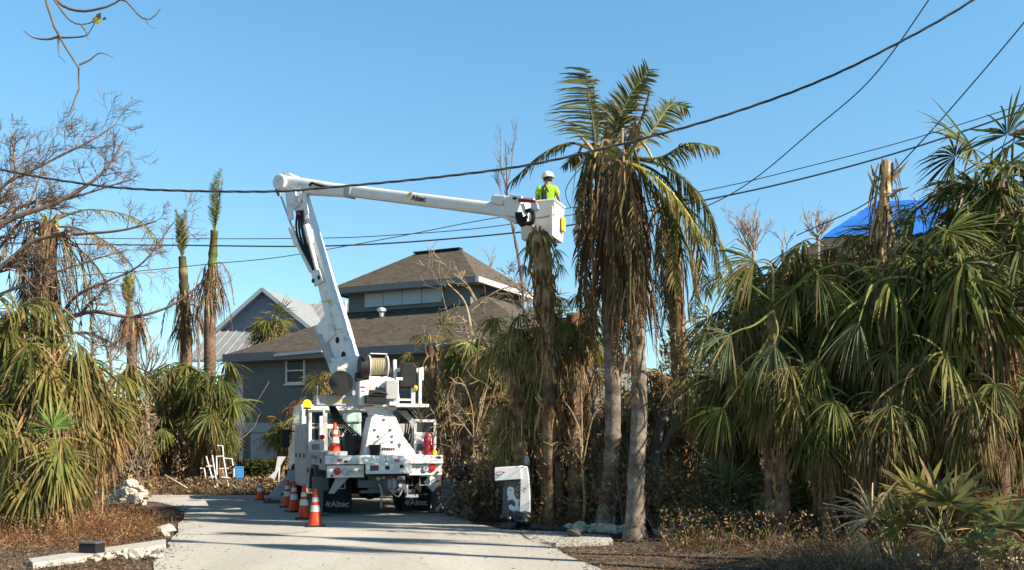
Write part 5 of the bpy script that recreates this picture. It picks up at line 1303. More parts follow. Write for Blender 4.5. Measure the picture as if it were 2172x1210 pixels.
# ------------------------------------------------------------------ coconut palms in the middle
def coco(label, trunk_px, Y, r, seed, fronds, skirt, group=None, dY=0.0, fl=0.62, trunkmat='trunk_ring', skirt_px=None, strands=260, strand_len=1.3):
    rng = np.random.default_rng(seed)
    k = [P(a, c, Y + dY * (i / (len(trunk_px) - 1))) for i, (a, c) in enumerate(trunk_px)]
    k[0][2] = -0.05
    off = np.array([k[0][0], k[0][1], 0])
    root = thing('coconut_palm', off, label, 'palm tree', group)
    path = spline(k, 60); u = np.linspace(0, 1, 60)
    rad = r * (1 - 0.15 * u + 0.55 * np.exp(-u * 16)) * (1 + 0.035 * np.sin(np.arange(60) * 2.1)) * (1 + 0.03 * rng.normal(0, 1, 60))
    mb = MB(); mb.tube(path, rad, 12, 0, True, np.array([pick(np.array([(0.19, 0.1, 0.06), (0.14, 0.08, 0.05), (0.24, 0.14, 0.085)]) if trunkmat == 'trunk_boot' else np.array([(0.18, 0.145, 0.115), (0.13, 0.105, 0.085), (0.22, 0.18, 0.145)]), rng) for _ in range(60)])); mb.build('trunk', M[trunkmat], root, True, offset=off)
    top = k[-1]
    for fd in fronds:
        pts = [P(a, c, Y + dY + d) for a, c, d in fd['p']]
        m = MB()
        feather(m, pts, rng, fd.get('n', 46), fd.get('L', fl), fd.get('w', 0.034), fd.get('hang', 0.8), fd.get('pal', GREEN), fd.get('tip', BROWN), fd.get('start', 0.15), fd.get('bias', (1, 1)), fd.get('rach', (0.16, 0.15, 0.05)), 0.028, fd.get('gap', 0.1), fd.get('sweep', 0.6), fd.get('lift', 0.1), fd.get('plane', None))
        m.build('frond', M['leaf'] if fd.get('pal', GREEN) is not BROWN else M['dead'], root, True, offset=off)
    for i in range(skirt[0]):
        az = rng.uniform(0, 6.28); o = np.array([math.cos(az), math.sin(az), 0])
        L = rng.uniform(*skirt[1]); b0 = top + o * 0.15 - np.array([0, 0, rng.uniform(-0.1, 0.4)])
        rr = rng.uniform(*skirt[2])
        pts = [b0, b0 + o * rr * 0.8 + np.array([0, 0, -0.12 * L]), b0 + o * rr * 1.05 + np.array([rng.normal(0, 0.05), 0, -0.5 * L]), b0 + o * rr * 0.85 + np.array([rng.normal(0, 0.1), rng.normal(0, 0.1), -L])]
        m = MB(); dead_ = rng.random() < skirt[3]; pal = (DK if rng.random() < 0.7 else REDBROWN * 0.8) if dead_ else OLIVE
        feather(m, pts, rng, 44, fl * 0.6, 0.03, 2.2, pal, BROWN if rng.random() < 0.5 else DK, 0.12, (1, 1), pick(BROWN, rng), 0.024, 0.2, 0.8, 0.0)
        m.build('dead_frond' if dead_ else 'frond', M['dead'] if dead_ else M['leaf'], root, True, offset=off)
    if strands:
        m = MB(); hang_strands(m, path[38:], r * 1.3, strands, strand_len, rng, np.vstack([DK, DK, REDBROWN * 0.7]), 0.35, 0.04)
        for i in range(14):   # old leaf bases and fruit stalks round the crown
            az = rng.uniform(0, 6.28); o = np.array([math.cos(az), math.sin(az), 0]); b0 = top + o * 0.1 + np.array([0, 0, rng.uniform(-0.5, 0.15)])
            m.tube(spline([b0, b0 + o * 0.22 + np.array([0, 0, 0.18]), b0 + o * rng.uniform(0.3, 0.5) + np.array([0, 0, rng.uniform(-0.2, 0.4)])], 6), np.linspace(0.05, 0.015, 6), 5, 0, True, pick(np.vstack([BROWN, YELLOW, TAN]), rng))
        m.build('crown_fibre', M['dead'], root, True, offset=off)
    return root
VP = (0.1, -1, 0.25)
DK = np.array([(0.1, 0.07, 0.035), (0.14, 0.1, 0.05), (0.075, 0.055, 0.03), (0.12, 0.1, 0.045)])
F1 = [dict(p=[(1264, 320, 0), (1258, 260, .1), (1248, 200, .15), (1243, 148, .15)], L=0.95, hang=0.45, bias=(0.25, 1.0), sweep=0.35, lift=0.0, rach=(0.2, 0.18, 0.1), gap=0.03, n=44, w=0.04, pal=BLUEGREEN * 0.55, plane=VP, start=0.05, tip=OLIVE),
      dict(p=[(1266, 320, 0), (1268, 270, .2), (1262, 220, .3), (1258, 170, .3)], L=0.4, hang=1.6, pal=OLIVE, plane=VP, gap=0.3, start=0.2),
      dict(p=[(1252, 316, 0), (1210, 304, -.1), (1150, 328, -.3), (1082, 388, -.4)], L=0.55, hang=1.2, tip=BROWN, n=56, pal=np.vstack([GREEN, BROWN]), w=0.04),
      dict(p=[(1255, 330, 0), (1235, 325, .3), (1215, 338, .5), (1196, 352, .6)], L=0.4, hang=1.3, pal=GREEN),
      dict(p=[(1270, 320, 0), (1284, 285, -.2), (1288, 255, -.3), (1284, 225, -.4)], L=0.35, hang=1.0, pal=YELLOW * 0.8, gap=0.3),
      dict(p=[(1258, 330, 0), (1236, 380, -.3), (1226, 440, -.4), (1224, 520, -.4)], L=0.3, hang=1.8, pal=DK),
      dict(p=[(1275, 330, 0), (1300, 290, .4), (1308, 255, .6), (1302, 215, .7)], L=0.4, hang=1.2, pal=OLIVE, plane=VP)]
coco('taller coconut palm of the middle pair with trunk further back and left drooping fronds', [(1284, 1110), (1296, 1000), (1300, 850), (1290, 600), (1272, 325)], 17.75, 0.155, 41, F1, (12, (2.4, 4.2), (0.1, 0.28), 0.9), dY=-0.3)
F2 = [dict(p=[(1300, 310, 0), (1312, 255, .1), (1338, 200, .2), (1378, 148, .2)], L=0.5, hang=0.35, sweep=0.75, n=60, plane=VP, pal=GREEN * 0.7, w=0.036, start=0.1),
      dict(p=[(1300, 310, .1), (1320, 255, .3), (1345, 205, .4), (1372, 165, .4)], L=0.45, hang=0.8, sweep=0.6, n=50, pal=GREEN * 0.7),
      dict(p=[(1330, 320, 0), (1348, 280, -.1), (1366, 235, -.1), (1376, 195, -.1)], L=0.42, hang=1.7, pal=DK, tip=BROWN, n=54),
      dict(p=[(1322, 330, 0), (1335, 290, -.2), (1345, 265, -.3), (1350, 250, -.3)], L=0.4, hang=1.8, pal=TAN * 0.6, tip=BROWN),
      dict(p=[(1345, 330, 0), (1375, 290, .2), (1405, 245, .3), (1425, 224, .4), (1456, 230, .4)], L=0.5, hang=0.8, tip=BROWN, rach=(0.34, 0.31, 0.16), plane=VP, bias=(1.0, 0.8), n=54, sweep=0.75),
      dict(p=[(1340, 335, 0), (1400, 335, -.2), (1460, 305, -.4), (1520, 312, -.5)], L=0.5, hang=1.5, tip=BROWN, n=60, bias=(1, 1), rach=(0.22, 0.2, 0.07)),
      dict(p=[(1335, 345, -.1), (1385, 372, -.4), (1440, 428, -.5), (1500, 515, -.6)], L=0.7, hang=1.7, pal=OLIVE, tip=YELLOW, rach=(0.6, 0.55, 0.06), n=64, sweep=0.35),
      dict(p=[(1340, 335, 0), (1420, 358, .2), (1490, 430, .3), (1548, 565, .3)], L=0.62, hang=1.6, n=64, tip=BROWN),
      dict(p=[(1340, 335, 0), (1430, 365, .4), (1500, 450, .5), (1530, 600, .5)], L=0.6, hang=1.6, n=64, tip=BROWN, pal=GREEN * 0.8),
      dict(p=[(1340, 340, 0), (1410, 380, .5), (1470, 480, .7), (1500, 620, .8)], L=0.65, hang=1.7, n=60, pal=GREEN * 0.8, tip=BROWN),
      dict(p=[(1335, 340, 0), (1390, 400, .3), (1440, 500, .5), (1462, 660, .5)], L=0.6, hang=1.8, n=60, pal=GREEN * 0.7, tip=OLIVE),
      dict(p=[(1340, 345, 0), (1380, 400, -.2), (1420, 500, -.3), (1440, 620, -.3)], L=0.5, hang=1.8, n=54, pal=GREEN * 0.6, tip=BROWN),
      dict(p=[(1325, 330, 0), (1345, 420, -.3), (1352, 560, -.35), (1362, 720, -.3)], L=0.4, hang=2.2, n=60, pal=BROWN, tip=TAN * 0.8, rach=(0.3, 0.16, 0.07)),
      dict(p=[(1325, 330, 0), (1330, 480, -.3), (1338, 640, -.3), (1350, 860, -.25)], L=0.36, hang=2.2, n=60, pal=BROWN, tip=BROWN, rach=(0.3, 0.16, 0.07)),
      dict(p=[(1320, 340, 0), (1302, 480, -.3), (1305, 640, -.3), (1318, 790, -.2)], L=0.34, hang=2.2, n=60, pal=DK, tip=BROWN, rach=(0.3, 0.16, 0.07))]
coco('shorter coconut palm of the middle pair, nearest the road with one yellow frond', [(1347, 1143), (1350, 1000), (1356, 850), (1345, 600), (1322, 325)], 15.9, 0.145, 43, F2, (10, (2.2, 4.0), (0.08, 0.24), 0.9), dY=0.3)
F3 = [dict(p=[(1425, 430, 0), (1470, 450, .2), (1510, 520, .3), (1525, 620, .3)], L=0.7, hang=1.5, n=54, pal=GREEN * 0.8),
      dict(p=[(1425, 430, 0), (1410, 460, -.2), (1402, 540, -.3), (1405, 640, -.3)], L=0.5, hang=1.8, n=54, pal=GREEN * 0.7),
      dict(p=[(1425, 430, 0), (1440, 480, -.4), (1470, 560, -.5), (1475, 680, -.5)], L=0.65, hang=1.7, n=54, tip=TAN * 0.7, pal=GREEN * 0.8),
      dict(p=[(1425, 430, 0), (1430, 500, -.4), (1432, 600, -.5), (1440, 710, -.5)], L=0.55, hang=1.8, n=54, pal=OLIVE, tip=TAN * 0.7)]
coco('dark drooping palm with reddish trunk right of the middle pair', [(1452, 1010), (1445, 900), (1440, 750), (1432, 600), (1425, 430)], 22.3, 0.22, 47, F3, (10, (1.8, 3.0), (0.25, 0.55), 0.5), trunkmat='trunk_boot', strands=120, strand_len=0.9)

# ------------------------------------------------------------------ cabbage palms, right hand group
gR = 'cabbage palms on the right verge'
sabal('big drooping cabbage palm left in the right hand group, hung with dark fans', (1672, 1100), (1655, 580), 18.9, 1.3, 51, 30, 0.75, group=gR, el=(-0.9, 1.0), droop=1.1, sag=1.1, skirt=10, boots=30, az0=0, tip=OLIVE)
sabal('cabbage palm with snapped pale spear top in the right hand group', (1725, 1112), (1880, 590), 16.2, 1.35, 52, 30, 0.85, group=gR, el=(-1.0, 0.7), droop=1.1, sag=1.1, skirt=22, skirt_len=1.1, strands=200, tip=OLIVE)
sabal('tall cabbage palm at the right frame edge with fans against the sky', (2165, 1110), (2110, 385), 16.8, 1.2, 53, 26, 0.7, group=gR, el=(-0.8, 1.25), droop=0.5, sag=0.6, skirt=14, tip=BROWN, strands=90)
sabal('low cabbage palm filling the right edge beneath the tall one', (2130, 1115), (2080, 560), 15.2, 1.35, 54, 26, 0.8, group=gR, el=(-0.9, 0.9), droop=1.0, sag=1.0, skirt=16, tip=OLIVE, strands=160)
sabal('squat cabbage palm with hanging brown skirt behind the front palmettos', (1990, 1120), (1985, 760), 17.8, 1.2, 55, 22, 0.7, group=gR, el=(-1.0, 0.6), droop=1.2, sag=1.2, skirt=20, strands=160)
sabal('young cabbage palm low between the dark trunk and the blue green palmettos', (1590, 1080), (1560, 800), 19.0, 1.0, 56, 18, 0.6, group=gR, el=(-0.8, 0.9), droop=0.9, sag=1.0, skirt=6, strands=40)
sabal('cabbage palm deep in shade behind the snapped spear', (1790, 1090), (1790, 640), 19.5, 1.2, 57, 22, 0.7, group=gR, el=(-0.9, 0.9), droop=1.0, sag=1.0, skirt=12, strands=90, fronds=False)
XR = [('cabbage palm fans against the blue tarp right of the snapped spear', (2040, 1110), (2035, 490), 16.9, 1.25, (-0.9, 1.2), 0.7, 26, 18),
      ('cabbage palm with brown dead top left of the snapped spear', (1765, 1110), (1762, 530), 18.2, 1.05, (-1.0, 0.8), 1.0, 20, 30),
      ('cabbage palm with glossy fans between the spear and the tall edge palm', (1965, 1110), (1960, 545), 16.0, 1.2, (-0.9, 0.9), 0.9, 26, 16),
      ('cabbage palm hanging low right of the bright bent stalks', (1930, 1115), (1955, 740), 15.3, 1.1, (-1.1, 0.6), 1.2, 22, 26),
      ('cabbage palm with dense low fans left of the bright bent stalks', (1800, 1110), (1770, 770), 16.8, 1.1, (-1.0, 0.7), 1.1, 24, 16),
      ('cabbage palm at the left fringe of the right hand group', (1600, 1090), (1590, 660), 18.4, 1.1, (-0.9, 1.0), 0.9, 24, 8),
      ('cabbage palm low at the right edge with tan skirt', (2140, 1115), (2130, 790), 15.6, 1.1, (-1.1, 0.7), 1.1, 22, 26),
      ('cabbage palm sunk in shade behind the two dark trunks', (1700, 1080), (1690, 830), 19.2, 1.0, (-1.0, 0.8), 1.0, 18, 14),
      ('cabbage palm filling the gap under the tall edge palm', (2110, 1100), (2090, 900), 17.0, 1.0, (-1.0, 0.8), 1.0, 18, 20)]
XR += [('low front cabbage palm with full fans hiding the left trunks', (1660, 1112), (1655, 770), 15.6, 0.85, (-1.2, 0.5), 1.2, 32, 26),
      ('low front cabbage palm with straw skirt below the bright bent stalks', (1870, 1115), (1865, 850), 15.0, 0.78, (-1.2, 0.4), 1.2, 28, 36),
      ('low front cabbage palm with full fans near the right edge', (2050, 1115), (2045, 815), 14.8, 0.82, (-1.2, 0.5), 1.2, 30, 34),
      ('low front cabbage palm with short dark fans left of the straw skirted one', (1760, 1112), (1755, 860), 15.3, 0.75, (-1.2, 0.5), 1.1, 28, 28),
      ('low cabbage palm at the left end of the right hand group', (1540, 1100), (1535, 790), 17.6, 0.95, (-1.1, 0.7), 1.1, 22, 12)]
for i, (lb_, b_, t_, Y_, R_, el_, dr_, n_, sk_) in enumerate(XR):
    sabal(lb_, b_, t_, Y_, R_, 300 + i, n_, R_ * 0.6, group=gR, el=el_, droop=dr_, sag=dr_, skirt=sk_, strands=160, wf=0.92, nseg=36, gap=0.1, tip=TAN * 0.8 if i % 3 else OLIVE, pal=np.vstack([GREEN, OLIVE]) if i % 2 else np.vstack([GREEN, GREEN, OLIVE]), r=0.13, deadf=0.5 if i in (1, 3, 6, 10, 11) else 0.38)
# snapped spear of the second palm
def spear():
    rng = np.random.default_rng(61); Y = 16.5
    root = thing('palm_stump', P(1868, 1110, Y) * (1, 1, 0), 'snapped palm stem with shredded pale fibre standing up into the sky', 'palm tree')
    off = np.array(root.location)
    path = spline([P(1866, 1110, Y), P(1870, 600, Y), P(1866, 500, Y), P(1876, 420, Y), P(1882, 342, Y)], 40)
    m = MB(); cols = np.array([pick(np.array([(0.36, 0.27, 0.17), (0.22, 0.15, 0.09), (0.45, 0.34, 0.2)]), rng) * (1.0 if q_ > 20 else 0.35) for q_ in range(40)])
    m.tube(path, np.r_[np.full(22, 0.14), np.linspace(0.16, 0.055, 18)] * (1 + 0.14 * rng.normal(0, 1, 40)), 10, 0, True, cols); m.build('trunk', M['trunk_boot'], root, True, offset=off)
    m = MB(); hang_strands(m, path[20:], 0.12, 260, 0.5, rng, np.vstack([TAN * 0.8, BROWN, BROWN]), 0.3, 0.05)
    for i in range(16):
        c = path[rng.integers(20, 38)]; az = rng.uniform(0, 6.28); o = np.array([math.cos(az), math.sin(az), 0]); m.tube([c + o * 0.1, c + o * 0.2 + (0, 0, 0.1), c + o * rng.uniform(0.15, 0.4) + (0, 0, rng.uniform(0.1, 0.4))], [0.04, 0.03, 0.008], 4, 0, True, pick(TAN, rng))
    m.build('torn_fibre', M['dead'], root, True, offset=off)
spear()
# hanging bright stalks and fans of the right group are fronds of a leaning palm head
def fanlist(label, root_px, Y, items, seed, name='cabbage_palm', cat='palm tree', group=None, tr=0.15):
    """items: (stalk pixels..., fan axis pixel, radius m, palette, tip, stalk colour)"""
    rng = np.random.default_rng(seed)
    base = P(root_px[0], root_px[1], Y); base[2] = 0
    root = thing(name, base, label, cat, group)
    for it in items:
        pts = [P(a, c, Y + d) for a, c, d in it['p']]
        m = MB(); path = spline(pts, 14)
        m.tube(path, np.linspace(0.022, 0.012, 14), 5, 0, False, it.get('rach', (0.2, 0.22, 0.06)))
        ax = unit(path[-1] - path[-3]); nr = unit(np.cross(ax, np.cross([0, -1, 0.25], ax)) if it.get('face', True) else [0, 0, 1])
        fan(m, path[-1], ax, nr, it['R'], rng, it.get('pal', GREEN), it.get('tip', None), it.get('nseg', 34), it.get('spread', 1.2), it.get('droop', 0.9), gap=0.06, ragged=0.3, wf=it.get('wf', 1.1))
        m.build('frond', M['leaf'] if it.get('pal', GREEN) is not BROWN else M['dead'], root, True, offset=base)
    m = MB(); tp = P(root_px[0], items[0]['p'][0][1], Y + 0.25); sabal_trunk(m, base + (0, 0.2, -0.05), tp, tr, rng, int(24 * tr / 0.15)); m.build('trunk', M['trunk_boot'], root, True, offset=base)
fanlist('cabbage palm nearest the road on the right with bright yellow green bent stalks', (1885, 1110), 15.4,
    [dict(p=[(1872, 600, 0), (1850, 605, -.3), (1838, 630, -.5), (1822, 682, -.55)], R=1.0, spread=0.75, rach=(0.32, 0.36, 0.12), tip=TAN, pal=BLUEGREEN),
     dict(p=[(1885, 610, 0), (1900, 640, -.5), (1902, 720, -.65), (1904, 815, -.6)], R=0.75, spread=0.8, rach=(0.42, 0.44, 0.1), pal=OLIVE, tip=TAN),
     dict(p=[(1880, 590, 0), (1935, 590, -.3), (1985, 625, -.4), (2010, 650, -.4)], R=0.7, spread=0.5, rach=(0.5, 0.42, 0.2), pal=BROWN),
     dict(p=[(1890, 640, 0), (1930, 680, -.4), (1950, 720, -.5), (1960, 745, -.5)], R=0.95, spread=0.8, pal=BLUEGREEN, rach=(0.2, 0.24, 0.08)),
     dict(p=[(1880, 620, 0), (1990, 690, -.3), (2030, 760, -.4), (2035, 785, -.4)], R=0.85, spread=0.55, pal=BROWN, tip=TAN, rach=(0.4, 0.25, 0.1)),
     dict(p=[(1870, 610, 0), (1790, 660, -.3), (1745, 730, -.4), (1735, 760, -.4)], R=0.85, spread=0.9, pal=GREEN, rach=(0.25, 0.28, 0.08)),
     dict(p=[(1870, 600, 0), (1800, 560, .1), (1720, 580, .1), (1685, 610, .1)], R=0.9, spread=1.0, pal=GREEN, rach=(0.25, 0.28, 0.08)),
     dict(p=[(1885, 600, 0), (1930, 520, -.1), (1970, 500, -.1), (2010, 490, -.1)], R=1.2, spread=0.9, pal=GREEN, droop=0.3, rach=(0.25, 0.28, 0.08)),
     dict(p=[(1885, 600, 0), (1990, 560, -.3), (2060, 570, -.4), (2090, 585, -.4)], R=1.0, spread=1.2, pal=GREEN, rach=(0.2, 0.24, 0.08))], 63, tr=0.11)
fanlist('low cabbage palm head left in the right hand group with wide spread green fans', (1640, 1100), 15.5,
    [dict(p=[(1640, 640, 0), (1640, 590, -.3), (1632, 560, -.5), (1600, 555, -.6)], R=1.0, spread=1.3, rach=(0.34, 0.34, 0.12)),
     dict(p=[(1640, 660, 0), (1600, 690, -.3), (1570, 700, -.4), (1550, 710, -.5)], R=0.95, spread=1.1, pal=BLUEGREEN),
     dict(p=[(1640, 660, 0), (1650, 700, -.4), (1645, 720, -.5), (1642, 730, -.5)], R=1.0, spread=1.0, pal=BLUEGREEN, rach=(0.25, 0.28, 0.1)),
     dict(p=[(1640, 650, 0), (1700, 600, -.3), (1730, 575, -.4), (1735, 585, -.4)], R=0.9, spread=1.1),
     dict(p=[(1640, 700, 0), (1700, 760, -.3), (1690, 800, -.3), (1688, 830, -.3)], R=0.8, spread=0.9),
     dict(p=[(1640, 700, 0), (1580, 800, -.3), (1545, 850, -.3), (1535, 865, -.3)], R=0.8, spread=1.1),
     dict(p=[(1640, 640, 0), (1560, 590, 0), (1520, 640, 0), (1500, 700, 0)], R=0.9, spread=1.2)], 64, tr=0.1)

fanlist('cabbage palm hung with straw coloured dead fans low in the right hand group', (1960, 1112), 14.9,
    [dict(p=[(1960, 760, 0), (1990, 770, -.2), (2010, 800, -.3), (2015, 830, -.3)], R=0.9, spread=0.6, pal=BROWN, tip=TAN, droop=1.2, rach=(0.4, 0.27, 0.12)),
     dict(p=[(1960, 770, 0), (1930, 790, -.2), (1915, 830, -.3), (1912, 860, -.3)], R=0.85, spread=0.55, pal=TAN * 0.8, tip=BROWN, droop=1.2, rach=(0.4, 0.27, 0.12)),
     dict(p=[(1960, 760, 0), (2050, 760, -.2), (2090, 800, -.3), (2100, 840, -.3)], R=0.9, spread=0.5, pal=BROWN, tip=TAN, droop=1.2, rach=(0.4, 0.27, 0.12)),
     dict(p=[(1960, 780, 0), (1880, 830, -.2), (1850, 870, -.3), (1842, 900, -.3)], R=0.8, spread=0.5, pal=TAN * 0.8, tip=TAN, droop=1.2, rach=(0.4, 0.27, 0.12)),
     dict(p=[(1960, 800, 0), (2110, 850, -.2), (2130, 900, -.3), (2135, 930, -.3)], R=0.7, spread=0.6, pal=TAN * 0.8, tip=BROWN, droop=1.2, rach=(0.4, 0.27, 0.12))], 67, tr=0.1)

# ------------------------------------------------------------------ palmettos
gP = 'palmettos on the right verge'
BLUEGREEN_LIT = BLUEGREEN * 1.35  # brightened blue green: missing sunlight put into the leaf colour
palmetto('upright blue green palmetto bushy at the left of the right verge', 1478, 18.0, 0.7, 71, 15, group=gP, pal=BLUEGREEN_LIT, Lp=0.75, z0=0.25, el=(0.3, 1.35))
palmetto('wide pale green palmetto beside the dark left trunk', 1545, 17.4, 0.7, 72, 16, group=gP, pal=BLUEGREEN_LIT, Lp=0.8, z0=0.2, el=(0.2, 1.35))
palmetto('silvery palmetto tucked against the shaded trunk', 1625, 17.2, 0.7, 73, 15, group=gP, pal=BLUEGREEN_LIT, Lp=0.8, z0=0.2, el=(0.1, 1.3))
palmetto('low palmetto with narrow fingers in front of the silvery one', 1575, 16.4, 0.5, 74, 10, group=gP, pal=BLUEGREEN_LIT, Lp=0.4, el=(0.1, 1.2))
palmetto('small palmetto seen between the two dark trunks on the right', 1770, 18.6, 0.55, 75, 10, group=gP, Lp=0.5)
fanlist('front palmetto with a dried straw coloured fan beside upright green blades', (1880, 1190), 12.9,
    [dict(p=[(1895, 1190, 0), (1880, 1150, 0), (1862, 1115, 0), (1850, 1100, 0)], R=0.75, spread=1.3, pal=TAN, tip=TAN, nseg=24, droop=0.5, rach=(0.4, 0.33, 0.2)),
     dict(p=[(1895, 1190, 0), (1870, 1160, -.1), (1855, 1150, -.2), (1845, 1150, -.25)], R=0.55, spread=1.2, pal=TAN, tip=BROWN, nseg=22, droop=1.2, rach=(0.4, 0.33, 0.2)),
     dict(p=[(1905, 1200, 0), (1900, 1160, .1), (1896, 1135, .1), (1892, 1125, .1)], R=0.6, spread=0.5, pal=BLUEGREEN, nseg=14, droop=0.05, wf=1.4),
     dict(p=[(1905, 1200, 0), (1910, 1170, -.1), (1905, 1130, -.1), (1896, 1112, -.1)], R=0.55, spread=0.45, pal=OLIVE, nseg=12, droop=0.05, wf=1.4)], 65, 'saw_palmetto', 'palmetto', tr=0.05)
palmetto('front palmetto with wide yellow green blades near the right frame edge', 2000, 13.2, 0.72, 76, 11, group=gP, Lp=0.6, z0=0.35, el=(0.25, 1.3), nseg=14, wf=1.3, pal=np.vstack([OLIVE * 1.6, BLUEGREEN]), dead=3)
palmetto('greyish palmetto fan cut by the right frame edge', 2135, 12.9, 0.6, 77, 9, group=gP, Lp=0.45, z0=0.15, nseg=16, dead=3)
palmetto('straggly palmetto with dead tan fingers in the lower right corner', 2050, 12.4, 0.5, 78, 3, group=gP, Lp=0.4, dead=6, nseg=16)

# ------------------------------------------------------------------ palms between the truck and the coconut palms
gC = 'storm battered cabbage palms behind the mailbox'
sabal('cabbage palm with drooping dark mop head just right of the operator seat', (1003, 1050), (985, 735), 24.0, 0.85, 81, 18, 0.35, group=gC, el=(-1.1, 0.6), droop=1.3, sag=1.0, skirt=12, strands=90, boots=26, pr=0.015, skirt_pal=np.vstack([BROWN, TAN]))
sabal('broken palm trunk with orange fibre and sparse head right behind the winch', (918, 1060), (915, 735), 25.0, 0.7, 82, 9, 0.6, group=gC, el=(-0.6, 1.3), droop=0.8, skirt=3, strands=20, pal=OLIVE, boots=40, skirt_pal=TAN)
sabal('cabbage palm with ragged green head below the topped stub', (1110, 1085), (1098, 700), 18.6, 0.66, 83, 22, 0.5, group=gC, el=(-0.8, 1.0), droop=0.9, sag=0.9, skirt=14, strands=90, pal=np.vstack([GREEN, OLIVE]), skirt_pal=np.vstack([BROWN, TAN]), tip=TAN)
sabal('cabbage palm head peeping out left of the coconut pair', (1222, 1085), (1218, 665), 18.4, 0.68, 84, 18, 0.45, group=gC, el=(-0.9, 1.2), droop=0.9, sag=0.9, skirt=14, strands=40, skirt_pal=np.vstack([TAN * 0.7, BROWN]))
sabal('cabbage palm with pale straw skirt and lit trunk behind the mailbox', (1165, 1085), (1158, 800), 18.8, 0.72, 85, 16, 0.4, group=gC, el=(-1.1, 0.9), droop=1.2, sag=1.0, skirt=16, strands=90, skirt_pal=np.vstack([TAN * 0.8, BROWN]))
sabal('headless palm trunk patterned with old leaf boots left of the coconut pair', (1236, 1112), (1213, 770), 18.9, 0.7, 86, 3, 0.5, group=gC, el=(-1.0, -0.2), droop=1.4, skirt=6, strands=40, boots=90, r=0.2, pal=BROWN, boot_from=0.05)
sabal('short orange barked palm trunk behind the mailbox post', (1122, 1080), (1112, 880), 21.4, 0.7, 87, 8, 0.4, group=gC, el=(-1.0, 0.8), droop=1.2, skirt=8, strands=50, pal=OLIVE)
sabal('small palm with yellowish fans low right of the truck', (1060, 1060), (1052, 850), 23.5, 0.75, 88, 14, 0.45, group=gC, el=(-0.9, 1.0), droop=1.0, skirt=8, strands=50, pal=OLIVE)
sabal('mop headed cabbage palm between the seat and the roof edge', (955, 1060), (940, 800), 26.5, 0.8, 89, 16, 0.45, group=gC, el=(-1.0, 0.9), droop=1.1, skirt=14, strands=90, pal=np.vstack([GREEN, OLIVE]), skirt_pal=np.vstack([BROWN, TAN]), tip=TAN)
for i, (lb_, b_, t_, Y_, R_) in enumerate((('ragged palm head spilling over the fallen bough', (1185, 1080), (1180, 715), 18.5, 0.72), ('palm head with straw fans left of the topped stub', (1055, 1075), (1050, 745), 21.5, 0.8), ('low palm head right above the mailbox', (1085, 1085), (1085, 870), 18.9, 0.62), ('ragged palm head hiding the shaft of the topped stub', (1160, 1100), (1150, 700), 18.4, 0.62), ('small palm head behind the operator seat', (900, 1060), (890, 880), 27.0, 0.8), ('dark low palm head between the coconut trunks', (1325, 1080), (1322, 880), 20.6, 0.7), ('palm head with dead fans right of the coconut trunks', (1410, 1080), (1405, 800), 21.5, 0.85))):
    sabal(lb_, b_, t_, Y_, R_, 330 + i, 16, R_ * 0.55, group=gC, el=(-1.0, 1.0), droop=1.1, sag=1.0, skirt=14, strands=110, pal=np.vstack([GREEN, OLIVE, BROWN]), skirt_pal=np.vstack([BROWN, TAN, TAN * 0.8]), tip=TAN, r=0.11, deadf=0.5)
# the topped stub in front of the bucket
def stub():
    rng = np.random.default_rng(91); Y = 18.0
    base = P(1165, 1095, Y); base[2] = 0
    root = thing('palm_stump', base, 'topped palm trunk with torn brown boots right under the bucket', 'palm tree')
    path = spline([base - (0, 0, 0.05), P(1165, 850, Y), P(1158, 650, Y), P(1142, 495, Y)], 40)
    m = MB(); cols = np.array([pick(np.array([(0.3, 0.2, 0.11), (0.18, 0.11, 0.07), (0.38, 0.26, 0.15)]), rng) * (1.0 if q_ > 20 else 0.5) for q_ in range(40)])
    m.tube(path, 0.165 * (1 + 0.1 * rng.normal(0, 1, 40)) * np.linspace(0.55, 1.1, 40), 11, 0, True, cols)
    for i in range(110):
        c = path[rng.integers(14, 40)]; az = rng.uniform(0, 6.28); o = np.array([math.cos(az), math.sin(az), 0]); L = rng.uniform(0.15, 0.4); s_ = 1 if rng.random() < 0.55 and c[2] < path[33][2] else -1
        m.tube([c + o * 0.13, c + o * 0.2 + (0, 0, 0.4 * L * s_), c + o * rng.uniform(0.17, 0.32) + (0, 0, L * s_)], [0.045, 0.035, 0.01], 4, 0, True, pick(BROWN, rng))
    m.build('trunk', M['trunk_boot'], root, True, offset=base)
    m = MB(); hang_strands(m, path[16:], 0.16, 150, 0.4, rng, np.vstack([BROWN, TAN * 0.8]), 0.3, 0.045)
    for i in range(9):
        az = i * 0.7; o = np.array([math.cos(az), math.sin(az), 0]); m.tube([path[-1] + o * 0.1 - (0, 0, 0.1), path[-1] + o * 0.13 + (0, 0, rng.uniform(0.0, 0.14))], [0.05, 0.02], 4, 0, True, pick(np.vstack([BROWN, TAN]), rng))
    m.build('torn_fibre', M['dead'], root, True, offset=base)
    for (a, c, d_), pal in (((1166, 545, -.3), YELLOW), ((1178, 528, -.2), OLIVE), ((1122, 520, -.1), GREEN), ((1185, 560, .1), GREEN), ((1112, 560, .2), GREEN)):
        m = MB(); p1 = P(a, c, Y + d_); pp = spline([path[-1] - (0, 0, 0.1), (path[-1] + p1) / 2 + (0, -0.1, 0.12), p1], 8); m.tube(pp, 0.03 if pal is YELLOW else 0.016, 5, 0, True, pick(pal, rng)); fan(m, pp[-1], unit(pp[-1] - pp[-3]), unit([0.2, -1, 0.4]), 0.38, rng, pal, BROWN, 16, 0.9, 0.5, wf=1.1); m.build('frond', M['leaf'], root, True, offset=base)
stub()

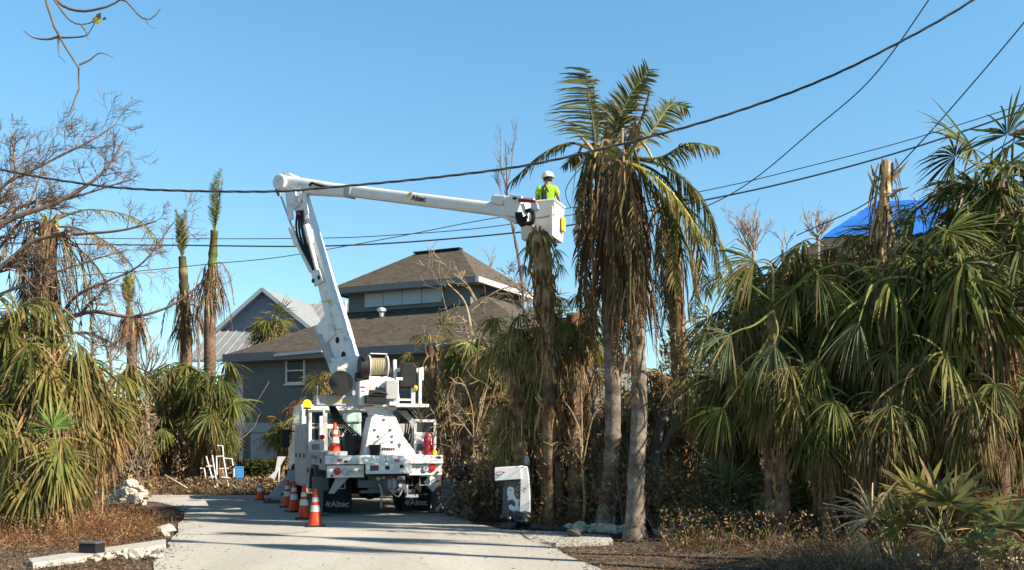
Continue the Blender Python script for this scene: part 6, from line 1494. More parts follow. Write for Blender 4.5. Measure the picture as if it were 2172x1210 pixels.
# ------------------------------------------------------------------ left hand palms
gL = 'cabbage palms on the left verge'
sabal('big cabbage palm at the left frame edge with layered drooping fans', (40, 1110), (35, 665), 19.0, 1.3, 101, 26, 0.7, group=gL, pal=np.vstack([GREEN, OLIVE, OLIVE]), deadf=0.4, wf=1.05, nseg=36, skirt_pal=np.vstack([BROWN, TAN * 0.8]), el=(-1.0, 0.75), droop=1.2, sag=1.1, skirt=34, skirt_len=1.25, strands=320, tip=OLIVE)
sabal('cabbage palm with green fans over a brown skirt amid the left clump', (120, 1110), (105, 740), 18.2, 1.15, 102, 24, 0.65, group=gL, pal=np.vstack([GREEN, OLIVE, OLIVE]), deadf=0.4, wf=1.05, nseg=36, skirt_pal=np.vstack([BROWN, TAN * 0.8]), el=(-1.0, 0.7), droop=1.2, sag=1.1, skirt=34, skirt_len=1.25, strands=320, tip=BROWN)
sabal('cabbage palm at the right of the left clump beside the open sky', (205, 1095), (190, 800), 20.0, 1.15, 103, 24, 0.7, group=gL, pal=np.vstack([GREEN, OLIVE, OLIVE]), deadf=0.4, wf=1.05, nseg=36, skirt_pal=np.vstack([BROWN, TAN * 0.8]), el=(-1.0, 1.1), droop=0.9, sag=1.0, skirt=34, skirt_len=1.25, strands=300, tip=OLIVE)
sabal('lowest cabbage palm of the left clump with fans sweeping to the ground', (95, 1125), (75, 940), 17.4, 1.1, 104, 24, 0.75, group=gL, pal=np.vstack([GREEN, OLIVE, OLIVE]), deadf=0.4, wf=1.05, nseg=36, skirt_pal=np.vstack([BROWN, TAN * 0.8]), el=(-1.0, 0.8), droop=1.1, sag=1.1, skirt=30, skirt_len=1.2, strands=240, tip=BROWN)
sabal('cabbage palm half outside the left frame edge', (-30, 1120), (-40, 830), 17.6, 1.2, 105, 20, 0.7, group=gL, pal=np.vstack([GREEN, OLIVE, OLIVE]), deadf=0.4, wf=1.05, nseg=36, skirt_pal=np.vstack([BROWN, TAN * 0.8]), el=(-1.0, 0.8), droop=1.1, sag=1.1, skirt=30, skirt_len=1.2, strands=240)
sabal('yellowing cabbage palm low at the left frame edge', (10, 1110), (0, 905), 18.2, 1.1, 106, 18, 0.7, group=gL, deadf=0.4, wf=1.05, nseg=36, skirt_pal=np.vstack([BROWN, TAN * 0.8]), el=(-1.0, 0.8), droop=1.1, sag=1.1, skirt=34, skirt_len=1.25, strands=300, pal=np.vstack([OLIVE, GREEN]))
fanlist('young palm with one bright fresh green fan in the left clump', (112, 1125), 16.6, [dict(p=[(130, 1010, 0), (122, 960, 0), (116, 925, 0), (112, 908, 0)], R=0.62, spread=1.9, pal=np.array([(0.16, 0.27, 0.07), (0.13, 0.24, 0.06)]), droop=0.05, nseg=30, rach=(0.2, 0.26, 0.08))], 66, tr=0.04)
# the palms behind the far road edge
gB = 'cabbage palms beyond the far road edge'
sabal('bushy cabbage palm left of the grey house with fans leaning right', (405, 1030), (440, 800), 31.0, 1.25, 111, 30, 0.65, group=gB, el=(-1.0, 0.9), droop=1.0, sag=0.9, skirt=16, strands=120, tip=OLIVE, r=0.2)
sabal('vine covered cabbage palm left of the bushy one', (350, 1035), (365, 790), 31.8, 1.15, 112, 22, 0.6, group=gB, el=(-1.0, 0.9), droop=1.0, sag=0.9, skirt=24, strands=220, pal=np.vstack([OLIVE, GREEN]), skirt_pal=np.vstack([REDBROWN, BROWN]))
sabal('low cabbage palm head behind the pipe frames', (470, 1035), (455, 880), 30.6, 1.1, 113, 20, 0.55, group=gB, el=(-1.1, 0.7), droop=1.1, sag=0.9, skirt=18, strands=120, tip=OLIVE)
sabal('low palm beneath the vine covered one', (320, 1035), (310, 900), 30.4, 1.0, 114, 16, 0.5, group=gB, el=(-1.0, 0.8), droop=1.1, skirt=18, strands=140, pal=np.vstack([OLIVE, GREEN]), skirt_pal=np.vstack([REDBROWN, BROWN]))
sabal('yellow green palm head between the two houses', (582, 1000), (580, 690), 45.0, 1.2, 115, 20, 0.5, group=gB, el=(-0.7, 1.2), droop=0.7, skirt=6, strands=30, pal=np.vstack([OLIVE, YELLOW * 0.7]), fronds=False)
sabal('slim palm before the grey house wall left of the hose wheel', (700, 1010), (700, 805), 32.0, 0.7, 116, 14, 0.5, group=gB, el=(-0.9, 1.2), droop=0.8, skirt=4, strands=20, pal=OLIVE, fronds=False)
sabal('little palm before the garage left of the cab mirror', (598, 1010), (600, 905), 31.5, 0.75, 117, 14, 0.35, group=gB, el=(-0.8, 1.0), droop=1.0, skirt=4, strands=20, pal=np.vstack([GREEN, OLIVE]), fronds=False)
sabal('rust brown dead palm head behind the beacon', (640, 1010), (652, 865), 30.5, 0.55, 118, 10, 0.4, group=gB, el=(-0.4, 1.1), droop=0.6, skirt=4, strands=30, pal=REDBROWN, fronds=False)

# storm stripped royal palms (trunk, green shaft, stub of a spear)
def stripped(label, px, Y, y_base, y_shaft, y_top, y_tip, w_px, seed, tilt=0, tipc=None, trunk='trunk_ring', dead=2, shaft_col=(0.16, 0.2, 0.05)):
    rng = np.random.default_rng(seed)
    base = P(px, y_base, Y); base[2] = 0; k = Y / F
    root = thing('royal_palm', base, label, 'palm tree', 'storm stripped royal palms on the left')
    a = P(px, y_shaft, Y); b = P(px + tilt * 0.7, y_top, Y); c = P(px + tilt, y_tip, Y)
    m = MB(); r = w_px * k / 2; path = spline([base - (0, 0, 0.05), a], 30); m.tube(path, r * (1.1 - 0.15 * np.linspace(0, 1, 30)), 12, 0, True, np.array([pick(np.array([(0.22, 0.14, 0.09), (0.15, 0.1, 0.07)]), rng) for _ in range(30)])); m.build('trunk', M[trunk], root, True, offset=base)
    m = MB(); path = spline([a, (a + b) / 2, b], 16); m.tube(path, np.linspace(r * 0.9, r * 0.6, 16) * (1 + 0.08 * rng.normal(0, 1, 16)), 10, 0, True, np.array([np.asarray(shaft_col) * rng.uniform(0.5, 1.3) if rng.random() < 0.7 else pick(BROWN, rng) for _ in range(16)])); m.build('crownshaft', M['leaf'], root, True, offset=base)
    m = MB()
    for i in range(7):
        d = unit(c - b); e = b + (c - b) * rng.uniform(0.85, 1.15) + rng.normal(0, 0.1, 3)
        feather(m, [b - d * 0.3, (b + e) / 2, e], rng, 26, 0.4, 0.035, 0.25, tipc if tipc is not None else BLUEGREEN * 0.8, BROWN if rng.random() < 0.3 else None, 0.15, (1, 1), (0.2, 0.22, 0.08), 0.02, 0.1, 1.3, 0)
    m.build('spear', M['leaf'], root, True, offset=base)
    for i in range(dead):
        s_ = 1 if i % 2 == 0 else -1; q = a + (b - a) * rng.uniform(0.1, 0.5)
        m = MB(); feather(m, [q, q + (s_ * 0.35, -0.1, 0.1), q + (s_ * 0.65, -0.15, -0.4), q + (s_ * 0.8, -0.15, -1.3)], rng, 40, 0.32, 0.03, 1.8, BROWN if i < 2 else REDBROWN, REDBROWN, 0.1, (1, 1), (0.2, 0.11, 0.06)); m.build('dead_frond', M['dead'], root, True, offset=base)
    m = MB(); hang_strands(m, path[:9], r, 170, 1.1, rng, np.vstack([REDBROWN, BROWN, TAN * 0.7]), 0.45, 0.05); m.build('torn_fibre', M['dead'], root, True, offset=base)
stripped('tallest stripped royal palm with pale trunk and green spear left of the blue house', 445, 33.0, 1020, 640, 490, 385, 25, 121, 14, dead=3)
stripped('stripped royal palm with blunt yellow green top left of the tallest one', 395, 34.0, 1020, 700, 545, 455, 26, 122, -12, tipc=np.vstack([OLIVE, GREEN, YELLOW * 0.6]), trunk='trunk_boot', dead=3, shaft_col=(0.1, 0.11, 0.04))
stripped('shortest stripped palm with bright yellow tip behind the bare twigs', 280, 33.0, 1030, 690, 650, 590, 22, 123, -10, tipc=np.vstack([YELLOW, OLIVE]), trunk='trunk_boot', dead=1)
F4 = [dict(p=[(110, 470, 0), (190, 445, -.2), (290, 465, -.3), (345, 525, -.4)], L=0.6, hang=1.6, pal=OLIVE, tip=BROWN, rach=(0.32, 0.3, 0.1), n=54),
      dict(p=[(110, 480, 0), (180, 490, -.3), (260, 540, -.4), (300, 610, -.4)], L=0.65, hang=1.6, pal=OLIVE, tip=TAN, n=54),
      dict(p=[(110, 480, 0), (160, 520, .2), (215, 580, .3), (245, 660, .3)], L=0.6, hang=1.7, pal=BROWN, tip=TAN, n=50),
      dict(p=[(105, 470, 0), (110, 420, .1), (95, 370, .1), (80, 345, .1)], L=0.3, hang=1.0, pal=YELLOW * 0.7, tip=BROWN),
      dict(p=[(105, 480, 0), (60, 470, .2), (20, 500, .3), (0, 560, .3)], L=0.5, hang=1.6, pal=BROWN, tip=TAN),
      dict(p=[(110, 480, 0), (170, 560, -.3), (190, 640, -.3), (195, 740, -.3)], L=0.5, hang=1.9, pal=OLIVE, tip=TAN, n=50)]
coco('coconut palm behind the bare twigs on the left with fronds arching right', [(90, 1060), (88, 850), (92, 650), (104, 475)], 26.0, 0.3, 131, F4, (14, (2.4, 3.8), (0.4, 1.0), 0.75), trunkmat='trunk_boot', fl=0.6)

# ------------------------------------------------------------------ bare trees
def bare(label, base, seed, L, r, depth, pal, up=0.08, d0=(0, 0, 1), kids=(4, 6), spread=0.75, wander=0.18, lr=0.62, name='bare_tree', trunk_frac=1.0, group=None, bias=None, cat='tree', minr=0.004):
    rng = np.random.default_rng(seed); base = np.asarray(base, float)
    root = thing(name, (base[0], base[1], 0), label, cat, group); off = np.array([base[0], base[1], 0])
    d = unit(d0); m = MB(); path = spline([base + (0, 0, -0.05), base + d * L * 0.5 + rng.normal(0, 0.06, 3), base + d * L], 12); rad = np.linspace(r, r * 0.5, 12)
    m.tube(path, rad, 8, 0, False, pick(pal, rng)); m.build('trunk', M['twig'], root, True, offset=off)
    m = MB()
    for i in range(rng.integers(kids[0] + 2, kids[1] + 5)):
        j = rng.integers(4, 12); a = unit(rng.normal(0, 1, 3)); limb(m, path[j], unit(unit(path[j] - path[j - 1]) + a * spread), L * lr * rng.uniform(0.7, 1.2), rad[j] * 0.65, depth, rng, pal, up, wander, kids, spread, lr, minr, bias)
    m.build('branches', M['twig'], root, True, offset=off)
def limbs_px(label, base, paths, seed, pal, depth, r, Y, name='bare_tree', kid=(4, 6), L=1.2, up=0.05, spread=0.8, cat='tree', bias=None, minr=0.005, wander=0.22, tuft=None):
    """tree whose main limbs follow given pixel lines; twigs grow from them"""
    rng = np.random.default_rng(seed); base = np.asarray(base, float); off = np.array([base[0], base[1], 0])
    root = thing(name, off, label, cat)
    first = None; m = MB(); t = MB()
    if tuft is not None:
        q = MB(); leaves(q, P(*tuft, Y) + rng.normal(0, 0.018, (26, 3)), rng, 0.028, np.vstack([YELLOW, OLIVE]), 1.8); q.build('foliage', M['leaf'], root, True, offset=off)
    for pth, r_ in paths:
        pts = [P(a, c, Y + d) for a, c, d in pth]; p = spline(pts, 22); rad = np.linspace(r_, r_ * 0.25, 22); t.tube(p, rad, 7, 0, False, pick(pal, rng))
        if first is None: first = p[0]
        for i in range(int(kid[0] * 3)):
            j = rng.integers(4, 22); a = unit(rng.normal(0, 1, 3)); td = unit(p[min(j + 1, 21)] - p[j - 1])
            limb(m, p[j], unit(td * 0.9 + a * spread), L * rng.uniform(0.4, 1.1), max(minr, rad[j] * 0.5), depth, rng, pal, up, wander, kid, spread, 0.6, minr, bias)
    t.tube(spline([base + (0, 0, -0.05), (base + first) / 2 + (0.05, 0, 0), first], 10), np.linspace(r, r * 0.7, 10), 9, 0, False, pick(pal, rng))
    t.build('trunk', M['twig'], root, True, offset=off); m.build('branches', M['twig'], root, True, offset=off)
RT = np.array([(0.23, 0.165, 0.13), (0.18, 0.125, 0.095), (0.29, 0.21, 0.165), (0.14, 0.1, 0.075)])
Yt = 23.0
limbs_px('wide bare tree with reddish brown twigs reaching in from the left frame edge', P(-90, 1050, Yt) * (1, 1, 0), [
    ([(-80, 600, 0), (0, 480, 0), (120, 430, 0), (215, 370, 0), (262, 300, 0)], 0.09), ([(-80, 560, 0), (-20, 460, .2), (30, 380, .3), (25, 280, .3)], 0.07),
    ([(-80, 640, 0), (30, 545, -.2), (90, 505, -.3), (250, 490, -.4), (330, 470, -.4)], 0.08), ([(-80, 520, 0), (40, 440, .5), (150, 420, .6), (280, 380, .7)], 0.06),
    ([(-80, 500, 0), (0, 400, -.4), (90, 350, -.5), (190, 300, -.5), (245, 265, -.5)], 0.06), ([(-80, 660, 0), (60, 600, .2), (170, 560, .2), (270, 530, .2)], 0.05), ([(-80, 620, 0), (20, 500, .8), (60, 440, .9), (110, 300, 1.0)], 0.05)],
    141, RT, 2, 0.16, Yt, kid=(5, 7), L=0.8, up=0.03, bias=np.array([0.08, 0, 0.0]), minr=0.0042)
limbs_px('low bare tree with long level boughs before the stripped royal palms', P(60, 1040, 25.5) * (1, 1, 0), [
    ([(110, 690, 0), (190, 662, 0), (280, 672, 0), (360, 650, 0), (425, 605, 0)], 0.07), ([(110, 720, 0), (175, 705, .2), (240, 730, .3), (290, 770, .3)], 0.05), ([(110, 700, 0), (160, 630, -.2), (220, 600, -.3), (300, 560, -.3), (370, 470, -.3)], 0.05)],
    142, RT, 2, 0.12, 25.5, kid=(4, 6), L=0.9, up=0.04, minr=0.0055)
# limb hanging in at the top left from a tree standing beside the camera
YL = 8.0
limbs_px('near bare tree limb hanging into the top left corner of the sky', (-5.6, 8.6, 0), [
    ([(-350, -420, .6), (-60, -330, .4), (60, -120, .2), (100, 10, 0), (125, 80, 0), (165, 138, 0), (167, 190, -.05), (148, 240, -.05)], 0.026),
    ([(60, -120, .2), (95, -40, .1), (115, 0, 0), (150, 45, 0), (180, 52, 0), (200, 45, 0)], 0.017), ([(90, -60, .1), (120, 2, .05), (170, 24, .05), (230, 14, .05), (262, 0, .05), (300, 38, .05), (322, 40, .05), (340, 20, .05)], 0.016),
    ([(124, 78, 0), (100, 84, 0), (70, 80, 0), (50, 66, 0)], 0.011), ([(124, 80, 0), (150, 80, 0), (182, 76, 0), (196, 58, 0), (206, 40, 0)], 0.009), ([(124, 80, 0), (124, 105, 0), (126, 120, 0)], 0.01), ([(168, 138, 0), (190, 128, 0), (212, 113, 0), (240, 122, 0)], 0.009), ([(172, 52, 0), (182, 68, 0), (188, 84, 0)], 0.009), ([(308, 42, .05), (318, 56, .05), (334, 61, .05)], 0.004)],
    143, GREYTWIG * 0.75, 0, 0.16, YL, kid=(0.4, 1), L=0.06, minr=0.0025, tuft=(205, 42))
# thin bare trees behind the houses and the bucket
def thin(label, px, y_top, Y, seed, L=None, **kw):
    b = P(px, 1000, Y); h = P(px, y_top, Y)[2]
    bare(label, (b[0], Y, 0), seed, h * 0.75, kw.pop('r', 0.05), kw.pop('depth', 2), kw.pop('pal', GREYTWIG), kw.pop('up', 0.25), kw.pop('d0', (0, 0, 1)), kids=kw.pop('kids', (3, 4)), spread=kw.pop('spread', 0.5), lr=kw.pop('lr', 0.28), wander=0.12, **kw)
limbs_px('slender bare sapling with twiggy top rising behind the bucket', P(1112, 1040, 24) * (1, 1, 0), [([(1110, 620, 0), (1095, 520, 0), (1078, 440, 0), (1075, 380, 0), (1072, 300, 0)], 0.045), ([(1075, 395, 0), (1085, 350, 0), (1090, 290, 0)], 0.02), ([(1075, 400, 0), (1062, 350, 0), (1062, 290, 0)], 0.02), ([(1066, 420, .2), (1058, 390, .2), (1056, 372, .2)], 0.012)], 144, GREYTWIG, 1, 0.05, 24, kid=(3, 4), L=0.35, up=0.3, spread=0.4, minr=0.004)
def bush(label, px, y0, y1, wpx, Y, seed, pal, name='bare_shrub', n=20, depth=2, minr=0.0045):
    rng = np.random.default_rng(seed); k = Y / F; b = P(px, y0, Y); hgt = (y0 - y1) * k
    root = thing(name, (b[0], Y, 0), label, 'shrub'); off = np.array([b[0], Y, 0]); m = MB(); t = MB()
    t.tube(spline([(b[0], Y, -0.05), (b[0] + 0.05, Y, b[2] * 0.5), b], 8), np.linspace(0.09, 0.05, 8), 7, 0, False, pick(pal, rng))
    for i in range(n):
        d = unit([rng.normal(0, wpx * k / 2), rng.normal(0, 0.5), hgt * rng.uniform(0.5, 1)]); limb(m, b + rng.normal(0, 0.08, 3), d, hgt * rng.uniform(0.4, 0.75), 0.02, depth, rng, pal, 0.15, 0.15, (3, 5), 0.5, 0.5, minr)
    t.build('trunk', M['twig'], root, True, offset=off); m.build('branches', M['twig'], root, True, offset=off)
PALE = np.array([(0.34, 0.27, 0.23), (0.28, 0.21, 0.17), (0.4, 0.32, 0.27)])
bush('round bare pinkish shrub standing against the sky right of the coconut palms', 1598, 530, 425, 100, 27, 151, PALE)
bush('fine bare shrub tops against the sky left of the blue tarp', 1735, 500, 430, 110, 29, 152, PALE, n=16)
bush('faint bare shrub between the two stripped palms and the twigs', 380, 650, 600, 90, 36, 153, PALE, n=7)
bush('bare brown thicket shrub behind the left clump', 235, 760, 650, 150, 31, 154, RT, n=14)
bush('bare brown shrub filling the gap below the stripped palms', 310, 790, 700, 160, 30, 155, RT, n=14)
for i, (px, y1, Y) in enumerate(((985, 520, 47), (1040, 510, 48), (420, 590, 44), (1660, 470, 33))):
    bush(('faint bare twigs above the right slope of the grey house roof', 'faint bare twigs just left of the sapling behind the roof', 'faint bare twigs left of the blue house gable', 'faint bare twigs between the round shrub and the tarp')[i], px, y1 + 60, y1, 40, Y, 160 + i, PALE, n=4, depth=1, minr=0.01)
# tangle of grey boughs between the palms
limbs_px('fallen grey bough arching over the tangle behind the mailbox', P(1262, 1060, 21.5) * (1, 1, 0), [([(1258, 800, 0), (1240, 770, 0), (1210, 757, 0), (1160, 764, 0), (1120, 760, 0), (1060, 738, 0)], 0.12), ([(1200, 762, 0), (1150, 720, -.2), (1100, 715, -.2), (1060, 718, -.2)], 0.05), ([(1190, 760, 0), (1180, 690, .1), (1140, 640, .1), (1100, 600, .1)], 0.05), ([(1130, 762, 0), (1060, 770, -.2), (1010, 800, -.2), (990, 850, -.2)], 0.045), ([(1215, 760, 0), (1225, 820, -.3), (1235, 870, -.3), (1245, 900, -.3)], 0.03)], 171, GREYTWIG, 2, 0.14, 21.5, kid=(3, 5), L=0.85, up=0.0, minr=0.006)
limbs_px('splintered branch with bare pale ends below the right eave', P(1000, 1050, 26) * (1, 1, 0), [([(1020, 800, 0), (1000, 700, 0), (985, 640, 0), (950, 602, 0)], 0.06), ([(1010, 640, 0), (990, 605, 0), (962, 580, 0)], 0.045), ([(1000, 660, 0), (1050, 620, 0), (1110, 600, 0)], 0.03), ([(1005, 700, 0), (960, 690, 0), (930, 600, 0), (905, 560, 0)], 0.02)], 172, np.array([(0.36, 0.28, 0.18), (0.3, 0.22, 0.15)]), 1, 0.08, 26, kid=(3, 4), L=0.7, minr=0.006)
limbs_px('grey smooth tree with thick leaning limbs behind the coconut trunks', P(1395, 1060, 20.8) * (1, 1, 0), [([(1385, 1020, 0), (1392, 940, 0), (1415, 880, 0), (1470, 850, .2), (1540, 838, .3)], 0.16), ([(1375, 1010, 0), (1350, 920, .2), (1380, 870, .3), (1450, 840, .4)], 0.13), ([(1340, 1010, .3), (1325, 900, .3), (1318, 800, .3), (1340, 720, .3)], 0.09), ([(1400, 960, 0), (1440, 880, 0), (1480, 800, 0)], 0.09)], 173, np.array([(0.3, 0.27, 0.23), (0.24, 0.21, 0.18)]), 1, 0.2, 20.8, kid=(3, 4), L=0.8, minr=0.008)
for i, (px, y, Y, L) in enumerate(((930, 900, 24, 1.0), (1030, 900, 22.5, 1.0), (1090, 860, 23, 1.0), (1190, 880, 21, 0.9), (1270, 900, 20, 0.9), (1340, 950, 19.5, 0.8), (1140, 640, 24.5, 1.2), (1180, 720, 23, 1.1), (960, 950, 22.5, 0.9))):
    bush(['bare brown bush right behind the guard panel', 'tangled grey shrub between truck and mailbox', 'tangled shrub above the mailbox', 'dry shrub left of the booted trunk', 'dry shrub at the foot of the back coconut palm', 'low rusty bush between the coconut trunks', 'wiry tangle just right of the topped stub', 'wiry tangle over the fallen bough', 'dark twiggy bush beside the truck tail'][i], px, y + 60, y - 40, 150, Y, 180 + i, np.vstack([GREYTWIG, RT]), n=12, depth=2, minr=0.006)
# leafy bush beside the tail with pale leaves
def leafy(label, px, Y, y_top, wpx, seed, pal, n=900, size=0.05, twigs=16):
    rng = np.random.default_rng(seed); k = Y / F; x = (px - CX) * k; h = P(px, y_top, Y)[2]
    root = thing('leafy_shrub', (x, Y, 0), label, 'shrub'); off = np.array([x, Y, 0]); m = MB(); ends = []
    for i in range(twigs):
        d = unit([rng.normal(0, wpx * k / h / 2), rng.normal(0, 0.3), 1]); limb(m, np.array([x + rng.normal(0, 0.12), Y + rng.normal(0, 0.1), 0.0]), d, h * rng.uniform(0.6, 0.95), 0.018, 2, rng, RT, 0.1, 0.15, (3, 4), 0.6, 0.5, 0.004, None, ends)
    m.build('stem', M['twig'], root, True, offset=off)
    e = np.array(ends); p = e[rng.integers(len(e), size=n)] + rng.normal(0, 0.1, (n, 3)); p[:, 2] = np.maximum(p[:, 2], 0.03)
    m = MB(); leaves(m, p, rng, size, pal); m.build('foliage', M['leaf'], root, offset=off)
leafy('scrubby bush with pale dry leaves between the truck tail and mailbox', 1015, 20.6, 1000, 110, 191, np.vstack([TAN, OLIVE, RT]), 900)
leafy('dark thorny bush in front of the pale leaved one', 985, 20.0, 1035, 80, 192, np.vstack([RT * 0.7, OLIVE * 0.7, TAN]), 500)
leafy('low dark green shrub right of the mailbox', 1160, 19.6, 1030, 90, 193, GREEN, 900, 0.05)
leafy('small leafy shrub behind the number board', 1130, 20.6, 950, 80, 194, np.vstack([OLIVE, GREEN]), 700)

for i, (px, Y, yt, wp, pal, n_) in enumerate(((1190, 19.0, 985, 70, np.vstack([OLIVE, TAN * 0.8]), 700), (1245, 18.6, 960, 80, np.vstack([REDBROWN, TAN * 0.7, OLIVE]), 800), (1320, 17.6, 1010, 60, np.vstack([REDBROWN, BROWN]), 700), (1405, 17.2, 1000, 90, np.vstack([REDBROWN, REDBROWN, TAN * 0.7]), 1100), (1465, 16.8, 1040, 80, np.vstack([REDBROWN, OLIVE]), 800), (1150, 19.2, 930, 90, np.vstack([OLIVE, GREEN, TAN]), 900), (1060, 20.2, 940, 100, np.vstack([TAN * 0.8, OLIVE]), 900))):
    leafy(('olive scrub bush just right of the mailbox post', 'tall rusty scrub bush before the booted trunk', 'small rust red bush between the two coconut trunks', 'wide rust red bush right of the nearer coconut trunk', 'rusty low bush left of the blue green palmettos', 'olive scrub with pale leaves behind the mailbox', 'straw coloured scrub left of the mailbox')[i], px, Y, yt, wp, 260 + i, pal, n_, 0.045, 20)
limbs_px('tangle of pale bent palm stalks right of the truck guard panel', P(1010, 1080, 20.6) * (1, 1, 0), [
    ([(1005, 960, 0), (1000, 860, 0), (970, 800, -.1), (940, 860, -.1)], 0.02), ([(1005, 940, 0), (1030, 830, 0), (1080, 790, 0), (1110, 850, 0)], 0.018), ([(1010, 950, 0), (1060, 880, -.2), (1120, 860, -.2), (1170, 900, -.2)], 0.018), ([(1005, 930, 0), (960, 880, .1), (930, 930, .1)], 0.016), ([(1010, 930, 0), (1040, 760, .2), (1010, 700, .2), (970, 720, .2)], 0.018), ([(1010, 920, 0), (1100, 720, .2), (1150, 700, .2), (1190, 740, .2)], 0.018)],
    174, TAN * 0.75, 1, 0.05, 20.6, kid=(3, 4), L=0.5, up=-0.06, minr=0.006)
limbs_px('tangle of dry tan stalks before the booted trunk', P(1235, 1090, 18.1) * (1, 1, 0), [
    ([(1235, 1000, 0), (1225, 900, 0), (1180, 840, 0), (1150, 900, 0)], 0.016), ([(1235, 990, 0), (1260, 880, 0), (1300, 850, 0), (1320, 900, 0)], 0.016), ([(1235, 980, 0), (1200, 940, -.1), (1160, 960, -.1)], 0.014), ([(1235, 960, 0), (1230, 800, .1), (1200, 740, .1), (1160, 780, .1)], 0.016)],
    175, TAN * 0.75, 1, 0.04, 18.1, kid=(3, 4), L=0.45, up=-0.06, minr=0.005)
# ------------------------------------------------------------------ uncountable cover
LE = left_e; 
def in_road(x, y):
    xl = np.interp(y, LE[:, 1], LE[:, 0]); xr = np.interp(y, [-4, 12.4, 16.9, 19.3, 21.5, 25.5, 28.2], [4.6, 1.05, 0.1, -0.95, -0.85, -0.6, -0.5])
    return (x > xl - 0.05) & (x < xr + 0.05) & (y < 28.9)
def scatter(rng, n, px0, px1, Y0, Y1, road=True):
    Y = rng.uniform(Y0, Y1, n * 2); x = (rng.uniform(px0, px1, n * 2) - CX) * Y / F
    k = ~in_road(x, Y) if road else np.ones(n * 2, bool)
    return np.stack([x[k], Y[k], np.zeros(k.sum())], -1)[:n]
def cover(name, regions, seed, label=None):
    rng = np.random.default_rng(seed); m = MB()
    for kind, n, px0, px1, Y0, Y1, a, b_, pal in regions:
        p = scatter(rng, n, px0, px1, Y0, Y1)
        if kind == 'stems': stems(m, p - (0, 0, 0.05), rng, a, b_, pal)
        elif kind == 'litter':
            p[:, 2] = rng.uniform(-0.05, 0.03, len(p)); leaves(m, p, rng, a, pal, b_, 0.85)
        elif kind == 'leaf':
            p[:, 2] = rng.uniform(0, 1, len(p)) ** 1.6 * b_; leaves(m, p, rng, a, pal)
    o = m.build(name, M['dead']); o['kind'] = 'stuff'
    return o
FINE = np.vstack([BROWN * 0.55, RT * 0.8, REDBROWN * 0.8, GREYTWIG, GREYTWIG * 0.7])
cover('leaf_litter', [('litter', 26000, -120, 420, 11.6, 27, 0.026, 2.6, FINE), ('litter', 24000, 930, 2400, 11.6, 24, 0.028, 2.6, FINE), ('litter', 5000, 250, 620, 28.9, 34, 0.06, 2.4, FINE), ('stems', 2500, -120, 420, 11.6, 24, 0.16, 0.008, FINE), ('stems', 2500, 1150, 2300, 11.6, 17, 0.16, 0.008, FINE)], 201)
def edge_litter():
    rng = np.random.default_rng(207); m = MB(); pts = []
    for E, sg in ((left_e[8:50], 1), (np.array(right_e), -1)):
        q = spline(np.c_[E, np.zeros(len(E))], 400); k = rng.integers(0, 400, 1500)
        pts.append(q[k] + np.stack([sg * (rng.exponential(0.16, 1500) - 0.1), rng.normal(0, 0.1, 1500), np.full(1500, 0.008)], -1))
    q = np.stack([rng.uniform(-6, 2, 260), rng.uniform(11.5, 26, 260), np.full(260, 0.008)], -1); pts.append(q)
    p = np.vstack(pts); p = p[p[:, 1] > 11]; leaves(m, p, rng, 0.026, FINE, 2.6, 0.9)
    o = m.build('road_litter', M['dead']); o['kind'] = 'stuff'
edge_litter()
cover('dead_ground_cover', [('stems', 5000, -120, 330, 14.6, 21, 0.3, 0.011, np.vstack([REDBROWN, BROWN])), ('leaf', 11000, -120, 300, 14.6, 22, 0.02, 0.4, np.vstack([REDBROWN, BROWN]) * 0.8),
    ('stems', 2600, 180, 370, 16.8, 22.5, 0.12, 0.009, np.vstack([REDBROWN, BROWN])), ('leaf', 1200, 180, 330, 16.0, 22.5, 0.02, 0.12, REDBROWN * 0.8),
    ('stems', 6000, 1130, 1500, 17.6, 22, 0.5, 0.011, np.vstack([REDBROWN, BROWN])), ('leaf', 12000, 1130, 1520, 17.8, 22, 0.034, 0.6, np.vstack([REDBROWN, BROWN])),
    ('stems', 9000, 1420, 2300, 13.9, 20, 0.5, 0.011, np.vstack([BROWN * 0.6, RT, OLIVE * 0.7])), ('leaf', 14000, 1400, 2300, 14.2, 20, 0.034, 0.55, np.vstack([REDBROWN, RT, OLIVE * 0.7])),
    ('stems', 3500, 1620, 2300, 11.8, 14, 0.4, 0.01, np.vstack([TAN * 0.5, BROWN, RT])),
    ('leaf', 9000, 2060, 2300, 13.8, 16.5, 0.034, 0.8, REDBROWN), ('stems', 3000, 950, 1120, 19.8, 24, 0.5, 0.012, np.vstack([RT, BROWN]))], 202)
cover('storm_debris', [('stems', 4500, 150, 600, 28.9, 32, 0.6, 0.016, np.vstack([BROWN, TAN * 0.7, RT])), ('leaf', 9000, 150, 600, 28.9, 33, 0.05, 0.5, np.vstack([BROWN, RT, TAN * 0.7]))], 203)
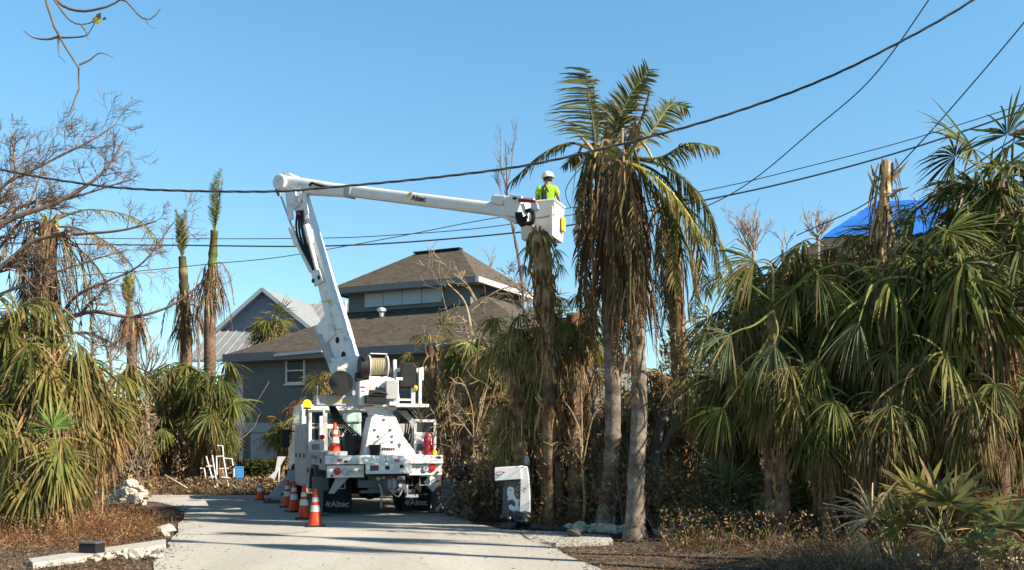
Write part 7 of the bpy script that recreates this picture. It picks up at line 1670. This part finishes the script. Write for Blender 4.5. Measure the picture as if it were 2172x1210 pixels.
def thicket(name, regs, seed):
    rng = np.random.default_rng(seed); m = MB()
    for px0, px1, Y0, Y1, z0, z1, n, size, pal, ns in regs:
        Y = rng.uniform(Y0, Y1, n); x = (rng.uniform(px0, px1, n) - CX) * Y / F; z = z0 + (z1 - z0) * rng.random(n) ** 1.1
        # clumped density
        dens = np.sin(x * 1.7 + 2) * np.sin(z * 2.3 + x) + rng.normal(0, 0.6, n); k = dens > -0.45
        leaves(m, np.stack([x, Y, z], -1)[k], rng, size, pal, 3.0)
        for i in range(ns):
            Yi = rng.uniform(Y0, Y1); b = np.array([(rng.uniform(px0, px1) - CX) * Yi / F, Yi, z0]); limb(m, b, unit([rng.normal(0, 0.4), rng.normal(0, 0.2), 1]), (z1 - z0) * rng.uniform(0.6, 1.0), 0.035, 1, rng, np.vstack([GREYTWIG, RT]), 0.1, 0.2, (3, 5), 0.8, 0.6, 0.008)
    o = m.build(name, M['dead']); o['kind'] = 'stuff'
thicket('thicket', [(925, 1500, 26, 31, 0, 3.6, 22000, 0.09, np.vstack([BROWN, RT, OLIVE, TAN * 0.7]), 90), (1400, 2400, 21, 27, 0, 4.2, 36000, 0.09, np.vstack([RT, OLIVE, GREEN, GREEN]), 90), (-150, 330, 27, 33, 0, 2.8, 9000, 0.11, np.vstack([RT, BROWN, OLIVE]), 50), (280, 500, 32, 36, 0, 3.0, 6000, 0.11, np.vstack([RT, BROWN]), 40)], 204)
# palms just outside the frame on the right whose shade falls across the near verge
for i, (x, y, h_) in enumerate(((8.9, 10.0, 4.4), (9.9, 9.4, 4.8), (8.2, 9.0, 3.6))):
    px = CX + x * F / y
    sabal(('cabbage palm outside the frame shading the front palmettos', 'cabbage palm outside the frame beside the tall edge palm', 'cabbage palm outside the frame nearest the palmettos', 'taller cabbage palm outside the right frame edge', 'stout cabbage palm outside the frame behind the others')[i], (px, 1100), (px, HY - (h_ - EYE) * F / y), y, 1.1, 210 + i, 22, 0.6, group='cabbage palms outside the right frame edge', fronds=False, skirt=12, strands=40, el=(-0.8, 1.0), droop=0.9, sag=0.9)
# two tall storm stripped palms outside the frame whose trunks throw thin shadows across the road
for i, (x, y) in enumerate(((9.2, 11.0), (10.4, 13.3), (8.2, 9.9))):
    px = CX + x * F / y
    k = F / y
    stripped(('tall stripped royal palm outside the frame nearest the road', 'tall stripped royal palm outside the frame behind the nearest one', 'tall stripped royal palm outside the frame closest to the camera')[i], px, y, HY + EYE * k, HY - 7.0 * k, HY - 8.2 * k, HY - 9.2 * k, 0.2 * k, 230 + i, 0, dead=1)
